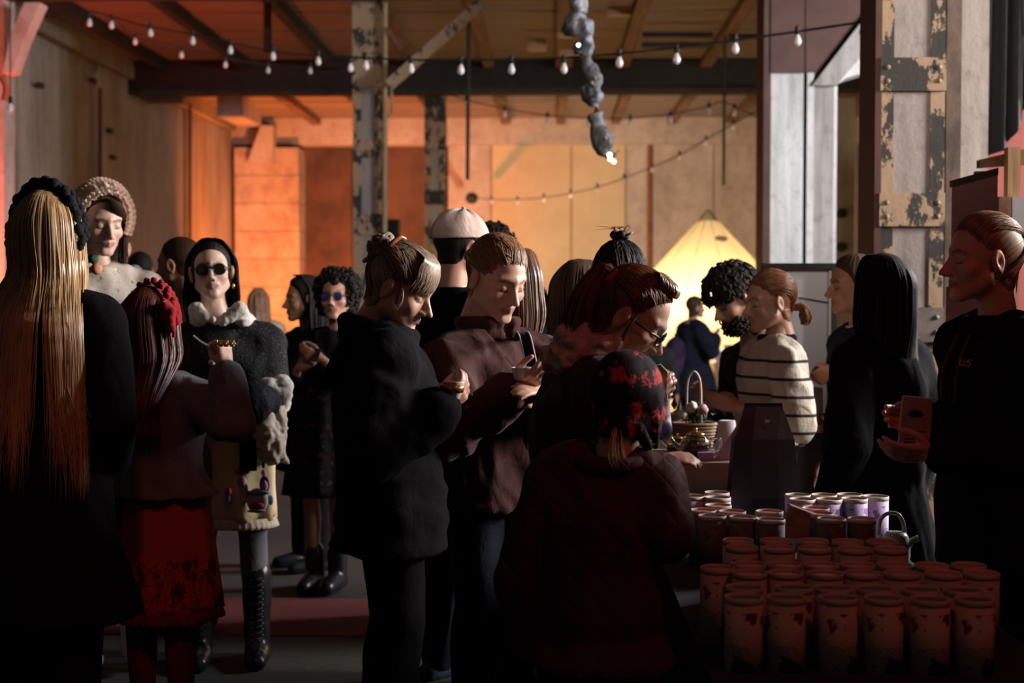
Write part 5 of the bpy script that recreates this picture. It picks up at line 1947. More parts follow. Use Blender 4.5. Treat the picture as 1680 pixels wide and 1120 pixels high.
def long_hair(f, n, zend, w1, w2, th=105, seed=0, shift=0.0, w=0.0024, split=None, back=0.10, start=0.0, m=None, yaw_only=True, endvar=0.12, wav=0.010, name='hair', out=0.0):
    """straight hair falling from the crown over the shoulders down to zend (m below the head centre)"""
    rng = np.random.RandomState(seed)
    fwd = f.M @ V3(0, 1, 0)
    fwd = nrm(V3(fwd[0], fwd[1], 0))
    rt = V3(fwd[1], -fwd[0], 0)
    paths = []
    for i in range(n):
        a = R(rng.uniform(-th, th))
        if split is not None and abs(math.sin(a) - split) < 0.10 and rng.rand() < 0.85:
            a += 0.25 * (1 if math.sin(a) > split else -1)
        sa, ca = math.sin(a), math.cos(a)
        e = 1 - endvar * rng.rand()
        lift = 0.016 * rng.rand() + out
        p0 = (0.012 * sa, 0.055 - 0.085 * rng.rand(), 0.134 + 0.004 * rng.rand())
        P = [p0,
             (sa * 0.048, -ca * 0.055 - 0.012 + 0.03 * (1 - ca), 0.125),
             (sa * (0.082 + lift), -ca * (0.104 + lift) - 0.012, 0.055),
             (sa * (0.090 + lift), -ca * (0.110 + lift) - 0.012, -0.03),
             (sa * (0.095 + lift), -ca * (0.105 + lift) - 0.014, -0.12)]
        q1 = (sa * w1, -ca * 0.05 - back, -0.25)
        sx = shift
        if split is not None:
            sx = shift + (0.035 if sa > split else -0.02)
        q2 = (sa * (w1 + w2) / 2 + sx * 0.5, -ca * 0.05 - back, -0.25 - (zend - 0.25) * 0.5 * e)
        q3 = (sa * w2 + sx + 0.012 * rng.normal(), -ca * 0.04 - back - 0.01, -zend * e)
        P = [np.array(p) * f.hs for p in P + [q1, q2, q3]]
        g = catmull(P, 4)
        t = np.linspace(0, 1, len(g))
        g[:, 0] += wav * np.sin(t * 9 + rng.rand() * 6) * t * 0.5
        W = f.hc + g[:, :1] * rt + g[:, 1:2] * fwd + g[:, 2:] * V3(0, 0, 1)
        paths.append(W)
    return strands(paths, w)


def cap_and(f, style, thick, m, extra, bun=None, **kw):
    return f.cap(style, thick, m, bun, extra=extra, **kw)


def scalp_strands(f, starts, end, n, seed=0, lift=0.014, jit=0.006, w=0.0016, k=10, endspread=0.02):
    """locks lying on the scalp from points along 'starts' (local polyline) back to 'end'"""
    rng = np.random.RandomState(seed)
    S = catmull(starts, 10)
    a = S[rng.randint(len(S), size=n)] + rng.normal(size=(n, 3)) * jit
    e = np.asarray(end) + rng.normal(size=(n, 3)) * endspread * 0.6
    P = surf_paths(f, a, e, k, lift + rng.rand(n) * 0.004)
    edge = np.clip(np.arange(k) / 2.5, 0, 1)
    P -= (1 - edge)[None, :, None] * 0.010 * (P / np.linalg.norm(P, axis=2)[..., None])
    return strands(list(P * f.hs @ f.M.T + f.hc), w)


def glasses(f, m_frame, m_lens, r=0.021, y=0.098, z=0.004, tr=0.0022, rot=0.0):
    g = MB()
    o = None
    for q in (-1, 1):
        a = np.linspace(0, 2 * np.pi, 25)
        P = [f.L((q * 0.033 + r * math.cos(t) * 1.05, y - 0.010 * abs(math.cos(t) * q + 1) * 0.3, z + r * math.sin(t) * 0.92)) for t in a]
        g.tube(P, tr, 6, False)
        g.tube([f.L((q * 0.055, y - 0.006, z + 0.006)), f.L((q * 0.076, y - 0.03, z + 0.006)), f.L((q * 0.080, 0.0, z + 0.004))], tr, 6)
    g.tube(catmull([f.L((-0.013, y, z + 0.004)), f.L((0, y + 0.003, z + 0.008)), f.L((0.013, y, z + 0.004))], 5), tr, 6)
    fr = g.build('glasses', m_frame, f.root, True)
    for q in (-1, 1):
        v, fc = ball((0, 0, 0), (r * 1.02, 0.0016, r * 0.9), 18, 10)
        v = v + V3(q * 0.033, y - 0.003, z)
        mk('lens', v * f.hs @ f.M.T + f.hc, fc, m_lens, fr)
    return fr


def trousers(f, m, inf=0.012, flare=0.01, name='trousers'):
    return f.cloth(name, f.legs(inf, flare=flare) + [loft([(f.spine(-0.12), .150 * f.k, .11 * f.k), (f.spine(0.0), .172 * f.k, .125 * f.k), (f.spine(.2), .16 * f.k, .118 * f.k)], f.rt, f.fw)], m, 0.016)


def jacket(f, m, inf=0.022, hem=None, flare=0.02, name='jacket', cuff=0.0, sleeve_end=0.88, fold=0.011, voxel=0.015, extra=None, st=(16, 16, 6), sl=(-1, 1), chest=0.0):
    pr = f.torso(inf, f.P[2] - 0.10 if hem is None else hem, flare, chest=chest)
    for q in sl:
        pr += f.sleeve(q, inf * 0.9, sleeve_end, cuff)
    return f.cloth(name, pr + (extra or []), m, voxel, 4, fold, st)


def bg_person(label, ppm, hx, hy, face, hairm, topm, botm=None, style='short', thick=0.014, lod=0, hem=None, hair_len=None, skin=WARM, body=None, H=1.7, longn=120, male=0, **kw):
    f = Fig(label, ppm, hx, hy, face, body=body, lod=lod, skin=skin, H=H, kind={'male': male}, **kw)
    f.build_body()
    ex = [long_hair(f, longn, hair_len, 0.13, 0.12, seed=int(hx), w=0.006)] if hair_len else None
    f.cap(style, thick, hairm, (0, -0.1, 0.06), extra=ex)
    jacket(f, topm, hem=hem, voxel=0.022)
    trousers(f, botm or DENIM)
    f.shoes(SHOE)
    return f


# 1 ---- woman with long blonde hair, seen from behind
f = Fig('person with very long blonde hair and a black coat, seen from behind', 560, 80, 388, 84, body=80, lod=1, skin=PALE, H=1.70, stance=0.08, feet=0.0)
for q in (-1, 1):
    f.arm(q, f.P + f.rt * q * 0.15 + f.fw * 0.10 + f.up * 0.06)
f.build_body()
f.cap('full', 0.014, H_BLONDE, (0, -0.03, 0.13), extra=[long_hair(f, 900, 0.76, 0.165, 0.155, 118, 3, -0.015, 0.0021, split=0.42, back=0.155, wav=0.016, endvar=0.34)])
jacket(f, BLACK, 0.030, hem=zat(1008, f.Y), flare=0.10, name='coat', fold=0.008, voxel=0.016)
trousers(f, BLACK, 0.016, 0.02)
f.shoes(SHOE, 0.10, 0.008, 'boot')
# ruffled lace headband
BLK_LACE = cl('black_lace', (0.010, 0.010, 0.011), (0.016, 0.016, 0.018), scale=60, b=0.6)
hb = MB()
A = np.linspace(R(-6), R(186), 70)
for wv, rr in ((0, 0.0), (1, 0.006)):
    P = []
    for side in (-1, 1):
        row = []
        for i, a in enumerate(A):
            ru = 0.010 * math.sin(i * 1.35) * (side * 0.5 + 0.5)
            row.append(f.L(((0.098 + rr) * math.cos(a), -0.005 - 0.030 * side * 0.9 + 0.012, 0.006 + (0.142 + rr + ru + 0.006 * side) * max(math.sin(a), -0.1))))
        P.append(row)
    V = np.vstack(P)
    n = len(A)
    hb.add(V, [[i, i + 1, n + i + 1, n + i] for i in range(n - 1)])
for i, a in enumerate(A[::2]):
    hb.ball(f.L((0.103 * math.cos(a), -0.030 + 0.008 * (i % 2), 0.006 + 0.152 * max(math.sin(a), -0.1))), 0.012 + 0.004 * (i % 3), 8, 6)
    hb.ball(f.L((0.101 * math.cos(a), 0.022 + 0.008 * (i % 2), 0.006 + 0.146 * max(math.sin(a), -0.1))), 0.011 + 0.003 * (i % 2), 8, 6)
for q in (-1, 1):
    for j in range(7):
        hb.ball(f.L((q * (0.108 + 0.004 * (j % 2)), -0.02 + 0.012 * math.sin(j * 2), 0.03 - 0.010 * j)), 0.014, 8, 6)
hb.build('lace_headband', BLK_LACE, f.root, True)

# 2 ---- person in the cream frilled bonnet
f = Fig('person in a cream frilled bonnet looking down, behind the long blonde hair', 425, 166, 366, -52, 14, body=-60, lod=2, skin=(0.60, 0.38, 0.30), H=1.78, lip=(0.42, 0.17, 0.15), brow=(0.13, 0.075, 0.045), kind={'nose': 1.05}, feet=0.05, eyes='down')
f.build_body()
ex = [strands(lock([f.L((q * 0.075, 0.02, 0.02)), f.L((q * 0.088, 0.015, -0.05)), f.L((q * 0.085, 0.03, -0.12)), f.L((q * 0.08, 0.05, -0.17))], 70, 0.012, 0.022, 5 + q, wav=0.012), 0.0022) for q in (-1, 1)]
rng = np.random.RandomState(77)
fr_ = []
for i in range(110):
    x = rng.uniform(-0.01, 0.06)
    P = [(x * 0.4 - 0.02, 0.062, 0.108), (x * 0.7, 0.084 - 5 * x * x, 0.090), (x + 0.010, 0.080 - 7 * x * x, 0.064 - 0.2 * x), (x + 0.018, 0.068 - 9 * x * x, 0.040 - 0.4 * x)]
    fr_.append(catmull([f.L((-p[0], p[1] + 0.006, p[2])) for p in P], 4))
ex.append(strands(fr_, 0.0022))
f.cap('back', 0.012, H_BRN, (0, -0.05, 0.12), extra=ex)
BON = cl('bonnet_cotton', (0.86, 0.72, 0.62), (0.82, 0.67, 0.57), scale=16, b=0.1)
nt = BON.node_tree
tl_ = nnode(nt, 'ShaderNodeBsdfTranslucent')
tl_.inputs[0].default_value = (0.75, 0.55, 0.44, 1)
mxs = nnode(nt, 'ShaderNodeMixShader')
mxs.inputs[0].default_value = 0.4
nt.links.new(nt.nodes['Principled BSDF'].outputs[0], mxs.inputs[1])
nt.links.new(tl_.outputs[0], mxs.inputs[2])
nt.links.new(mxs.outputs[0], nt.nodes['Material Output'].inputs[0])
# crown of the bonnet
D_, r_, V_, F_, C_ = head_grid(f.kind, f.NL, f.NT)
keep = (V_[:, 1] - 0.35 * V_[:, 2] < 0.030) & (V_[:, 2] > -0.07)
rr = r_ + 0.026 + 0.012 * np.clip(V_[:, 2] / 0.1, 0, 1) + 0.006 * np.sin(np.arctan2(V_[:, 0], V_[:, 2]) * 22)
Hh = C_ + D_ * rr[:, None]
F2 = [q for q in F_ if all(keep[i] for i in q)]
us = np.unique(np.array(F2).ravel())
mp = -np.ones(len(V_), int)
mp[us] = np.arange(len(us))
bon = mk('bonnet', Hh[us] * f.hs @ f.M.T + f.hc, mp[np.array(F2)].tolist(), BON, f.root)


def frill(f, name, m, rad, ywave, y0, tilt, amp, waves, a0, a1, wid, parent, n=260):
    """gathered ruffle round the face"""
    A = np.linspace(R(a0), R(a1), n)
    V = []
    for k in range(4):
        g = k / 3
        for i, a in enumerate(A):
            wv = math.sin(i / n * waves * 2 * math.pi)
            r = rad + wid * g
            V.append(f.L((r * math.cos(a) * 0.93, y0 + tilt * math.sin(a) + amp * wv * g + ywave * g, 0.018 + r * 1.12 * math.sin(a) + amp * 0.5 * math.cos(i / n * waves * 2 * math.pi) * g)))
    F = [[k * n + i, k * n + i + 1, (k + 1) * n + i + 1, (k + 1) * n + i] for k in range(3) for i in range(n - 1)]
    return mk(name, V, F, m, parent)


frill(f, 'brim_ruffle', BON, 0.096, 0.016, 0.036, 0.022, 0.008, 24, -26, 206, 0.026, bon)
frill(f, 'inner_ruffle', BON, 0.092, 0.026, 0.030, 0.020, 0.006, 30, -28, 208, 0.012, bon)
frill(f, 'crown_ruffle', BON, 0.108, 0.0, -0.002, 0.012, 0.010, 22, 10, 170, 0.028, bon)
frill(f, 'crown_ruffle', BON, 0.110, 0.0, -0.034, 0.006, 0.010, 20, 20, 160, 0.024, bon)
FLOR = mat_peel('floral_blouse', (0.62, 0.54, 0.47), (0.30, 0.14, 0.10), 0.40, 0.44, 22.0, (1, 1, 1), 0.85)
jacket(f, FLOR, 0.020, hem=0.55, flare=0.12, name='dress', voxel=0.016)
f.collar('lace_collar', CREAM, 0.085, 0.014, 0.01, stretch=1.6)
for q, (px, py) in enumerate(((152, 427), (146, 437), (158, 441))):
    v, fc = ball(at(px, py, f.Y - 0.17), 0.022, 12, 8)
    v = v + (vnoise(v * 90)[:, None] - 0.5) * 0.012
    mk('rosette', v, fc, (cl('green_ribbon', (0.05, 0.09, 0.05), (0.03, 0.06, 0.03)), CREAM, cl('peach_ribbon', (0.6, 0.28, 0.16), (0.5, 0.22, 0.12)))[q], f.root)
C_PEARL = mat('pearl', (0.75, 0.68, 0.62), (0.7, 0.64, 0.58), rough=0.25, bmp=0)
for q in (-1, 1):
    MB().ball(f.L((q * 0.083, -0.002, -0.055)), 0.009).ball(f.L((q * 0.084, -0.002, -0.075)), 0.012).build('earring', C_PEARL, f.root, True)
# white frilled socks and pale shoes
for q in (-1, 1):
    f.ank[q] = V3(xat(118 if q > 0 else 60, f.Y), f.Y + (0.0 if q > 0 else 0.1), 0.09)
    sk = MB()
    a = f.ank[q]
    sk.tube([a + V3(0, 0, -0.02), a + V3(0, 0, 0.2), a + V3(-0.01, 0, 0.42)], [0.038, 0.045, 0.055], 14)
    for k in range(3):
        zz = 0.02 + 0.045 * k
        n = 40
        ring0 = [a + V3(0.046 * math.cos(t), 0.046 * math.sin(t), zz + 0.05) for t in np.linspace(0, 2 * np.pi, n, endpoint=False)]
        ring1 = [a + V3((0.074 + 0.012 * math.sin(9 * t + k)) * math.cos(t), (0.074 + 0.012 * math.sin(9 * t + k)) * math.sin(t), zz + 0.008 * math.cos(7 * t)) for t in np.linspace(0, 2 * np.pi, n, endpoint=False)]
        sk.add(np.array(ring0 + ring1), [[i, (i + 1) % n, n + (i + 1) % n, n + i] for i in range(n)])
    sk.build('frilled_sock', mat('pale_blue_sock', (0.62, 0.68, 0.74), (0.52, 0.58, 0.64), rough=0.9, scale=30, bmp=0.2), f.root, True)
f.fw = nrm(V3(0.8, -0.6, 0))
f.shoes(mat('silver_shoe', (0.45, 0.45, 0.55), (0.35, 0.35, 0.45), rough=0.3, metal=0.3, bmp=0), 0.03, 0.004, L=0.23)

# 3 ---- girl with dark red hair, fist raised
f = Fig('person with dark red hair and red headband, fist raised, in a red printed skirt', 495, 250, 535, 62, 0, body=72, lod=1, skin=PALE, H=1.56, sh=(262, 648, 0.03), stance=0.075)
f.reach(1, 372, 606, -0.10, pole=V3(0.7, -0.2, -1))
f.el[1] = at(384, 696, f.Y - 0.16)
f.hand(1, dirv=V3(-0.10, -0.05, 1), palm=V3(-0.75, 0.55, 0.05), curl=1.35, thumb_in=1.0, side=1)
f.build_body()
f.cap('full', 0.016, H_RED, (0, -0.03, 0.13), extra=[long_hair(f, 420, 0.40, 0.125, 0.105, 112, 8, 0.02, 0.0026, back=0.115)])
MAUVE = cl('grey_mauve_jacket', (0.135, 0.120, 0.140), (0.095, 0.085, 0.100), scale=9, sheen=0.25)
jacket(f, MAUVE, 0.024, hem=zat(812, f.Y), flare=0.050, fold=0.013, voxel=0.012)
REDSK = None
m, nt, bs = _nodes('red_printed_skirt')
n1 = noise(nt, 21, 5, 0.65, (1, 1, 0.6))
vor = nnode(nt, 'ShaderNodeTexVoronoi', feature='DISTANCE_TO_EDGE')
vor.inputs['Scale'].default_value = 26
tc = nnode(nt, 'ShaderNodeTexCoord')
nt.links.new(tc.outputs['Object'], vor.inputs['Vector'])
sp_ = nnode(nt, 'ShaderNodeSeparateXYZ')
nt.links.new(tc.outputs['Object'], sp_.inputs[0])
lowb = nnode(nt, 'ShaderNodeMath', operation='LESS_THAN')
lowb.inputs[1].default_value = 0.62
nt.links.new(sp_.outputs['Z'], lowb.inputs[0])
edge = nnode(nt, 'ShaderNodeMath', operation='LESS_THAN')
edge.inputs[1].default_value = 0.022
nt.links.new(vor.outputs['Distance'], edge.inputs[0])
bl_ = nnode(nt, 'ShaderNodeMath', operation='GREATER_THAN')
bl_.inputs[1].default_value = 0.53
nt.links.new(n1, bl_.inputs[0])
mx_ = nnode(nt, 'ShaderNodeMath', operation='MAXIMUM')
nt.links.new(edge.outputs[0], mx_.inputs[0])
nt.links.new(bl_.outputs[0], mx_.inputs[1])
mk_ = nnode(nt, 'ShaderNodeMath', operation='MULTIPLY')
nt.links.new(mx_.outputs[0], mk_.inputs[0])
nt.links.new(lowb.outputs[0], mk_.inputs[1])
cx_ = nnode(nt, 'ShaderNodeMix', data_type='RGBA')
nt.links.new(mk_.outputs[0], cx_.inputs[0])
cx_.inputs[6].default_value = (0.36, 0.060, 0.035, 1)
cx_.inputs[7].default_value = (0.085, 0.018, 0.014, 1)
nt.links.new(cx_.outputs[2], bs.inputs['Base Color'])
bs.inputs['Roughness'].default_value = 0.85
wrinkle(m, 0.4, 0.1)
sk = f.skirt('skirt', m, zat(806, f.Y) + 0.05, zat(1004, f.Y), 0.135, 0.185, 9, 0.020, wave=0.02, off=(0.02, 0, 0))
f.skirt('hem_frill', cl('dark_red_lace', (0.16, 0.028, 0.020), (0.10, 0.018, 0.014), scale=40, b=0.6), zat(998, f.Y), zat(1016, f.Y), 0.184, 0.197, 34, 0.010, rows=4, wave=0.02, parent=sk, off=(0.02, 0, 0))
f.cloth('stockings', f.legs(0.006), cl('red_stocking', (0.13, 0.022, 0.020), (0.09, 0.016, 0.015)), 0.012, fold=0)
f.shoes(SHOE, 0.06)
# red headband with gathered bow
REDV = cl('red_velvet', (0.30, 0.012, 0.016), (0.20, 0.008, 0.010), scale=20, sheen=0.5, b=0.5)
hb = MB()
A = np.linspace(R(2), R(178), 60)
for k in range(3):
    V = []
    for side in (-1, 1):
        for i, a in enumerate(A):
            ru = 0.006 * math.sin(i * 1.7 + k) * (1 if side > 0 else 0.3)
            V.append(f.L((0.104 * math.cos(a), 0.020 + side * 0.018 - 0.016 * k, 0.006 + (0.148 + ru - 0.002 * k) * math.sin(a))))
    n = len(A)
    hb.add(np.array(V), [[i, i + 1, n + i + 1, n + i] for i in range(n - 1)])
for i in range(26):
    a = R(8 + i * 6.4)
    hb.ball(f.L((0.106 * math.cos(a), 0.012 * math.sin(i * 2.1), 0.008 + 0.152 * math.sin(a))), 0.011, 8, 6)
hbo = hb.build('headband', REDV, f.root, True)
bw_ = []
c0 = f.L((0.098, -0.025, 0.070))
rg = np.random.RandomState(2)
for i in range(14):
    d = rg.normal(size=3) * 0.018
    bw_.append(capsule(c0 + d, 0.010, c0 + d + V3(0.008, -0.006, -0.022) + rg.normal(size=3) * 0.010, 0.013))
for dx in (0, 0.018):
    bw_.append(capsule(c0 + V3(dx, -0.01, -0.01), 0.008, c0 + V3(dx + 0.006, -0.02, -0.10), 0.006))
f.cloth('bow', bw_, REDV, 0.006, 1, 0.004, (60, 60, 40), parent=hbo)
# gold rings across the fingers
hd = f.wr[1] + V3(-0.01, -0.05, 0.088)
rgm = MB()
for i in range(4):
    c0 = f.wr[1] + V3(-0.030 + 0.018 * i, -0.032 + 0.006 * abs(i - 1.5), 0.086)
    for j in range(6):
        a = j * 1.047
        rgm.ball(c0 + V3(0.007 * math.cos(a), -0.004, 0.007 * math.sin(a)), 0.0052, 8, 6)
    rgm.ball(c0 + V3(0, -0.008, 0), 0.006, 8, 6)
rgm.build('flower_rings', mat('gold_ring', (0.70, 0.38, 0.08), (0.6, 0.3, 0.05), rough=0.35, metal=0.6, bmp=0), f.root, True)

# 4 ---- woman in round dark glasses, tweed cape with white fur
f = Fig('woman in round dark glasses and a black tweed cape with white fur collar', 410, 347, 447, -78, -4, 3, body=-80, lod=2, skin=(0.60, 0.40, 0.32), lip=(0.36, 0.10, 0.10), brow=(0.06, 0.04, 0.035), H=1.70, kind={'nose': 0.95}, sh=(366, 560, 0.04), pel=(372, 0.0), stance=0.115, eyes='down')
f.reach(-1, 408, 662, -0.22, pole=V3(1, 0.3, -0.6))
f.el[-1] = at(446, 655, f.Y - 0.02)
f.hand(-1, dirv=V3(-0.7, -0.6, -0.35), palm=V3(-0.4, 0.6, 0.2), curl=0.9)
f.reach(1, 300, 690, -0.2)
f.build_body()
ex = [long_hair(f, 230, 0.34, 0.085, 0.075, 98, 4, 0.0, 0.0026, back=0.03, out=0.0)]
f.cap('full', 0.010, H_DARK, (0, -0.08, 0.06), extra=ex)
m, nt, bs = _nodes('black_tweed')
vv = noise(nt, 260, 2, 0.5)
nt.links.new(ramp(nt, vv, [(0.63, (0.010, 0.010, 0.012)), (0.74, (0.26, 0.25, 0.25))]), bs.inputs['Base Color'])
bs.inputs['Roughness'].default_value = 0.75
bump(nt, bs, noise(nt, 120, 2), 0.6, 0.004)
wrinkle(m, 0.5, 0.15)
TWEED = m
cz = zat(640, f.Y)
cape = [loft([(f.P * V3(1, 1, 0) + V3(0, 0, cz), .255, .19), (f.spine(.55) , .245, .18), (f.spine(.80), .225, .155), (f.spine(.95), .185, .12), (f.S + f.up * 0.04, .10, .085), (f.S + f.up * 0.07, .065, .062)], f.rt, f.fw)]
cape += f.sleeve(-1, 0.030, 0.8, 0.02) + f.sleeve(1, 0.026, 0.8)
cp = f.cloth('cape', cape, TWEED, 0.013, 4, 0.008)
for q, (pa, pb_) in enumerate((((336, 521), (322, 508)), ((366, 526), (393, 508)))):
    a, c = at(pa[0], pa[1], f.Y - 0.13), at(pb_[0], pb_[1], f.Y - 0.10)
    pr = [capsule(a, 0.020, c, 0.030), capsule(c, 0.030, f.S + f.rt * (1 if q == 0 else -1) * 0.085 + f.up * 0.075, 0.034)]
    pr = [capsule(a, 0.022, c, 0.032, 12), capsule(c, 0.032, c * 0.5 + (f.S + f.rt * (1 if q == 0 else -1) * 0.09 + f.up * 0.06) * 0.5, 0.034), capsule(c * 0.5 + (f.S + f.rt * (1 if q == 0 else -1) * 0.09 + f.up * 0.06) * 0.5, 0.034, f.S + f.rt * (1 if q == 0 else -1) * 0.10 + f.up * 0.075 - f.fw * 0.04, 0.034)]
    f.cloth('fur_collar', pr, IVORY, 0.007, 3, 0.004, (70, 70, 70))
cuffc = f.el[-1] * 0.45 + f.wr[-1] * 0.55
pr = [capsule(at(428, 640, f.Y - 0.14), 0.032, at(462, 640, f.Y - 0.08), 0.046), capsule(at(462, 634, f.Y - 0.08), 0.046, at(465, 664, f.Y - 0.06), 0.030), capsule(at(440, 632, f.Y - 0.12), 0.034, at(458, 655, f.Y - 0.06), 0.04)]
f.cloth('fur_cuff', pr, IVORY, 0.008, 2, 0.006, (60, 60, 60))
# cream lace over-sleeve falling from the cuff
pr = [capsule(at(424, 655, f.Y - 0.15), 0.040, at(432, 700, f.Y - 0.13), 0.062), capsule(at(432, 700, f.Y - 0.13), 0.062, at(445, 735, f.Y - 0.11), 0.060), capsule(at(455, 670, f.Y - 0.10), 0.03, at(462, 735, f.Y - 0.10), 0.024)]
lc = f.cloth('lace_sleeve', pr, CREAM, 0.008, 1, 0.013, (46, 46, 30))
pr = []
for i in range(12):
    pr.append(capsule(at(420 + i * 4.6, 733 + i * 1.6 + 4 * (i % 2), f.Y - 0.155 + 0.006 * i), 0.010, at(421 + i * 4.6, 746 + i * 0.9 + 3 * (i % 2), f.Y - 0.155 + 0.006 * i), 0.008))
f.cloth('lace_edge', pr, CREAM, 0.006, 1, 0.004, (90, 90, 60), parent=lc)
# printed yellow skirt with lace hem
YEL = cl('yellow_cream_satin', (0.60, 0.42, 0.17), (0.66, 0.54, 0.34), scale=3.2, b=0.1, sheen=0.1)
sk = f.skirt('skirt', YEL, f.P[2] + 0.10, zat(852, f.Y), 0.15, 0.135, 7, 0.020, off=(0.055, 0, 0))
f.skirt('lace_hem', CREAM, zat(848, f.Y), zat(864, f.Y), 0.137, 0.150, 36, 0.008, rows=4, parent=sk, off=(0.055, 0, 0))
# appliqued sweets on the skirt front
def patch(px, py, w, h, m, dy=-0.152, name='printed_motif'):
    v, fc = ball(at(px, py, f.Y + dy), (w / 2, 0.010, h / 2), 14, 8)
    return mk(name, v, fc, m, sk)
RDP, BLP, PKP, WHP, BKP = (cl('print_' + n_, c_, None, b=0) for n_, c_ in (('red', (0.5, 0.05, 0.06)), ('blue', (0.16, 0.34, 0.52)), ('pink', (0.55, 0.20, 0.36)), ('white', (0.6, 0.55, 0.52)), ('black', (0.03, 0.025, 0.03))))
patch(422, 821, 0.085, 0.10, WHP); patch(422, 808, 0.10, 0.022, BLP, -0.158); patch(421, 829, 0.06, 0.028, RDP, -0.160); patch(421, 838, 0.075, 0.014, BLP, -0.158)
patch(399, 805, 0.040, 0.12, WHP); patch(397, 773, 0.060, 0.028, RDP, -0.158); patch(396, 789, 0.034, 0.05, PKP, -0.158); patch(374, 815, 0.026, 0.08, BLP, -0.130); patch(376, 806, 0.02, 0.03, RDP, -0.138)
patch(434, 795, 0.040, 0.07, BKP, -0.140); patch(434, 797, 0.026, 0.045, PKP, -0.152); patch(433, 776, 0.020, 0.03, PKP, -0.152); patch(432, 762, 0.012, 0.03, BKP, -0.150); patch(444, 820, 0.024, 0.04, BLP, -0.130)
MB().box(at(407, 730, f.Y - 0.17), (0.066, 0.012, 0.20)).build('ribbon_tie', BLACK, f.root)
for (px, py) in ((349, 524), (348, 594)):
    MB().ball(at(px, py, f.Y - 0.175), 0.0135).build('pearl_button', C_PEARL, f.root, True)
for q in range(12):
    t_ = q / 11
    MB().ball(at(318 + 32 * t_, 551 + 16 * math.sin(t_ * 1.7), f.Y - 0.185 + 0.0 * t_), 0.0042, 8, 6).build('pearl', C_PEARL, f.root, True)
f.cloth('tights', f.legs(0.004), cl('grey_tights', (0.13, 0.13, 0.145), (0.10, 0.10, 0.11)), 0.012, fold=0)
for q in (-1, 1):
    a = f.ank[q]
    top = zat(936, f.Y)
    pr = f.shoe_prims(q, 0.10, 0.26, 0.010) + [capsule(a + V3(0, 0, 0.0), 0.050, a + V3(0, 0, (top - 0.09) * 0.6), 0.060), capsule(a + V3(0, 0, (top - 0.09) * 0.6), 0.060, V3(a[0], a[1], top - 0.02), 0.058)]
    bt = f.cloth('boot', pr, SHOE, 0.011, 3, 0.005, (40, 40, 18))
    lc = MB()
    for i in range(11):
        z_ = 0.10 + (top - 0.14) * i / 10
        for sx in (-1, 1):
            lc.ball(a * V3(1, 1, 0) + V3(0.022 * sx, 0, z_) + f.fw * 0.060, 0.0055, 8, 6)
        lc.tube([a * V3(1, 1, 0) + V3(-0.022, 0, z_) + f.fw * 0.064, a * V3(1, 1, 0) + V3(0.022, 0, z_ + 0.015) + f.fw * 0.064], 0.003, 5)
    lc.build('laces', mat('lace_metal', (0.10, 0.10, 0.12), (0.08, 0.08, 0.1), rough=0.3, metal=0.5, bmp=0), bt, True)
LENS = mat('dark_lens', (0.020, 0.014, 0.012), (0.016, 0.012, 0.01), rough=0.08, bmp=0)
glasses(f, mat('black_frame', (0.012, 0.011, 0.011), (0.01, 0.01, 0.01), rough=0.3, bmp=0), LENS, 0.0235, 0.099, 0.004, 0.0026)
MB().ball(f.L((-0.083, 0.0, -0.058)), (0.007, 0.007, 0.012)).build('earring', C_GOLD, f.root, True)

# 5-7 ---- people behind on the left
f = bg_person('person in a dark hoodie with grey hood seen from behind, past the bonnet', 340, 183, 408, 100, H_DARK, DARKB, male=1, skin=TAN, body=95, H=1.78)
pr = [capsule(at(196, 452, f.Y + 0.02), 0.03, at(222, 446, f.Y - 0.10), 0.04), capsule(at(222, 446, f.Y - 0.10), 0.035, at(205, 470, f.Y - 0.12), 0.02)]
f.cloth('hood', pr, cl('grey_hood', (0.22, 0.23, 0.26), (0.16, 0.17, 0.19)), 0.012, 2, 0.008, (30, 30, 20))
bg_person('person with a small dark cropped head farthest back at left', 250, 229, 446, 120, H_DARK, CHARC, H=1.65)
f = Fig('person with a shaved head turned away, behind the dark glasses woman', 375, 294, 436, 160, 4, body=170, lod=1, skin=(0.34, 0.18, 0.12), H=1.72, kind={'male': 1, 'nose': 1.1}, brow=(0.05, 0.03, 0.02), stubble=0.2)
f.build_body()
f.cap('short', 0.003, H_BRN, None, ridge=0.0004)
jacket(f, BLACK, 0.025)
trousers(f, DENIM)
f.shoes(SHOE)
f = bg_person('small far person with long fair hair and pale coat near the orange wall', 178, 424, 496, 100, H_LBRN, cl('beige_coat', (0.42, 0.33, 0.24), (0.36, 0.28, 0.2)), style='full', hair_len=0.42, H=1.6, hem=0.7, longn=140)
bg_person('far crouching dark haired person right of the fair haired one', 170, 455, 548, 120, H_DARK, cl('rust_top', (0.16, 0.05, 0.03), (0.12, 0.04, 0.02)), H=1.22, hs=1.1)

# 8 ---- dark haired woman turned left
f = Fig('person with dark bobbed hair in black, turned left beside the curly haired woman', 305, 498, 492, 205, 4, lod=1, skin=TAN, H=1.66, body=215)
f.build_body()
f.cap('full', 0.016, H_DARK, (0, -0.06, 0.12), extra=[long_hair(f, 160, 0.24, 0.10, 0.09, 95, 6, w=0.004, back=0.03)])
jacket(f, BLACK, 0.03, hem=0.55, flare=0.06, name='coat')
trousers(f, BLACK)
f.shoes(SHOE)

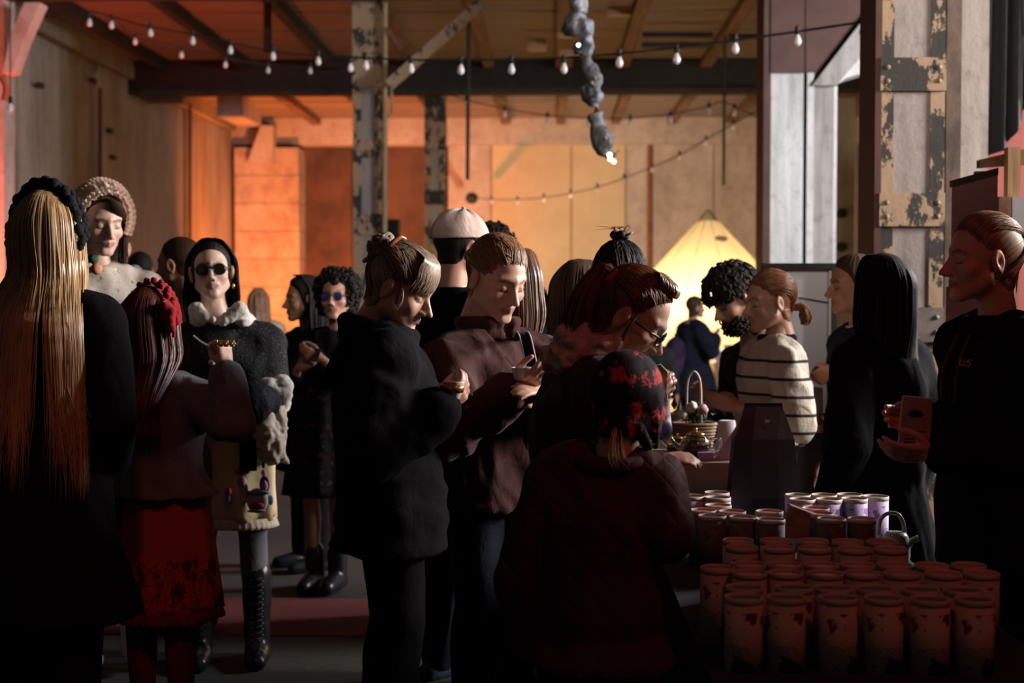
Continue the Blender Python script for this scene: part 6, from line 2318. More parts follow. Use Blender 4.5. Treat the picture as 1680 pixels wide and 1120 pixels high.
# 9 ---- curly haired woman with glasses
f = Fig('person with black curly hair and glasses catching blue light, in a dark printed dress', 330, 552, 488, -97, 0, body=-100, lod=1, skin=(0.42, 0.22, 0.16), H=1.60, eyes='open', lip=(0.26, 0.08, 0.07), pel=(532, 0.05), stance=0.06)
f.reach(1, 490, 604, -0.25)
f.reach(-1, 528, 588, -0.30)
f.hand(1, dirv=V3(0.8, -0.3, 0.5), palm=V3(0.1, 0.9, 0.3), curl=0.8)
f.hand(-1, dirv=V3(-0.7, -0.4, 0.3), palm=V3(0, 0.9, 0.2), curl=0.8)
f.build_body()
cb = curl_ball((0, -0.03, 0.045), (0.112, 0.112, 0.105), 300, 0.015, 0.0055, 3) + curl_ball((0, -0.03, -0.02), (0.105, 0.10, 0.09), 150, 0.014, 0.005, 4)
cb = [(v * f.hs @ f.M.T + f.hc, fc, e) for v, fc, e in cb if (v[:, 1].mean() < 0.045 or v[:, 2].mean() > 0.085)]
f.cap('full', 0.02, H_DARK, (0, -0.03, 0.13), extra=cb)
m, nt, bs = _nodes('dark_printed_dress')
tc = nnode(nt, 'ShaderNodeTexCoord')
br = nnode(nt, 'ShaderNodeTexBrick')
mpn = nnode(nt, 'ShaderNodeMapping')
mpn.inputs['Rotation'].default_value = (R(90), 0, 0)
nt.links.new(tc.outputs['Object'], mpn.inputs[0])
nt.links.new(mpn.outputs[0], br.inputs['Vector'])
br.inputs['Scale'].default_value = 5.5
br.inputs['Mortar Size'].default_value = 0.06
br.inputs['Color1'].default_value = (0.11, 0.040, 0.030, 1)
br.inputs['Color2'].default_value = (0.02, 0.016, 0.016, 1)
br.inputs['Mortar'].default_value = (0.010, 0.009, 0.010, 1)
nzz = noise(nt, 24, 3)
mm_ = nnode(nt, 'ShaderNodeMix', data_type='RGBA')
gt = nnode(nt, 'ShaderNodeMath', operation='GREATER_THAN')
gt.inputs[1].default_value = 0.53
nt.links.new(nzz, gt.inputs[0])
nt.links.new(gt.outputs[0], mm_.inputs[0])
mm_.inputs[6].default_value = (0.010, 0.009, 0.010, 1)
nt.links.new(br.outputs['Color'], mm_.inputs[7])
nt.links.new(mm_.outputs[2], bs.inputs['Base Color'])
bs.inputs['Roughness'].default_value = 0.85
wrinkle(m, 0.4, 0.1)
f.skirt('skirt', m, f.P[2] + 0.16, zat(812, f.Y), 0.15, 0.22, 10, 0.02)
jacket(f, BLACK, 0.018, sleeve_end=0.6, name='bodice')
f.shoes(SHOE, 0.14, 0.010, 'boot')
glasses(f, MATS['black_frame'], mat('blue_lens', (0.03, 0.05, 0.22), (0.03, 0.05, 0.2), rough=0.05, bmp=0), 0.021, 0.098, 0.006)  # blue reflected light is painted into the lens colour
MB().box(f.wr[-1] + V3(-0.05, -0.03, 0.03), (0.09, 0.012, 0.06), np.array(Matrix.Rotation(R(20), 3, 'Y'))).build('phone', C_STEEL, f.root)

# 10 ---- older woman with fringe, head bowed over a cup
f = Fig('older woman with ash fringe and clipped bun, head bowed over a patterned cup', 560, 656, 474, -14, 26, 0, body=8, lod=2, skin=(0.56, 0.34, 0.26), H=1.63, sh=(630, 582, 0.05), pel=(640, 0.05), wd=1.0, lip=(0.40, 0.17, 0.15), brow=(0.20, 0.13, 0.09), kind={'nose': 1.12, 'chin': 1.0}, stance=0.11)
f.reach(1, 722, 672, -0.12, pole=V3(-0.3, -0.4, -1))
f.reach(-1, 728, 665, 0.05, pole=V3(-0.2, 0.5, -1))
f.hand(1, dirv=V3(0.75, 0.05, 0.62), palm=V3(-0.3, 0.75, 0.55), curl=0.72, thumb_in=0.6, side=1)
f.build_body()
rng = np.random.RandomState(9)
fr_ = []
for i in range(380):                                 # fringe sweeping over the brow
    a = rng.uniform(-1.15, 1.05)
    x = math.sin(a) * 0.062
    y0 = 0.072 * math.cos(a)
    y0 = 0.070 * math.cos(a * 1.1)
    P = [(x * 0.5, -0.02 + 0.06 * rng.rand(), 0.136), (x * 0.95, 0.045 * math.cos(a * .9) + 0.020, 0.123), (x * 1.15, y0 + 0.020, 0.096), (x * 1.2, y0 + 0.024 + 0.005 * rng.rand(), 0.060), (x * 1.22 + 0.004 * rng.normal(), y0 + 0.020 + 0.005 * rng.rand(), 0.026 - 0.016 * rng.rand())]
    fr_.append(catmull([f.L(p) for p in P], 4))
ex = [strands(fr_, 0.0020)]
ex.append(scalp_strands(f, [(-0.05, 0.07, 0.06), (-0.072, 0.035, 0.045), (-0.075, 0.02, 0.035)], (0, -0.085, 0.075), 110, 2, 0.013))
ex.append(scalp_strands(f, [(0.05, 0.07, 0.06), (0.072, 0.035, 0.045), (0.075, 0.02, 0.035)], (0, -0.085, 0.075), 150, 3, 0.013))
ex.append(scalp_strands(f, [(-0.04, 0.06, 0.10), (0, 0.05, 0.115), (0.04, 0.06, 0.10)], (0, -0.085, 0.075), 130, 4, 0.015))
ex.append(scalp_strands(f, [(0.06, -0.06, -0.06), (0, -0.09, -0.07), (-0.06, -0.06, -0.06)], (0, -0.085, 0.075), 120, 5, 0.013))
for i in range(3):                                   # loose wisps by the ear
    ex.append(strands(lock([f.L((0.076, 0.02, 0.03)), f.L((0.084, 0.03 + 0.008 * i, -0.01)), f.L((0.082, 0.04, -0.05 - 0.01 * i))], 7, 0.003, 0.006, 30 + i), 0.0011))
bun = []
for i in range(11):
    t = rng.rand() * 6.28
    c0 = V3(0.03 * math.cos(t), -0.112 + 0.018 * rng.normal(), 0.080 + 0.034 * math.sin(t))
    tt = np.linspace(0, 5.5, 14)
    e1, e2 = nrm(rng.normal(size=3)), None
    e2 = nrm(np.cross(e1, rng.normal(size=3)))
    pts_ = c0 + np.cos(tt)[:, None] * e1 * 0.026 + np.sin(tt)[:, None] * e2 * 0.022
    bun.append([f.L(p) for p in pts_])
bv, bf = ball((0, 0, 0), 1.0, 30, 20)
th_, ph_ = np.arctan2(bv[:, 1], bv[:, 0]), np.arccos(np.clip(bv[:, 2], -1, 1))
bq = bv * np.array([0.050, 0.040, 0.046]) * (1 + 0.10 * np.sin(4 * th_ + 7 * ph_) + 0.06 * np.sin(9 * th_ - 5 * ph_))[:, None]
ex.append(((bq + np.array([0, -0.105, 0.082])) * f.hs @ f.M.T + f.hc, bf, np.stack([np.sin(4 * th_ + 7 * ph_) * 9, np.sin(9 * th_ - 5 * ph_) * 9, ph_], 1)))
for b_ in bun[:5]:
    v, fc = tube(np.array(b_), 0.0065 * f.hs, 8)
    ex.append((v, fc, np.stack([np.tile(np.arange(8), 14) * 3.0, np.zeros(len(v)) + rng.rand() * 30, np.repeat(np.arange(14), 8) * 0.1], 1)))
f.cap('back', 0.012, H_ASH, (0, -0.085, 0.075), extra=ex)
clp = MB()
cc = [f.L((0.012 + 0.0 * i, -0.052 - 0.010 * i, 0.140 - 0.002 * i)) for i in range(3)]
clp.tube(catmull([f.L((0.0, -0.050, 0.140)), f.L((0.020, -0.060, 0.142)), f.L((0.040, -0.066, 0.122)), f.L((0.048, -0.070, 0.105))], 5), 0.008, 8)
clp.build('hair_clip', mat('tortoise_clip', (0.32, 0.09, 0.04), (0.2, 0.05, 0.025), rough=0.3, bmp=0), f.root, True)
ct_ = jacket(f, BLACKQ, 0.052, hem=zat(905, f.Y), flare=0.015, name='coat', fold=0.012, voxel=0.012, st=(12, 12, 16))
f.collar('collar', BLACKQ, 0.104, 0.026, 0.060, gap=0.25, tilt=0.050, stretch=2.6, fold=0.006)
pr = []
for t_ in np.linspace(0, 1, 8):                       # folded hood lying on the back
    a = -0.9 + 1.8 * t_
    pr.append(capsule(f.S - f.fw * 0.10 + f.rt * 0.13 * math.sin(a) + V3(0, 0, 0.02), 0.035, f.S - f.fw * 0.14 + f.rt * 0.12 * math.sin(a) - V3(0, 0, 0.07 * math.cos(a)), 0.03))
f.cloth('hood', pr, BLACKQ, 0.012, 3, 0.008)
trousers(f, BLACK, 0.018, 0.018)
f.shoes(SHOE)
# the patterned cup
cpx = at(745, 640, f.Y - 0.13)
C_CUP = mat('porcelain', (0.62, 0.56, 0.50), (0.56, 0.5, 0.44), rough=0.2, bmp=0)
cu = thing('tea_cup', cpx - V3(0, 0, 0.026), 'patterned gold and white teacup held by the older woman', 'cup')
MB().lathe(cpx - V3(0, 0, 0.026), [(0.0001, 0.002), (0.015, 0.0), (0.017, 0.004), (0.026, 0.022), (0.031, 0.048), (0.0325, 0.052), (0.0305, 0.052), (0.028, 0.044), (0.022, 0.014), (0.0001, 0.008)], 28).build('bowl', C_CUP, cu, True)
MB().lathe(cpx - V3(0, 0, 0.026), [(0.0262, 0.020), (0.0302, 0.042), (0.0312, 0.042), (0.0270, 0.020), (0.0262, 0.020)], 28).build('gilt_band', C_GOLD, cu, True)
MB().lathe(cpx - V3(0, 0, 0.026), [(0.0001, 0.038), (0.0275, 0.038)], 28).build('tea', C_TEA, cu)
MB().tube(catmull([cpx + V3(-0.024, -0.012, 0.016), cpx + V3(-0.040, -0.018, 0.016), cpx + V3(-0.044, -0.018, -0.004), cpx + V3(-0.022, -0.010, -0.012)], 5), 0.0035, 8).build('handle', C_CUP, cu, True)

# 11 ---- fair woman in burgundy jacket
f = Fig('young woman with pulled back fair hair in a burgundy jacket, looking down', 520, 815, 458, -50, 24, 0, body=-45, lod=2, hs=1.05, skin=(0.60, 0.38, 0.29), lip=(0.44, 0.17, 0.15), brow=(0.16, 0.085, 0.045), H=1.70, sh=(808, 582, 0.05), kind={'nose': 1.0}, pel=(812, 0.04))
f.reach(1, 846, 636, -0.30, pole=V3(-0.6, -0.3, -1))
f.reach(-1, 890, 640, -0.26, pole=V3(1, 0.2, -0.6))
f.hand(1, dirv=V3(0.6, -0.45, 0.35), palm=V3(0.2, 0.5, 0.8), curl=0.5)
f.build_body()
ex = [scalp_strands(f, [(-0.072, 0.035, 0.045), (-0.05, 0.07, 0.088), (0, 0.085, 0.104), (0.05, 0.07, 0.088), (0.072, 0.035, 0.045), (0.076, 0.015, 0.035)], (0, -0.10, 0.02), 420, 1, 0.0095, w=0.0014, k=14, endspread=0.03)]
ex.append(scalp_strands(f, [(0.072, -0.032, -0.01), (0.066, -0.05, -0.06), (0, -0.09, -0.075), (-0.066, -0.05, -0.06), (-0.072, -0.032, -0.01)], (0, -0.10, 0.02), 200, 7, 0.010, w=0.0015, k=12))
bv, bf = ball((0, 0, 0), (0.034, 0.03, 0.034), 16, 12)
bv = bv + (vnoise(bv * 120)[:, None] - 0.5) * 0.008
ex.append((bv + f.L((0, -0.125, 0.02)), bf, np.stack([bv[:, 2] * 300, bv[:, 0] * 0, bv[:, 1] * 0], 1)))
f.cap('back', 0.009, H_LBRN, (0, -0.10, 0.02), extra=ex, ridge=0.0012)
jk = jacket(f, BURG, 0.032, fold=0.014, voxel=0.012)
f.collar('collar', BURG, 0.092, 0.020, 0.060, gap=0.30, stretch=3.0)
MB().tube(catmull([f.S + f.fw * 0.150 + f.up * 0.02, f.spine(.75) + f.fw * 0.158, f.spine(.5) + f.fw * 0.155, f.spine(.2) + f.fw * 0.15], 5), 0.005, 6).build('zip', C_STEEL, jk, True)
pr = []
P = catmull([f.S - f.rt * 0.075 + f.up * 0.045 + f.fw * 0.03, at(858, 545, f.Y - 0.15), at(868, 580, f.Y - 0.19), at(876, 625, f.Y - 0.18), at(888, 700, f.Y - 0.15)], 6)
mbs = MB()
for (o_, w_, m_, nm) in ((0, 0.017, cl('strap_dark', (0.014, 0.018, 0.026), (0.01, 0.013, 0.02)), 'bag_strap'),):
    V = []
    for p in P:
        V += [p - V3(w_, 0, 0), p + V3(w_, 0, 0), p + V3(w_, 0.006, 0), p - V3(w_, -0.006, 0)]
    F = []
    for i in range(len(P) - 1):
        for j in range(4):
            F.append([i * 4 + j, i * 4 + (j + 1) % 4, (i + 1) * 4 + (j + 1) % 4, (i + 1) * 4 + j])
    st_ = mk(nm, V, F, m_, f.root, smooth=False)
for o_ in (-0.0165, 0.0165):
    MB().tube(P + V3(o_, -0.003, 0), 0.0026, 6).build('piping', C_PAPER, st_, True)
trousers(f, DENIM)
f.shoes(SHOE)
for (px, lb, dy) in ((857, 'white paper cup held before the burgundy jacket, left one', -0.33), (888, 'white paper cup held before the burgundy jacket, right one', -0.28)):
    c = at(px, 604, f.Y + dy)
    u = thing('paper_cup', c - V3(0, 0, 0.035), lb, 'cup')
    MB().lathe(c - V3(0, 0, 0.035), [(0.0001, 0.001), (0.024, 0.001), (0.0325, 0.036), (0.034, 0.038), (0.0315, 0.037), (0.022, 0.006), (0.0001, 0.006)], 28).build('cup_wall', mat('cup_white', (0.66, 0.64, 0.66), (0.6, 0.58, 0.6), rough=0.4, bmp=0), u, True)
    MB().lathe(c - V3(0, 0, 0.035), [(0.0001, 0.028), (0.029, 0.028)], 28).build('drink', C_TEA, u)

# 12 ---- man in beige cap, and the dark head behind him
f = Fig('man in a beige cap and black jacket turned away, behind the older woman', 430, 758, 408, 34, 4, body=50, lod=1, skin=(0.52, 0.28, 0.2), H=1.76, kind={'male': 1})
f.build_body()
f.cap('short', 0.016, H_DARK, (0, -0.02, 0.13))
CAPM = cl('beige_cap', (0.52, 0.40, 0.35), (0.44, 0.33, 0.29), scale=14, b=0.3)
D_, r_, V_, F_, C_ = head_grid(f.kind, f.NL, f.NT)
keep = V_[:, 2] - 0.10 * V_[:, 1] > 0.006
rr = r_ + 0.024 + 0.004 * np.cos(np.arctan2(V_[:, 0], V_[:, 1]) * 6) * np.clip(V_[:, 2] / .12, 0, 1)
Hh = C_ + D_ * rr[:, None]
Hh[:, 2] = np.maximum(Hh[:, 2], 0.040 + 0.10 * Hh[:, 1])
F2 = [q for q in F_ if all(keep[i] for i in q)]
us = np.unique(np.array(F2).ravel())
mp = -np.ones(len(V_), int)
mp[us] = np.arange(len(us))
co_ = mk('cap', Hh[us] * f.hs @ f.M.T + f.hc, mp[np.array(F2)].tolist(), CAPM, f.root)
MB().ball(f.L((0, -0.005, 0.152)), (0.008, 0.008, 0.006)).build('button', CAPM, co_, True)
A = np.linspace(-1.05, 1.05, 22)
V = []
for k_ in range(3):
    for a in A:
        g = k_ / 2
        V.append(f.L((math.sin(a) * (0.086 + 0.004 * g), math.cos(a) * 0.10 + 0.070 * g * math.cos(a), 0.050 - 0.012 * g - 0.02 * (math.sin(a) ** 2) * g)))
n = len(A)
V = np.vstack([V, np.array(V) + V3(0, 0, -0.006)])
F = [[k_ * n + i, k_ * n + i + 1, (k_ + 1) * n + i + 1, (k_ + 1) * n + i] for k_ in range(2) for i in range(n - 1)]
F += [[q + 3 * n for q in fc][::-1] for fc in F]
mk('visor', V, F, CAPM, co_)
jacket(f, BLACK, 0.026)
f.collar('collar', BLACK, 0.085, 0.018, 0.03, stretch=1.6)
trousers(f, DENIM, 0.014, 0.016)
f.shoes(cl('blue_trainers', (0.05, 0.07, 0.11), (0.04, 0.05, 0.09)))
f = Fig('person with tousled black hair directly behind the man in the beige cap', 353, 811, 417, 70, 0, lod=1, skin=TAN, H=1.74, kind={'male': 1})
f.build_body()
cb = [(v * f.hs @ f.M.T + f.hc, fc, e) for v, fc, e in curl_ball((0, -0.015, 0.05), (0.090, 0.106, 0.090), 220, 0.013, 0.0045, 13) if v[:, 1].mean() < 0.06]
f.cap('short', 0.024, H_DARK, (0, -0.02, 0.13), extra=cb)
jacket(f, BLACK)
trousers(f, DENIM)
f.shoes(SHOE)

# 13 ---- woman with long light brown hair half hidden behind the burgundy jacket
f = Fig('person with a fall of light brown hair half hidden behind the burgundy jacket', 468, 846, 470, 60, 6, lod=1, skin=PALE, H=1.62, body=50)
f.build_body()
f.cap('full', 0.014, H_AUB, (0, -0.03, 0.13), extra=[long_hair(f, 200, 0.27, 0.10, 0.09, 112, 18, 0.03, 0.0034, back=0.06)])
jacket(f, cl('grey_cardigan', (0.10, 0.09, 0.085), (0.08, 0.07, 0.065)), 0.022)
trousers(f, DENIM)
f.shoes(SHOE)
# far pair at the lantern
bg_person('far person with dark bob left of the glowing lantern', 172, 884, 494, 80, H_DARK, DARKB, style='full', hair_len=0.24, H=1.6)
bg_person('far shorter person in brown close beside the glowing lantern', 165, 899, 512, 100, H_BRN, cl('tan_top', (0.16, 0.09, 0.05), (0.12, 0.07, 0.04)), H=1.45)

# 14 ---- dark haired pair behind the woman with the scarf
f = Fig('woman with long dark hair turned away, left behind the auburn ponytail', 440, 952, 486, 55, 6, lod=1, skin=WARM, H=1.66, body=60)
f.build_body()
f.cap('full', 0.016, H_BRN, (0, -0.03, 0.13), extra=[long_hair(f, 240, 0.36, 0.11, 0.10, 112, 28, -0.01, 0.0034, back=0.08)])
jacket(f, cl('plum_leather', (0.040, 0.022, 0.024), (0.028, 0.015, 0.017), rough=0.45, spec=0.4), 0.024, fold=0.011)
trousers(f, BLACK)
f.shoes(SHOE)
f = Fig('woman with black hair pinned in a small bun, behind the woman with the scarf', 490, 1018, 462, 75, 0, body=12, wd=0.9, lod=1, skin=WARM, H=1.68)
f.build_body()
ex = [scalp_strands(f, [(-0.075, 0, -0.02), (-0.07, -0.05, -0.05), (0, -0.09, -0.06), (0.07, -0.05, -0.05), (0.075, 0, -0.02)], (0.0, -0.02, 0.135), 160, 6, 0.016, w=0.0022)]
for i in range(6):
    t = i * 1.05
    v, fc = ball(f.L((0.016 * math.cos(t), -0.02 + 0.016 * math.sin(t), 0.150 + 0.006 * (i % 2))), (0.017, 0.017, 0.015), 10, 8)
    ex.append((v, fc, v * 40))
rng = np.random.RandomState(3)
for i in range(10):
    ex.append(strands([catmull([f.L((0.0, -0.02, 0.155)), f.L((0.02 * rng.normal(), -0.02, 0.175 + 0.01 * rng.rand())), f.L((0.05 * rng.normal(), -0.02 + 0.02 * rng.normal(), 0.165 + 0.03 * rng.rand()))], 4)], 0.0008))
f.cap('back', 0.018, H_DARK, (0, -0.02, 0.135), extra=ex)
jacket(f, BLACK)
trousers(f, BLACK)
f.shoes(SHOE)
MB().tube([f.L((0.03, -0.03, 0.155)), f.L((0.045, -0.02, 0.165))], 0.004, 6).tube([f.L((-0.01, -0.04, 0.165)), f.L((-0.012, -0.03, 0.178))], 0.004, 6).build('hair_pin', C_BOLT, f.root, True)

# 15 ---- woman with glasses and scarf bending over
f = Fig('woman with auburn ponytail, glasses and thick pink scarf bending over the tea table', 620, 1034, 521, -12, 36, 0, body=12, lod=2, skin=(0.52, 0.30, 0.22), lip=(0.36, 0.13, 0.11), brow=(0.07, 0.04, 0.025), H=1.70, sh=(968, 634, 0.03), pel=(952, 0.12), kind={'nose': 1.02})
f.reach(1, 1034, 648, -0.06, pole=V3(-0.7, -0.3, -1))
f.reach(-1, 1040, 640, 0.06, pole=V3(-0.9, 0.3, -0.8))
f.hand(1, dirv=V3(0.85, 0.15, 0.10), palm=V3(-0.1, 0.8, 0.3), curl=0.8, side=1)
f.hand(-1, dirv=V3(0.8, -0.1, 0.15), palm=V3(0.1, -0.9, 0.0), curl=0.9)
f.build_body()
tie = (0.028, -0.088, 0.062)
ex = [scalp_strands(f, [(-0.072, 0.026, 0.055), (-0.05, 0.050, 0.098), (0, 0.066, 0.114), (0.05, 0.050, 0.098), (0.072, 0.026, 0.055), (0.076, 0.012, 0.040)], tie, 460, 1, 0.012, w=0.0016, k=14, endspread=0.022)]
ex.append(scalp_strands(f, [(0.072, -0.032, -0.01), (0.066, -0.05, -0.06), (0, -0.09, -0.075), (-0.066, -0.05, -0.06), (-0.072, -0.032, -0.01)], tie, 220, 7, 0.012, w=0.0016, k=12))
rng = np.random.RandomState(12)
q_ = []
for i in range(170):                                  # swept up roll above the brow
    x = rng.uniform(-0.055, 0.06)
    P = [(x, 0.052 - 15 * x * x, 0.107), (x, 0.070 - 15 * x * x, 0.113 + 0.005 * rng.rand()), (x * 0.98, 0.062 - 14 * x * x, 0.129 + 0.006 * rng.rand()), (x * 0.9, 0.030 - 8 * x * x, 0.138 + 0.005 * rng.rand()), (x * 0.75, -0.02, 0.138)]
    q_.append(catmull([f.L(p) for p in P], 4))
ex.append(strands(q_, 0.0019))
for i in range(4):
    ex.append(strands(lock([f.L(tie), f.L((0.03, -0.13, 0.06)), f.L(tie) + V3(-0.09, 0.0, -0.05 - 0.01 * i), f.L(tie) + V3(-0.115 + 0.015 * i, 0.01 * i, -0.16), f.L(tie) + V3(-0.125 + 0.02 * i, 0.01, -0.28)], 75, 0.014, 0.045, 40 + i, wav=0.012), 0.0020))
ex.append(strands(lock([f.L((0.078, 0.02, 0.02)), f.L((0.086, 0.022, -0.02)), f.L((0.084, 0.03, -0.06))], 16, 0.003, 0.006, 60), 0.0011))
f.cap('back', 0.013, H_AUB, tie, extra=ex)
sc_ = []
c0 = f.L(tie) + V3(-0.004, 0, 0.0)
for i in range(12):
    t = i / 12 * 6.283
    a = nrm(f.M @ V3(0.2, -1, 0.35))
    e1 = nrm(np.cross(a, V3(0, 0, 1)))
    e2 = np.cross(a, e1)
    p = c0 + (e1 * math.cos(t) + e2 * math.sin(t)) * 0.020
    sc_.append(capsule(p, 0.0115, p + a * 0.006, 0.0115))
f.cloth('scrunchie', sc_, cl('coral_velvet', (0.42, 0.075, 0.045), (0.32, 0.05, 0.03), sheen=0.4), 0.005, 1, 0.004, (90, 90, 90))
PINKS = cl('pink_beige_scarf', (0.62, 0.44, 0.38), (0.42, 0.28, 0.24), scale=40, b=1.0, sheen=0.4, bscale=90)
pr = []
nk = (f.S * 0.40 + f.L((0, -0.03, -0.09)) * 0.60)
ax_ = nrm(f.L((0, -0.03, -0.05)) - f.S)
e1 = nrm(np.cross(ax_, V3(0, 1, 0)))
e2 = np.cross(ax_, e1)
for k_, (rr, off, tr) in enumerate(((0.098, -0.035, 0.040), (0.088, 0.020, 0.036), (0.080, 0.062, 0.028))):
    P = [nk + ax_ * (off + 0.014 * math.sin(t * 2 + k_)) + (e1 * math.cos(t) + e2 * math.sin(t) * 0.95) * rr for t in np.linspace(0, 2 * np.pi, 26)]
    for i in range(25):
        pr.append(capsule(P[i], tr * (1 + 0.12 * math.sin(i * 0.9 + k_)), P[i + 1], tr * (1 + 0.12 * math.sin((i + 1) * 0.9 + k_)), 10))
f.cloth('scarf', pr, PINKS, 0.007, 2, 0.018, (26, 26, 44))
jacket(f, OLIVE, 0.036, hem=zat(905, f.Y), flare=0.05, name='coat', fold=0.011, voxel=0.012)
trousers(f, BLACK, 0.016, 0.016)
f.shoes(SHOE)
glasses(f, MATS['black_frame'], mat_glass('spectacle_lens', (0.95, 0.93, 0.9), 0.02), 0.020, 0.103, 0.002, 0.0030)
# the bright packet she holds
pk = thing('packet', at(1090, 704, f.Y - 0.06), 'crumpled white, blue and green packet held by the woman with the scarf', 'packet')
m, nt, bs = _nodes('packet_print')
tc = nnode(nt, 'ShaderNodeTexCoord')
sp_ = nnode(nt, 'ShaderNodeSeparateXYZ')
nt.links.new(tc.outputs['Object'], sp_.inputs[0])
ad = nnode(nt, 'ShaderNodeMath', operation='MULTIPLY_ADD')
ad.inputs[1].default_value = 0.05
nt.links.new(noise(nt, 30, 2), ad.inputs[0])
nt.links.new(sp_.outputs['Z'], ad.inputs[2])
mr = nnode(nt, 'ShaderNodeMapRange')
mr.inputs['From Min'].default_value = 0.0
mr.inputs['From Max'].default_value = 0.23
nt.links.new(ad.outputs[0], mr.inputs[0])
rp_ = ramp(nt, mr.outputs[0], [(0.0, (0.10, 0.16, 0.40)), (0.18, (0.12, 0.17, 0.42)), (0.24, (0.66, 0.62, 0.70)), (0.44, (0.40, 0.46, 0.66)), (0.60, (0.66, 0.62, 0.70)), (0.72, (0.55, 0.40, 0.08)), (0.84, (0.10, 0.30, 0.10)), (1.0, (0.45, 0.5, 0.35))])
nt.links.new(rp_, bs.inputs['Base Color'])
bs.inputs['Roughness'].default_value = 0.35
nt.nodes[-1]
P = [(1068, 712), (1084, 722), (1103, 706), (1099, 672), (1093, 642), (1097, 612), (1084, 598), (1066, 604), (1064, 660)]
g = MB().prism([at(x, y, f.Y - 0.09) for x, y in P], (0.004, 0.05, 0))
v, fc = g.out()
me_ = mesh_of('t', v, fc)
bmx = bmesh.new()
bmx.from_mesh(me_)
bmesh.ops.triangulate(bmx, faces=bmx.faces)
bmesh.ops.subdivide_edges(bmx, edges=bmx.edges, cuts=3, use_grid_fill=True)
bmx.to_mesh(me_)
bmx.free()
v = np.array([p.co for p in me_.vertices])
fc = [list(p.vertices) for p in me_.polygons]
v[:, 1] += (vnoise(v * 45) - 0.5) * 0.03
mk('film', v, fc, m, pk, smooth=True)

# 16 ---- child in the floral hat and quilted jacket
f = Fig('child in a dark floral hat and quilted jacket, seen from behind at the stall table', 690, 1030, 664, 58, 8, body=72, lod=1, skin=PALE, H=1.36, hs=1.06, ears=False, sh=(988, 792, -0.02), pel=(985, -0.02), wd=0.82)
f.reach(1, 1078, 756, -0.02, pole=V3(0.8, -0.6, -0.8))
f.el[1] = at(1088, 872, f.Y - 0.06)
f.hand(1, dirv=V3(0.92, 0.25, 0.08), palm=V3(0.15, 0.45, -0.85), curl=0.42, thumb_in=0.3, spread=0.5)
f.build_body()
f.cap('full', 0.008, H_BLONDE, (0, -0.03, 0.13), extra=[strands(lock([f.L((0.02, -0.08, -0.05)), f.L((0.03, -0.10, -0.12)), f.L((0.05, -0.11, -0.17))], 26, 0.010, 0.03, 9), 0.0012)])
m, nt, bs = _nodes('dark_floral_hat')
vor = nnode(nt, 'ShaderNodeTexVoronoi')
vor.inputs['Scale'].default_value = 20
tc = nnode(nt, 'ShaderNodeTexCoord')
nt.links.new(tc.outputs['Object'], vor.inputs['Vector'])
nn_ = noise(nt, 60, 4, 0.7)
ad = nnode(nt, 'ShaderNodeMath', operation='MULTIPLY_ADD')
ad.inputs[1].default_value = 1.25
nt.links.new(nn_, ad.inputs[0])
nt.links.new(vor.outputs['Distance'], ad.inputs[2])
sepc = nnode(nt, 'ShaderNodeSeparateColor')
nt.links.new(vor.outputs['Color'], sepc.inputs[0])
on = nnode(nt, 'ShaderNodeMath', operation='GREATER_THAN')
on.inputs[1].default_value = 0.42
nt.links.new(sepc.outputs[0], on.inputs[0])
pet = nnode(nt, 'ShaderNodeMath', operation='LESS_THAN')
pet.inputs[1].default_value = 1.02
nt.links.new(ad.outputs[0], pet.inputs[0])
ml = nnode(nt, 'ShaderNodeMath', operation='MULTIPLY')
nt.links.new(on.outputs[0], ml.inputs[0])
nt.links.new(pet.outputs[0], ml.inputs[1])
cm_ = nnode(nt, 'ShaderNodeMix', data_type='RGBA')
nt.links.new(ml.outputs[0], cm_.inputs[0])
cm_.inputs[6].default_value = (0.016, 0.008, 0.010, 1)
nt.links.new(ramp(nt, nn_, [(0.35, (0.50, 0.07, 0.06)), (0.6, (0.26, 0.025, 0.03))]), cm_.inputs[7])
nt.links.new(cm_.outputs[2], bs.inputs['Base Color'])
bs.inputs['Roughness'].default_value = 0.8
D_, r_, V_, F_, C_ = head_grid(f.kind, f.NL, f.NT)
keep = (V_[:, 2] > -0.075 + 0.9 * np.clip(V_[:, 1] - 0.0, 0, 1))
rr = r_ + 0.016 + 0.010 * np.exp(-((V_[:, 1] + 0.01) / 0.03) ** 2 - (V_[:, 2] / 0.03) ** 2) + 0.006 * np.clip(-V_[:, 2] / 0.07, 0, 1) + 0.003 * (vnoise(V_ * 40) - 0.5)
Hh = C_ + D_ * rr[:, None]
F2 = [q for q in F_ if all(keep[i] for i in q)]
us = np.unique(np.array(F2).ravel())
mp = -np.ones(len(V_), int)
mp[us] = np.arange(len(us))
wrinkle(m, 0.3, 0.1)
ht = mk('floral_hat', Hh[us] * f.hs @ f.M.T + f.hc, mp[np.array(F2)].tolist(), m, f.root)
pr = [capsule(f.L((0.06, -0.05, -0.06)), 0.02, f.L((0.075, -0.02, -0.10)), 0.012), capsule(f.L((0.082, 0.0, -0.03)), 0.012, f.L((0.078, 0.012, -0.10)), 0.008)]
f.cloth('ear_flap', pr, m, 0.008, 2, 0.003, parent=ht)
m, nt, bs = _nodes('quilted_jacket')
bs.inputs['Base Color'].default_value = (0.062, 0.028, 0.023, 1)
bs.inputs['Roughness'].default_value = 0.75
bs.inputs['Specular IOR Level'].default_value = 0.12
tc = nnode(nt, 'ShaderNodeTexCoord')
hs_ = []
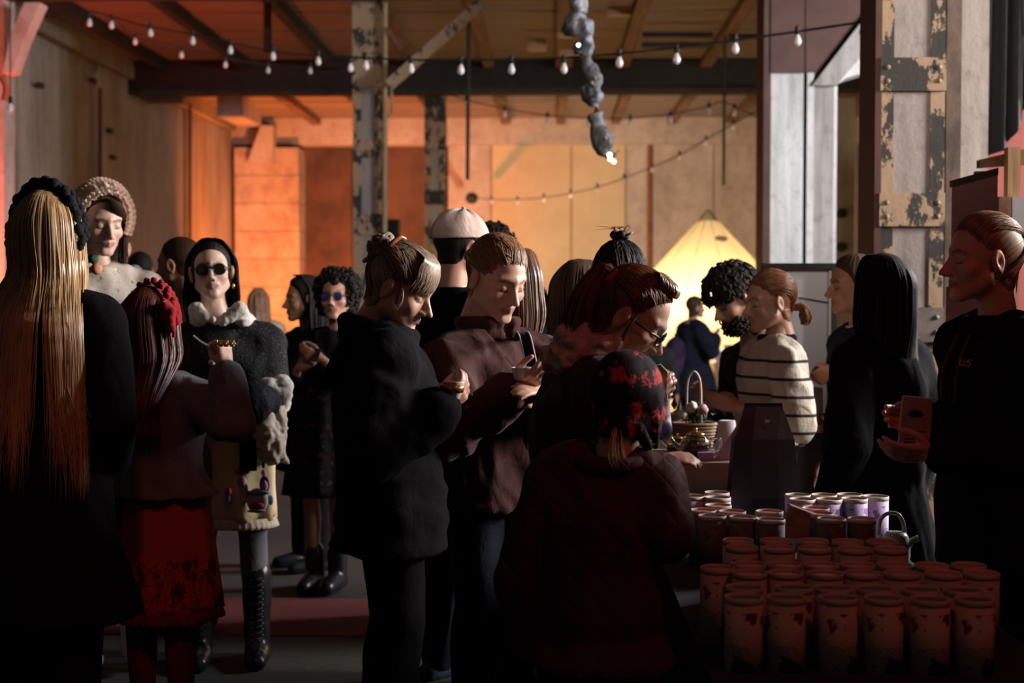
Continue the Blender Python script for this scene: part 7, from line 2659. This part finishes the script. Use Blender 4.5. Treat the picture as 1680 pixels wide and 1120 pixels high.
for sg in (1, -1):
    dt = nnode(nt, 'ShaderNodeVectorMath', operation='DOT_PRODUCT')
    dt.inputs[1].default_value = (17.0 * sg, 5.0, 15.0)
    nt.links.new(tc.outputs['Object'], dt.inputs[0])
    fr = nnode(nt, 'ShaderNodeMath', operation='PINGPONG')
    fr.inputs[1].default_value = 0.5
    nt.links.new(dt.outputs['Value'], fr.inputs[0])
    hs_.append(fr.outputs[0])
mn = nnode(nt, 'ShaderNodeMath', operation='MINIMUM')
nt.links.new(hs_[0], mn.inputs[0])
nt.links.new(hs_[1], mn.inputs[1])
sq = nnode(nt, 'ShaderNodeMath', operation='POWER')
sq.inputs[1].default_value = 0.5
nt.links.new(mn.outputs[0], sq.inputs[0])
bump(nt, bs, sq.outputs[0], 0.4, 0.012)
jacket(f, m, 0.040, hem=zat(1082, f.Y), flare=0.03, fold=0.012, voxel=0.012, sleeve_end=0.72)
f.collar('collar', m, 0.082, 0.018, 0.02, stretch=1.6)
trousers(f, BLACK, 0.016, 0.01)
f.shoes(SHOE)

# 17 ---- far woman in navy coat before the tent, and a seated dark figure
f = Fig('far person with short dark hair in a long navy coat before the glowing tent', 150, 1141, 505, 20, 0, lod=0, skin=WARM, H=1.62, body=25)
f.reach(1, 1172, 552, -0.1)
f.hand(1, curl=0.5)
f.build_body()
f.cap('full', 0.016, H_BRN, (0, -0.03, 0.13))
jacket(f, NAVY, 0.05, hem=0.35, flare=0.14, name='coat')
f.collar('collar', cl('pale_scarf', (0.35, 0.33, 0.40), (0.3, 0.28, 0.35)), 0.075, 0.03, 0.02)
trousers(f, BLACK)
f.shoes(SHOE)
pr = [capsule(at(1109, 570, f.Y - 0.1), 0.11, at(1108, 600, f.Y - 0.1), 0.12)]
f.cloth('shoulder_bag', pr, cl('purple_bag', (0.06, 0.03, 0.09), (0.02, 0.015, 0.03), scale=6), 0.02, 2, 0.02)
bg_person('far person in dark clothes seated low left of the navy coat', 158, 1080, 545, 60, H_DARK, CHARC, H=1.35)

# 18 ---- bearded man with curls leaning over
f = Fig('bearded man with curly dark hair leaning over the tea table', 362, 1206, 490, 205, 30, 0, body=200, lod=1, skin=(0.34, 0.18, 0.12), H=1.76, hs=1.08, kind={'male': 1, 'nose': 1.15}, brow=(0.02, 0.012, 0.01), stubble=0.9, sh=(1238, 590, 0.12), pel=(1262, 0.1))
f.reach(-1, 1128, 672, -0.25, pole=V3(0.3, 0, -1))
f.reach(1, 1160, 650, 0.1, pole=V3(0.4, 0.4, -1))
f.hand(-1, dirv=V3(-0.8, -0.2, -0.4), palm=V3(0, 0.3, -0.9), curl=0.6)
f.build_body()
cb = [(v * f.hs @ f.M.T + f.hc, fc, e) for v, fc, e in curl_ball((0, 0.0, 0.06), (0.093, 0.110, 0.085), 330, 0.014, 0.0045, 23) if v[:, 2].mean() > 0.03 or v[:, 1].mean() < -0.03]
bd_ = [(v * f.hs @ f.M.T + f.hc, fc, e) for v, fc, e in curl_ball((0, 0.045, -0.085), (0.055, 0.055, 0.045), 140, 0.008, 0.0045, 24) if v[:, 2].mean() < -0.05]
f.cap('short', 0.020, H_DARK, (0, -0.02, 0.13), extra=cb)
V, F, E = join(bd_)
mk('beard', V, F, H_DARK, f.root, flow=E)
jacket(f, DARKB, 0.022)
trousers(f, DENIM)
f.shoes(SHOE)

# 19 ---- woman in striped sweater
f = Fig('woman with ginger ponytail in a cream sweater with thin dark stripes', 400, 1262, 497, 196, 8, 0, body=188, lod=1, skin=(0.42, 0.23, 0.16), H=1.66, sh=(1268, 582, 0.0), pel=(1262, 0.0), kind={'nose': 1.0})
f.reach(-1, 1212, 668, -0.20, pole=V3(0.9, -0.6, -0.8))
f.reach(1, 1200, 700, 0.2)
f.build_body()
tie = (0, -0.105, -0.035)
ex = [scalp_strands(f, [(-0.072, 0.028, 0.055), (-0.05, 0.058, 0.092), (0, 0.076, 0.108), (0.05, 0.058, 0.092), (0.072, 0.028, 0.055)], tie, 260, 1, 0.013, w=0.002)]
for i in range(3):
    ex.append(strands(lock([f.L(tie), f.L(tie) + V3(0.035, 0, 0.0), f.L(tie) + V3(0.05, 0.005 * i, -0.03), f.L(tie) + V3(0.045, 0.005 * i, -0.085)], 60, 0.012, 0.03, 70 + i, wav=0.010), 0.0024))
f.cap('back', 0.013, H_GING, tie, extra=ex)
f.collar('neck_scarf', BLACK, 0.066, 0.018, 0.025, stretch=1.4)
m, nt, bs = _nodes('striped_knit')
tc = nnode(nt, 'ShaderNodeTexCoord')
sp_ = nnode(nt, 'ShaderNodeSeparateXYZ')
nt.links.new(tc.outputs['Object'], sp_.inputs[0])
fr = nnode(nt, 'ShaderNodeMath', operation='MULTIPLY')
fr.inputs[1].default_value = 1 / 0.068
nt.links.new(sp_.outputs['Z'], fr.inputs[0])
fc_ = nnode(nt, 'ShaderNodeMath', operation='FRACT')
nt.links.new(fr.outputs[0], fc_.inputs[0])
lt = nnode(nt, 'ShaderNodeMath', operation='LESS_THAN')
lt.inputs[1].default_value = 0.17
nt.links.new(fc_.outputs[0], lt.inputs[0])
lo_ = nnode(nt, 'ShaderNodeMath', operation='LESS_THAN')
lo_.inputs[1].default_value = 1.24
nt.links.new(sp_.outputs['Z'], lo_.inputs[0])
mu_ = nnode(nt, 'ShaderNodeMath', operation='MULTIPLY')
nt.links.new(lt.outputs[0], mu_.inputs[0])
nt.links.new(lo_.outputs[0], mu_.inputs[1])
cm_ = nnode(nt, 'ShaderNodeMix', data_type='RGBA')
nt.links.new(mu_.outputs[0], cm_.inputs[0])
cm_.inputs[6].default_value = (0.46, 0.40, 0.34, 1)
cm_.inputs[7].default_value = (0.03, 0.03, 0.035, 1)
nt.links.new(cm_.outputs[2], bs.inputs['Base Color'])
bs.inputs['Roughness'].default_value = 0.95
bump(nt, bs, noise(nt, 150, 2), 0.5, 0.004)
wrinkle(m, 0.5, 0.08)
jacket(f, m, 0.026, hem=zat(724, f.Y), flare=0.01, name='sweater', fold=0.016, voxel=0.013, sleeve_end=0.62)
trousers(f, CHARC)
f.shoes(SHOE)

# 20 ---- man in navy T-shirt, and the dark long figure before the column
f = Fig('man in a navy T-shirt with short brown hair, hand at his belt, facing left', 390, 1400, 470, 186, 4, body=190, lod=1, skin=(0.42, 0.21, 0.14), H=1.70, kind={'male': 1, 'nose': 1.05}, brow=(0.05, 0.03, 0.02))
f.reach(-1, 1368, 604, -0.24, pole=V3(0.9, -0.2, -0.6))
f.hand(-1, dirv=V3(-0.5, 0.4, -0.4), palm=V3(0.2, 0.9, 0.0), curl=0.9)
f.build_body()
f.cap('short', 0.014, H_BRN, (0, -0.02, 0.13), ridge=0.004)
jacket(f, NAVY, 0.024, name='t_shirt', sleeve_end=-0.02, fold=0.008)
f.collar('collar', cl('white_collar', (0.6, 0.6, 0.62), (0.55, 0.55, 0.57)), 0.066, 0.010, 0.02)
trousers(f, BLACK)
f.shoes(SHOE)
MB().tube([f.wr[-1] + V3(0.02 * math.cos(t), 0.028 * math.sin(t), 0.012 * math.cos(t)) for t in np.linspace(0, 6.283, 18)], 0.004, 6).build('bracelet', C_EN, f.root, True)
f = Fig('person in a black hooded coat, dark from head to foot, before the riveted column', 460, 1446, 480, 120, 8, body=130, lod=1, skin=TAN, H=1.62, wd=0.95, sh=(1446, 586, 0))
f.build_body()
f.cap('full', 0.018, H_DARK, (0, -0.03, 0.13), extra=[long_hair(f, 200, 0.34, 0.11, 0.11, 115, 51, 0, 0.004, back=0.06)])
jacket(f, BLACK, 0.034, hem=0.45, flare=0.06, name='coat')
trousers(f, BLACK)
f.shoes(SHOE)

# 21 ---- stallholder in black hoodie, profile to the left
f = Fig('woman with brown ponytail in a black hoodie, in profile, holding a printed box', 580, 1612, 428, 187, 2, 0, body=196, lod=2, skin=(0.50, 0.26, 0.19), lip=(0.34, 0.11, 0.09), brow=(0.05, 0.03, 0.02), H=1.72, sh=(1640, 566, 0.02), pel=(1640, 0.0), kind={'nose': 1.08})
f.reach(-1, 1534, 742, -0.12, pole=V3(0.9, -0.2, -0.7))
f.reach(1, 1518, 690, 0.14, pole=V3(0.9, 0.2, -0.7))
f.hand(-1, dirv=V3(-0.90, -0.10, -0.02), palm=V3(-0.1, 0.75, 0.65), curl=0.42, thumb_in=0.2)
f.hand(1, dirv=V3(-0.8, 0.0, 0.1), palm=V3(0.1, -0.9, 0.0), curl=0.6)
f.build_body()
tie = (0, -0.108, 0.052)
ex = [scalp_strands(f, [(-0.072, 0.028, 0.055), (-0.05, 0.056, 0.095), (0, 0.074, 0.110), (0.05, 0.056, 0.095), (0.072, 0.028, 0.055), (0.076, 0.012, 0.038)], tie, 420, 1, 0.011, w=0.0015, k=14)]
ex.append(scalp_strands(f, [(0.07, -0.03, -0.05), (0.0, -0.09, -0.07), (-0.07, -0.03, -0.05)], tie, 160, 4, 0.013, w=0.0016, k=12))
for i in range(4):
    ex.append(strands(lock([f.L(tie), f.L(tie) + V3(0.035, 0, 0.012), f.L(tie) + V3(0.052, -0.01 + 0.006 * i, -0.05), f.L(tie) + V3(0.045, -0.02 + 0.006 * i, -0.16), f.L(tie) + V3(0.030, -0.02 + 0.006 * i, -0.27)], 80, 0.012, 0.034, 80 + i, wav=0.008), 0.0019))
f.cap('back', 0.012, H_LBRN, tie, extra=ex, ridge=0.0016)
MB().tube(catmull([f.L((0.022, -0.112, 0.07)), f.L((0.026, -0.125, 0.045)), f.L((0, -0.125, 0.030)), f.L((-0.026, -0.125, 0.045)), f.L((-0.02, -0.112, 0.07)), f.L((0.022, -0.112, 0.07))], 5), 0.008, 8).build('hair_tie', BLACK, f.root, True)
hd_ = jacket(f, BLACK, 0.034, hem=0.72, flare=0.0, name='hoodie', fold=0.010, voxel=0.013)
f.collar('hood', BLACK, 0.086, 0.026, 0.015, stretch=1.8)
for q in (-1, 1):
    MB().tube(catmull([f.S + f.fw * 0.115 + f.rt * q * 0.03 + f.up * 0.03, f.S + f.fw * 0.155 + f.rt * q * 0.035 - f.up * 0.06, f.S + f.fw * 0.163 + f.rt * q * 0.035 - f.up * 0.16], 6), 0.004, 6).build('drawstring', cl('rose_cord', (0.10, 0.035, 0.032), (0.08, 0.03, 0.028)), hd_, True)
trousers(f, BLACK)
f.shoes(SHOE)
MB().tube([f.L((-0.080 + 0.0, -0.002 + 0.006 * math.cos(t), -0.036 + 0.006 * math.sin(t))) for t in np.linspace(0, 6.283, 14)], 0.0012, 6).build('earring', C_GOLD, f.root, True)


def text_mesh(body, size, m, name, parent, pos, rot, ext=0.001, shear=0.0):
    cu_ = bpy.data.curves.new('t', 'FONT')
    cu_.body = body
    cu_.size = size
    cu_.extrude = ext
    cu_.shear = shear
    o = bpy.data.objects.new('t', cu_)
    COL.objects.link(o)
    dg = bpy.context.evaluated_depsgraph_get()
    e = o.evaluated_get(dg).to_mesh()
    V = np.array([v.co for v in e.vertices])
    F = [list(p.vertices) for p in e.polygons]
    bpy.data.objects.remove(o, do_unlink=True)
    return mk(name, V @ np.array(rot).T + np.asarray(pos), F, m, parent, smooth=False)


pz_ = at(1571, 600, f.Y - 0.185)
Mx = np.array(Matrix.Rotation(R(-28), 3, 'Z') @ Matrix.Rotation(R(90), 3, 'X'))
text_mesh('us', 0.040, cl('rose_embroidery', (0.42, 0.22, 0.22), (0.36, 0.18, 0.18)), 'embroidery', hd_, pz_, Mx, 0.004, 0.25)
# printed box in her hands
Yx = f.Y - 0.06
P = [at(1473, 743, Yx), at(1524, 742, Yx), at(1531, 655, Yx), at(1482, 650, Yx)]
bxo = thing('tea_box', P[0], 'slim printed box with flower sketch held by the woman in the hoodie', 'box')
C_BOX = mat('box_card', (0.30, 0.20, 0.19), (0.25, 0.16, 0.15), rough=0.6, scale=30, bmp=0)
MB().prism(P, (0.01, 0.055, 0)).build('carton', C_BOX, bxo)
pm = MB()
rg = np.random.RandomState(8)
c0 = at(1503, 684, Yx - 0.002)
for i in range(9):
    a = R(-70 + i * 18)
    d = V3(math.sin(a), 0, math.cos(a))
    e = V3(math.cos(a), 0, -math.sin(a))
    L_ = 0.022 + 0.006 * rg.rand()
    pm.prism([c0, c0 + d * L_ * .5 + e * 0.005, c0 + d * L_, c0 + d * L_ * .5 - e * 0.005], (0, 0.003, 0))
for i in range(5):
    x_ = 1484 + 0.4 * i
    pm.prism([at(1484, 706 + i * 6, Yx - 0.002), at(1518 - 5 * (i % 2), 707 + i * 6, Yx - 0.002), at(1518 - 5 * (i % 2), 709 + i * 6, Yx - 0.002), at(1484, 708 + i * 6, Yx - 0.002)], (0, 0.003, 0))
pm.build('flower_print', mat('print_ink', (0.05, 0.025, 0.03), (0.04, 0.02, 0.025), rough=0.6, bmp=0), bxo)

# things without geometry left over: clean helper data
bpy.data.scenes.remove(TMP)
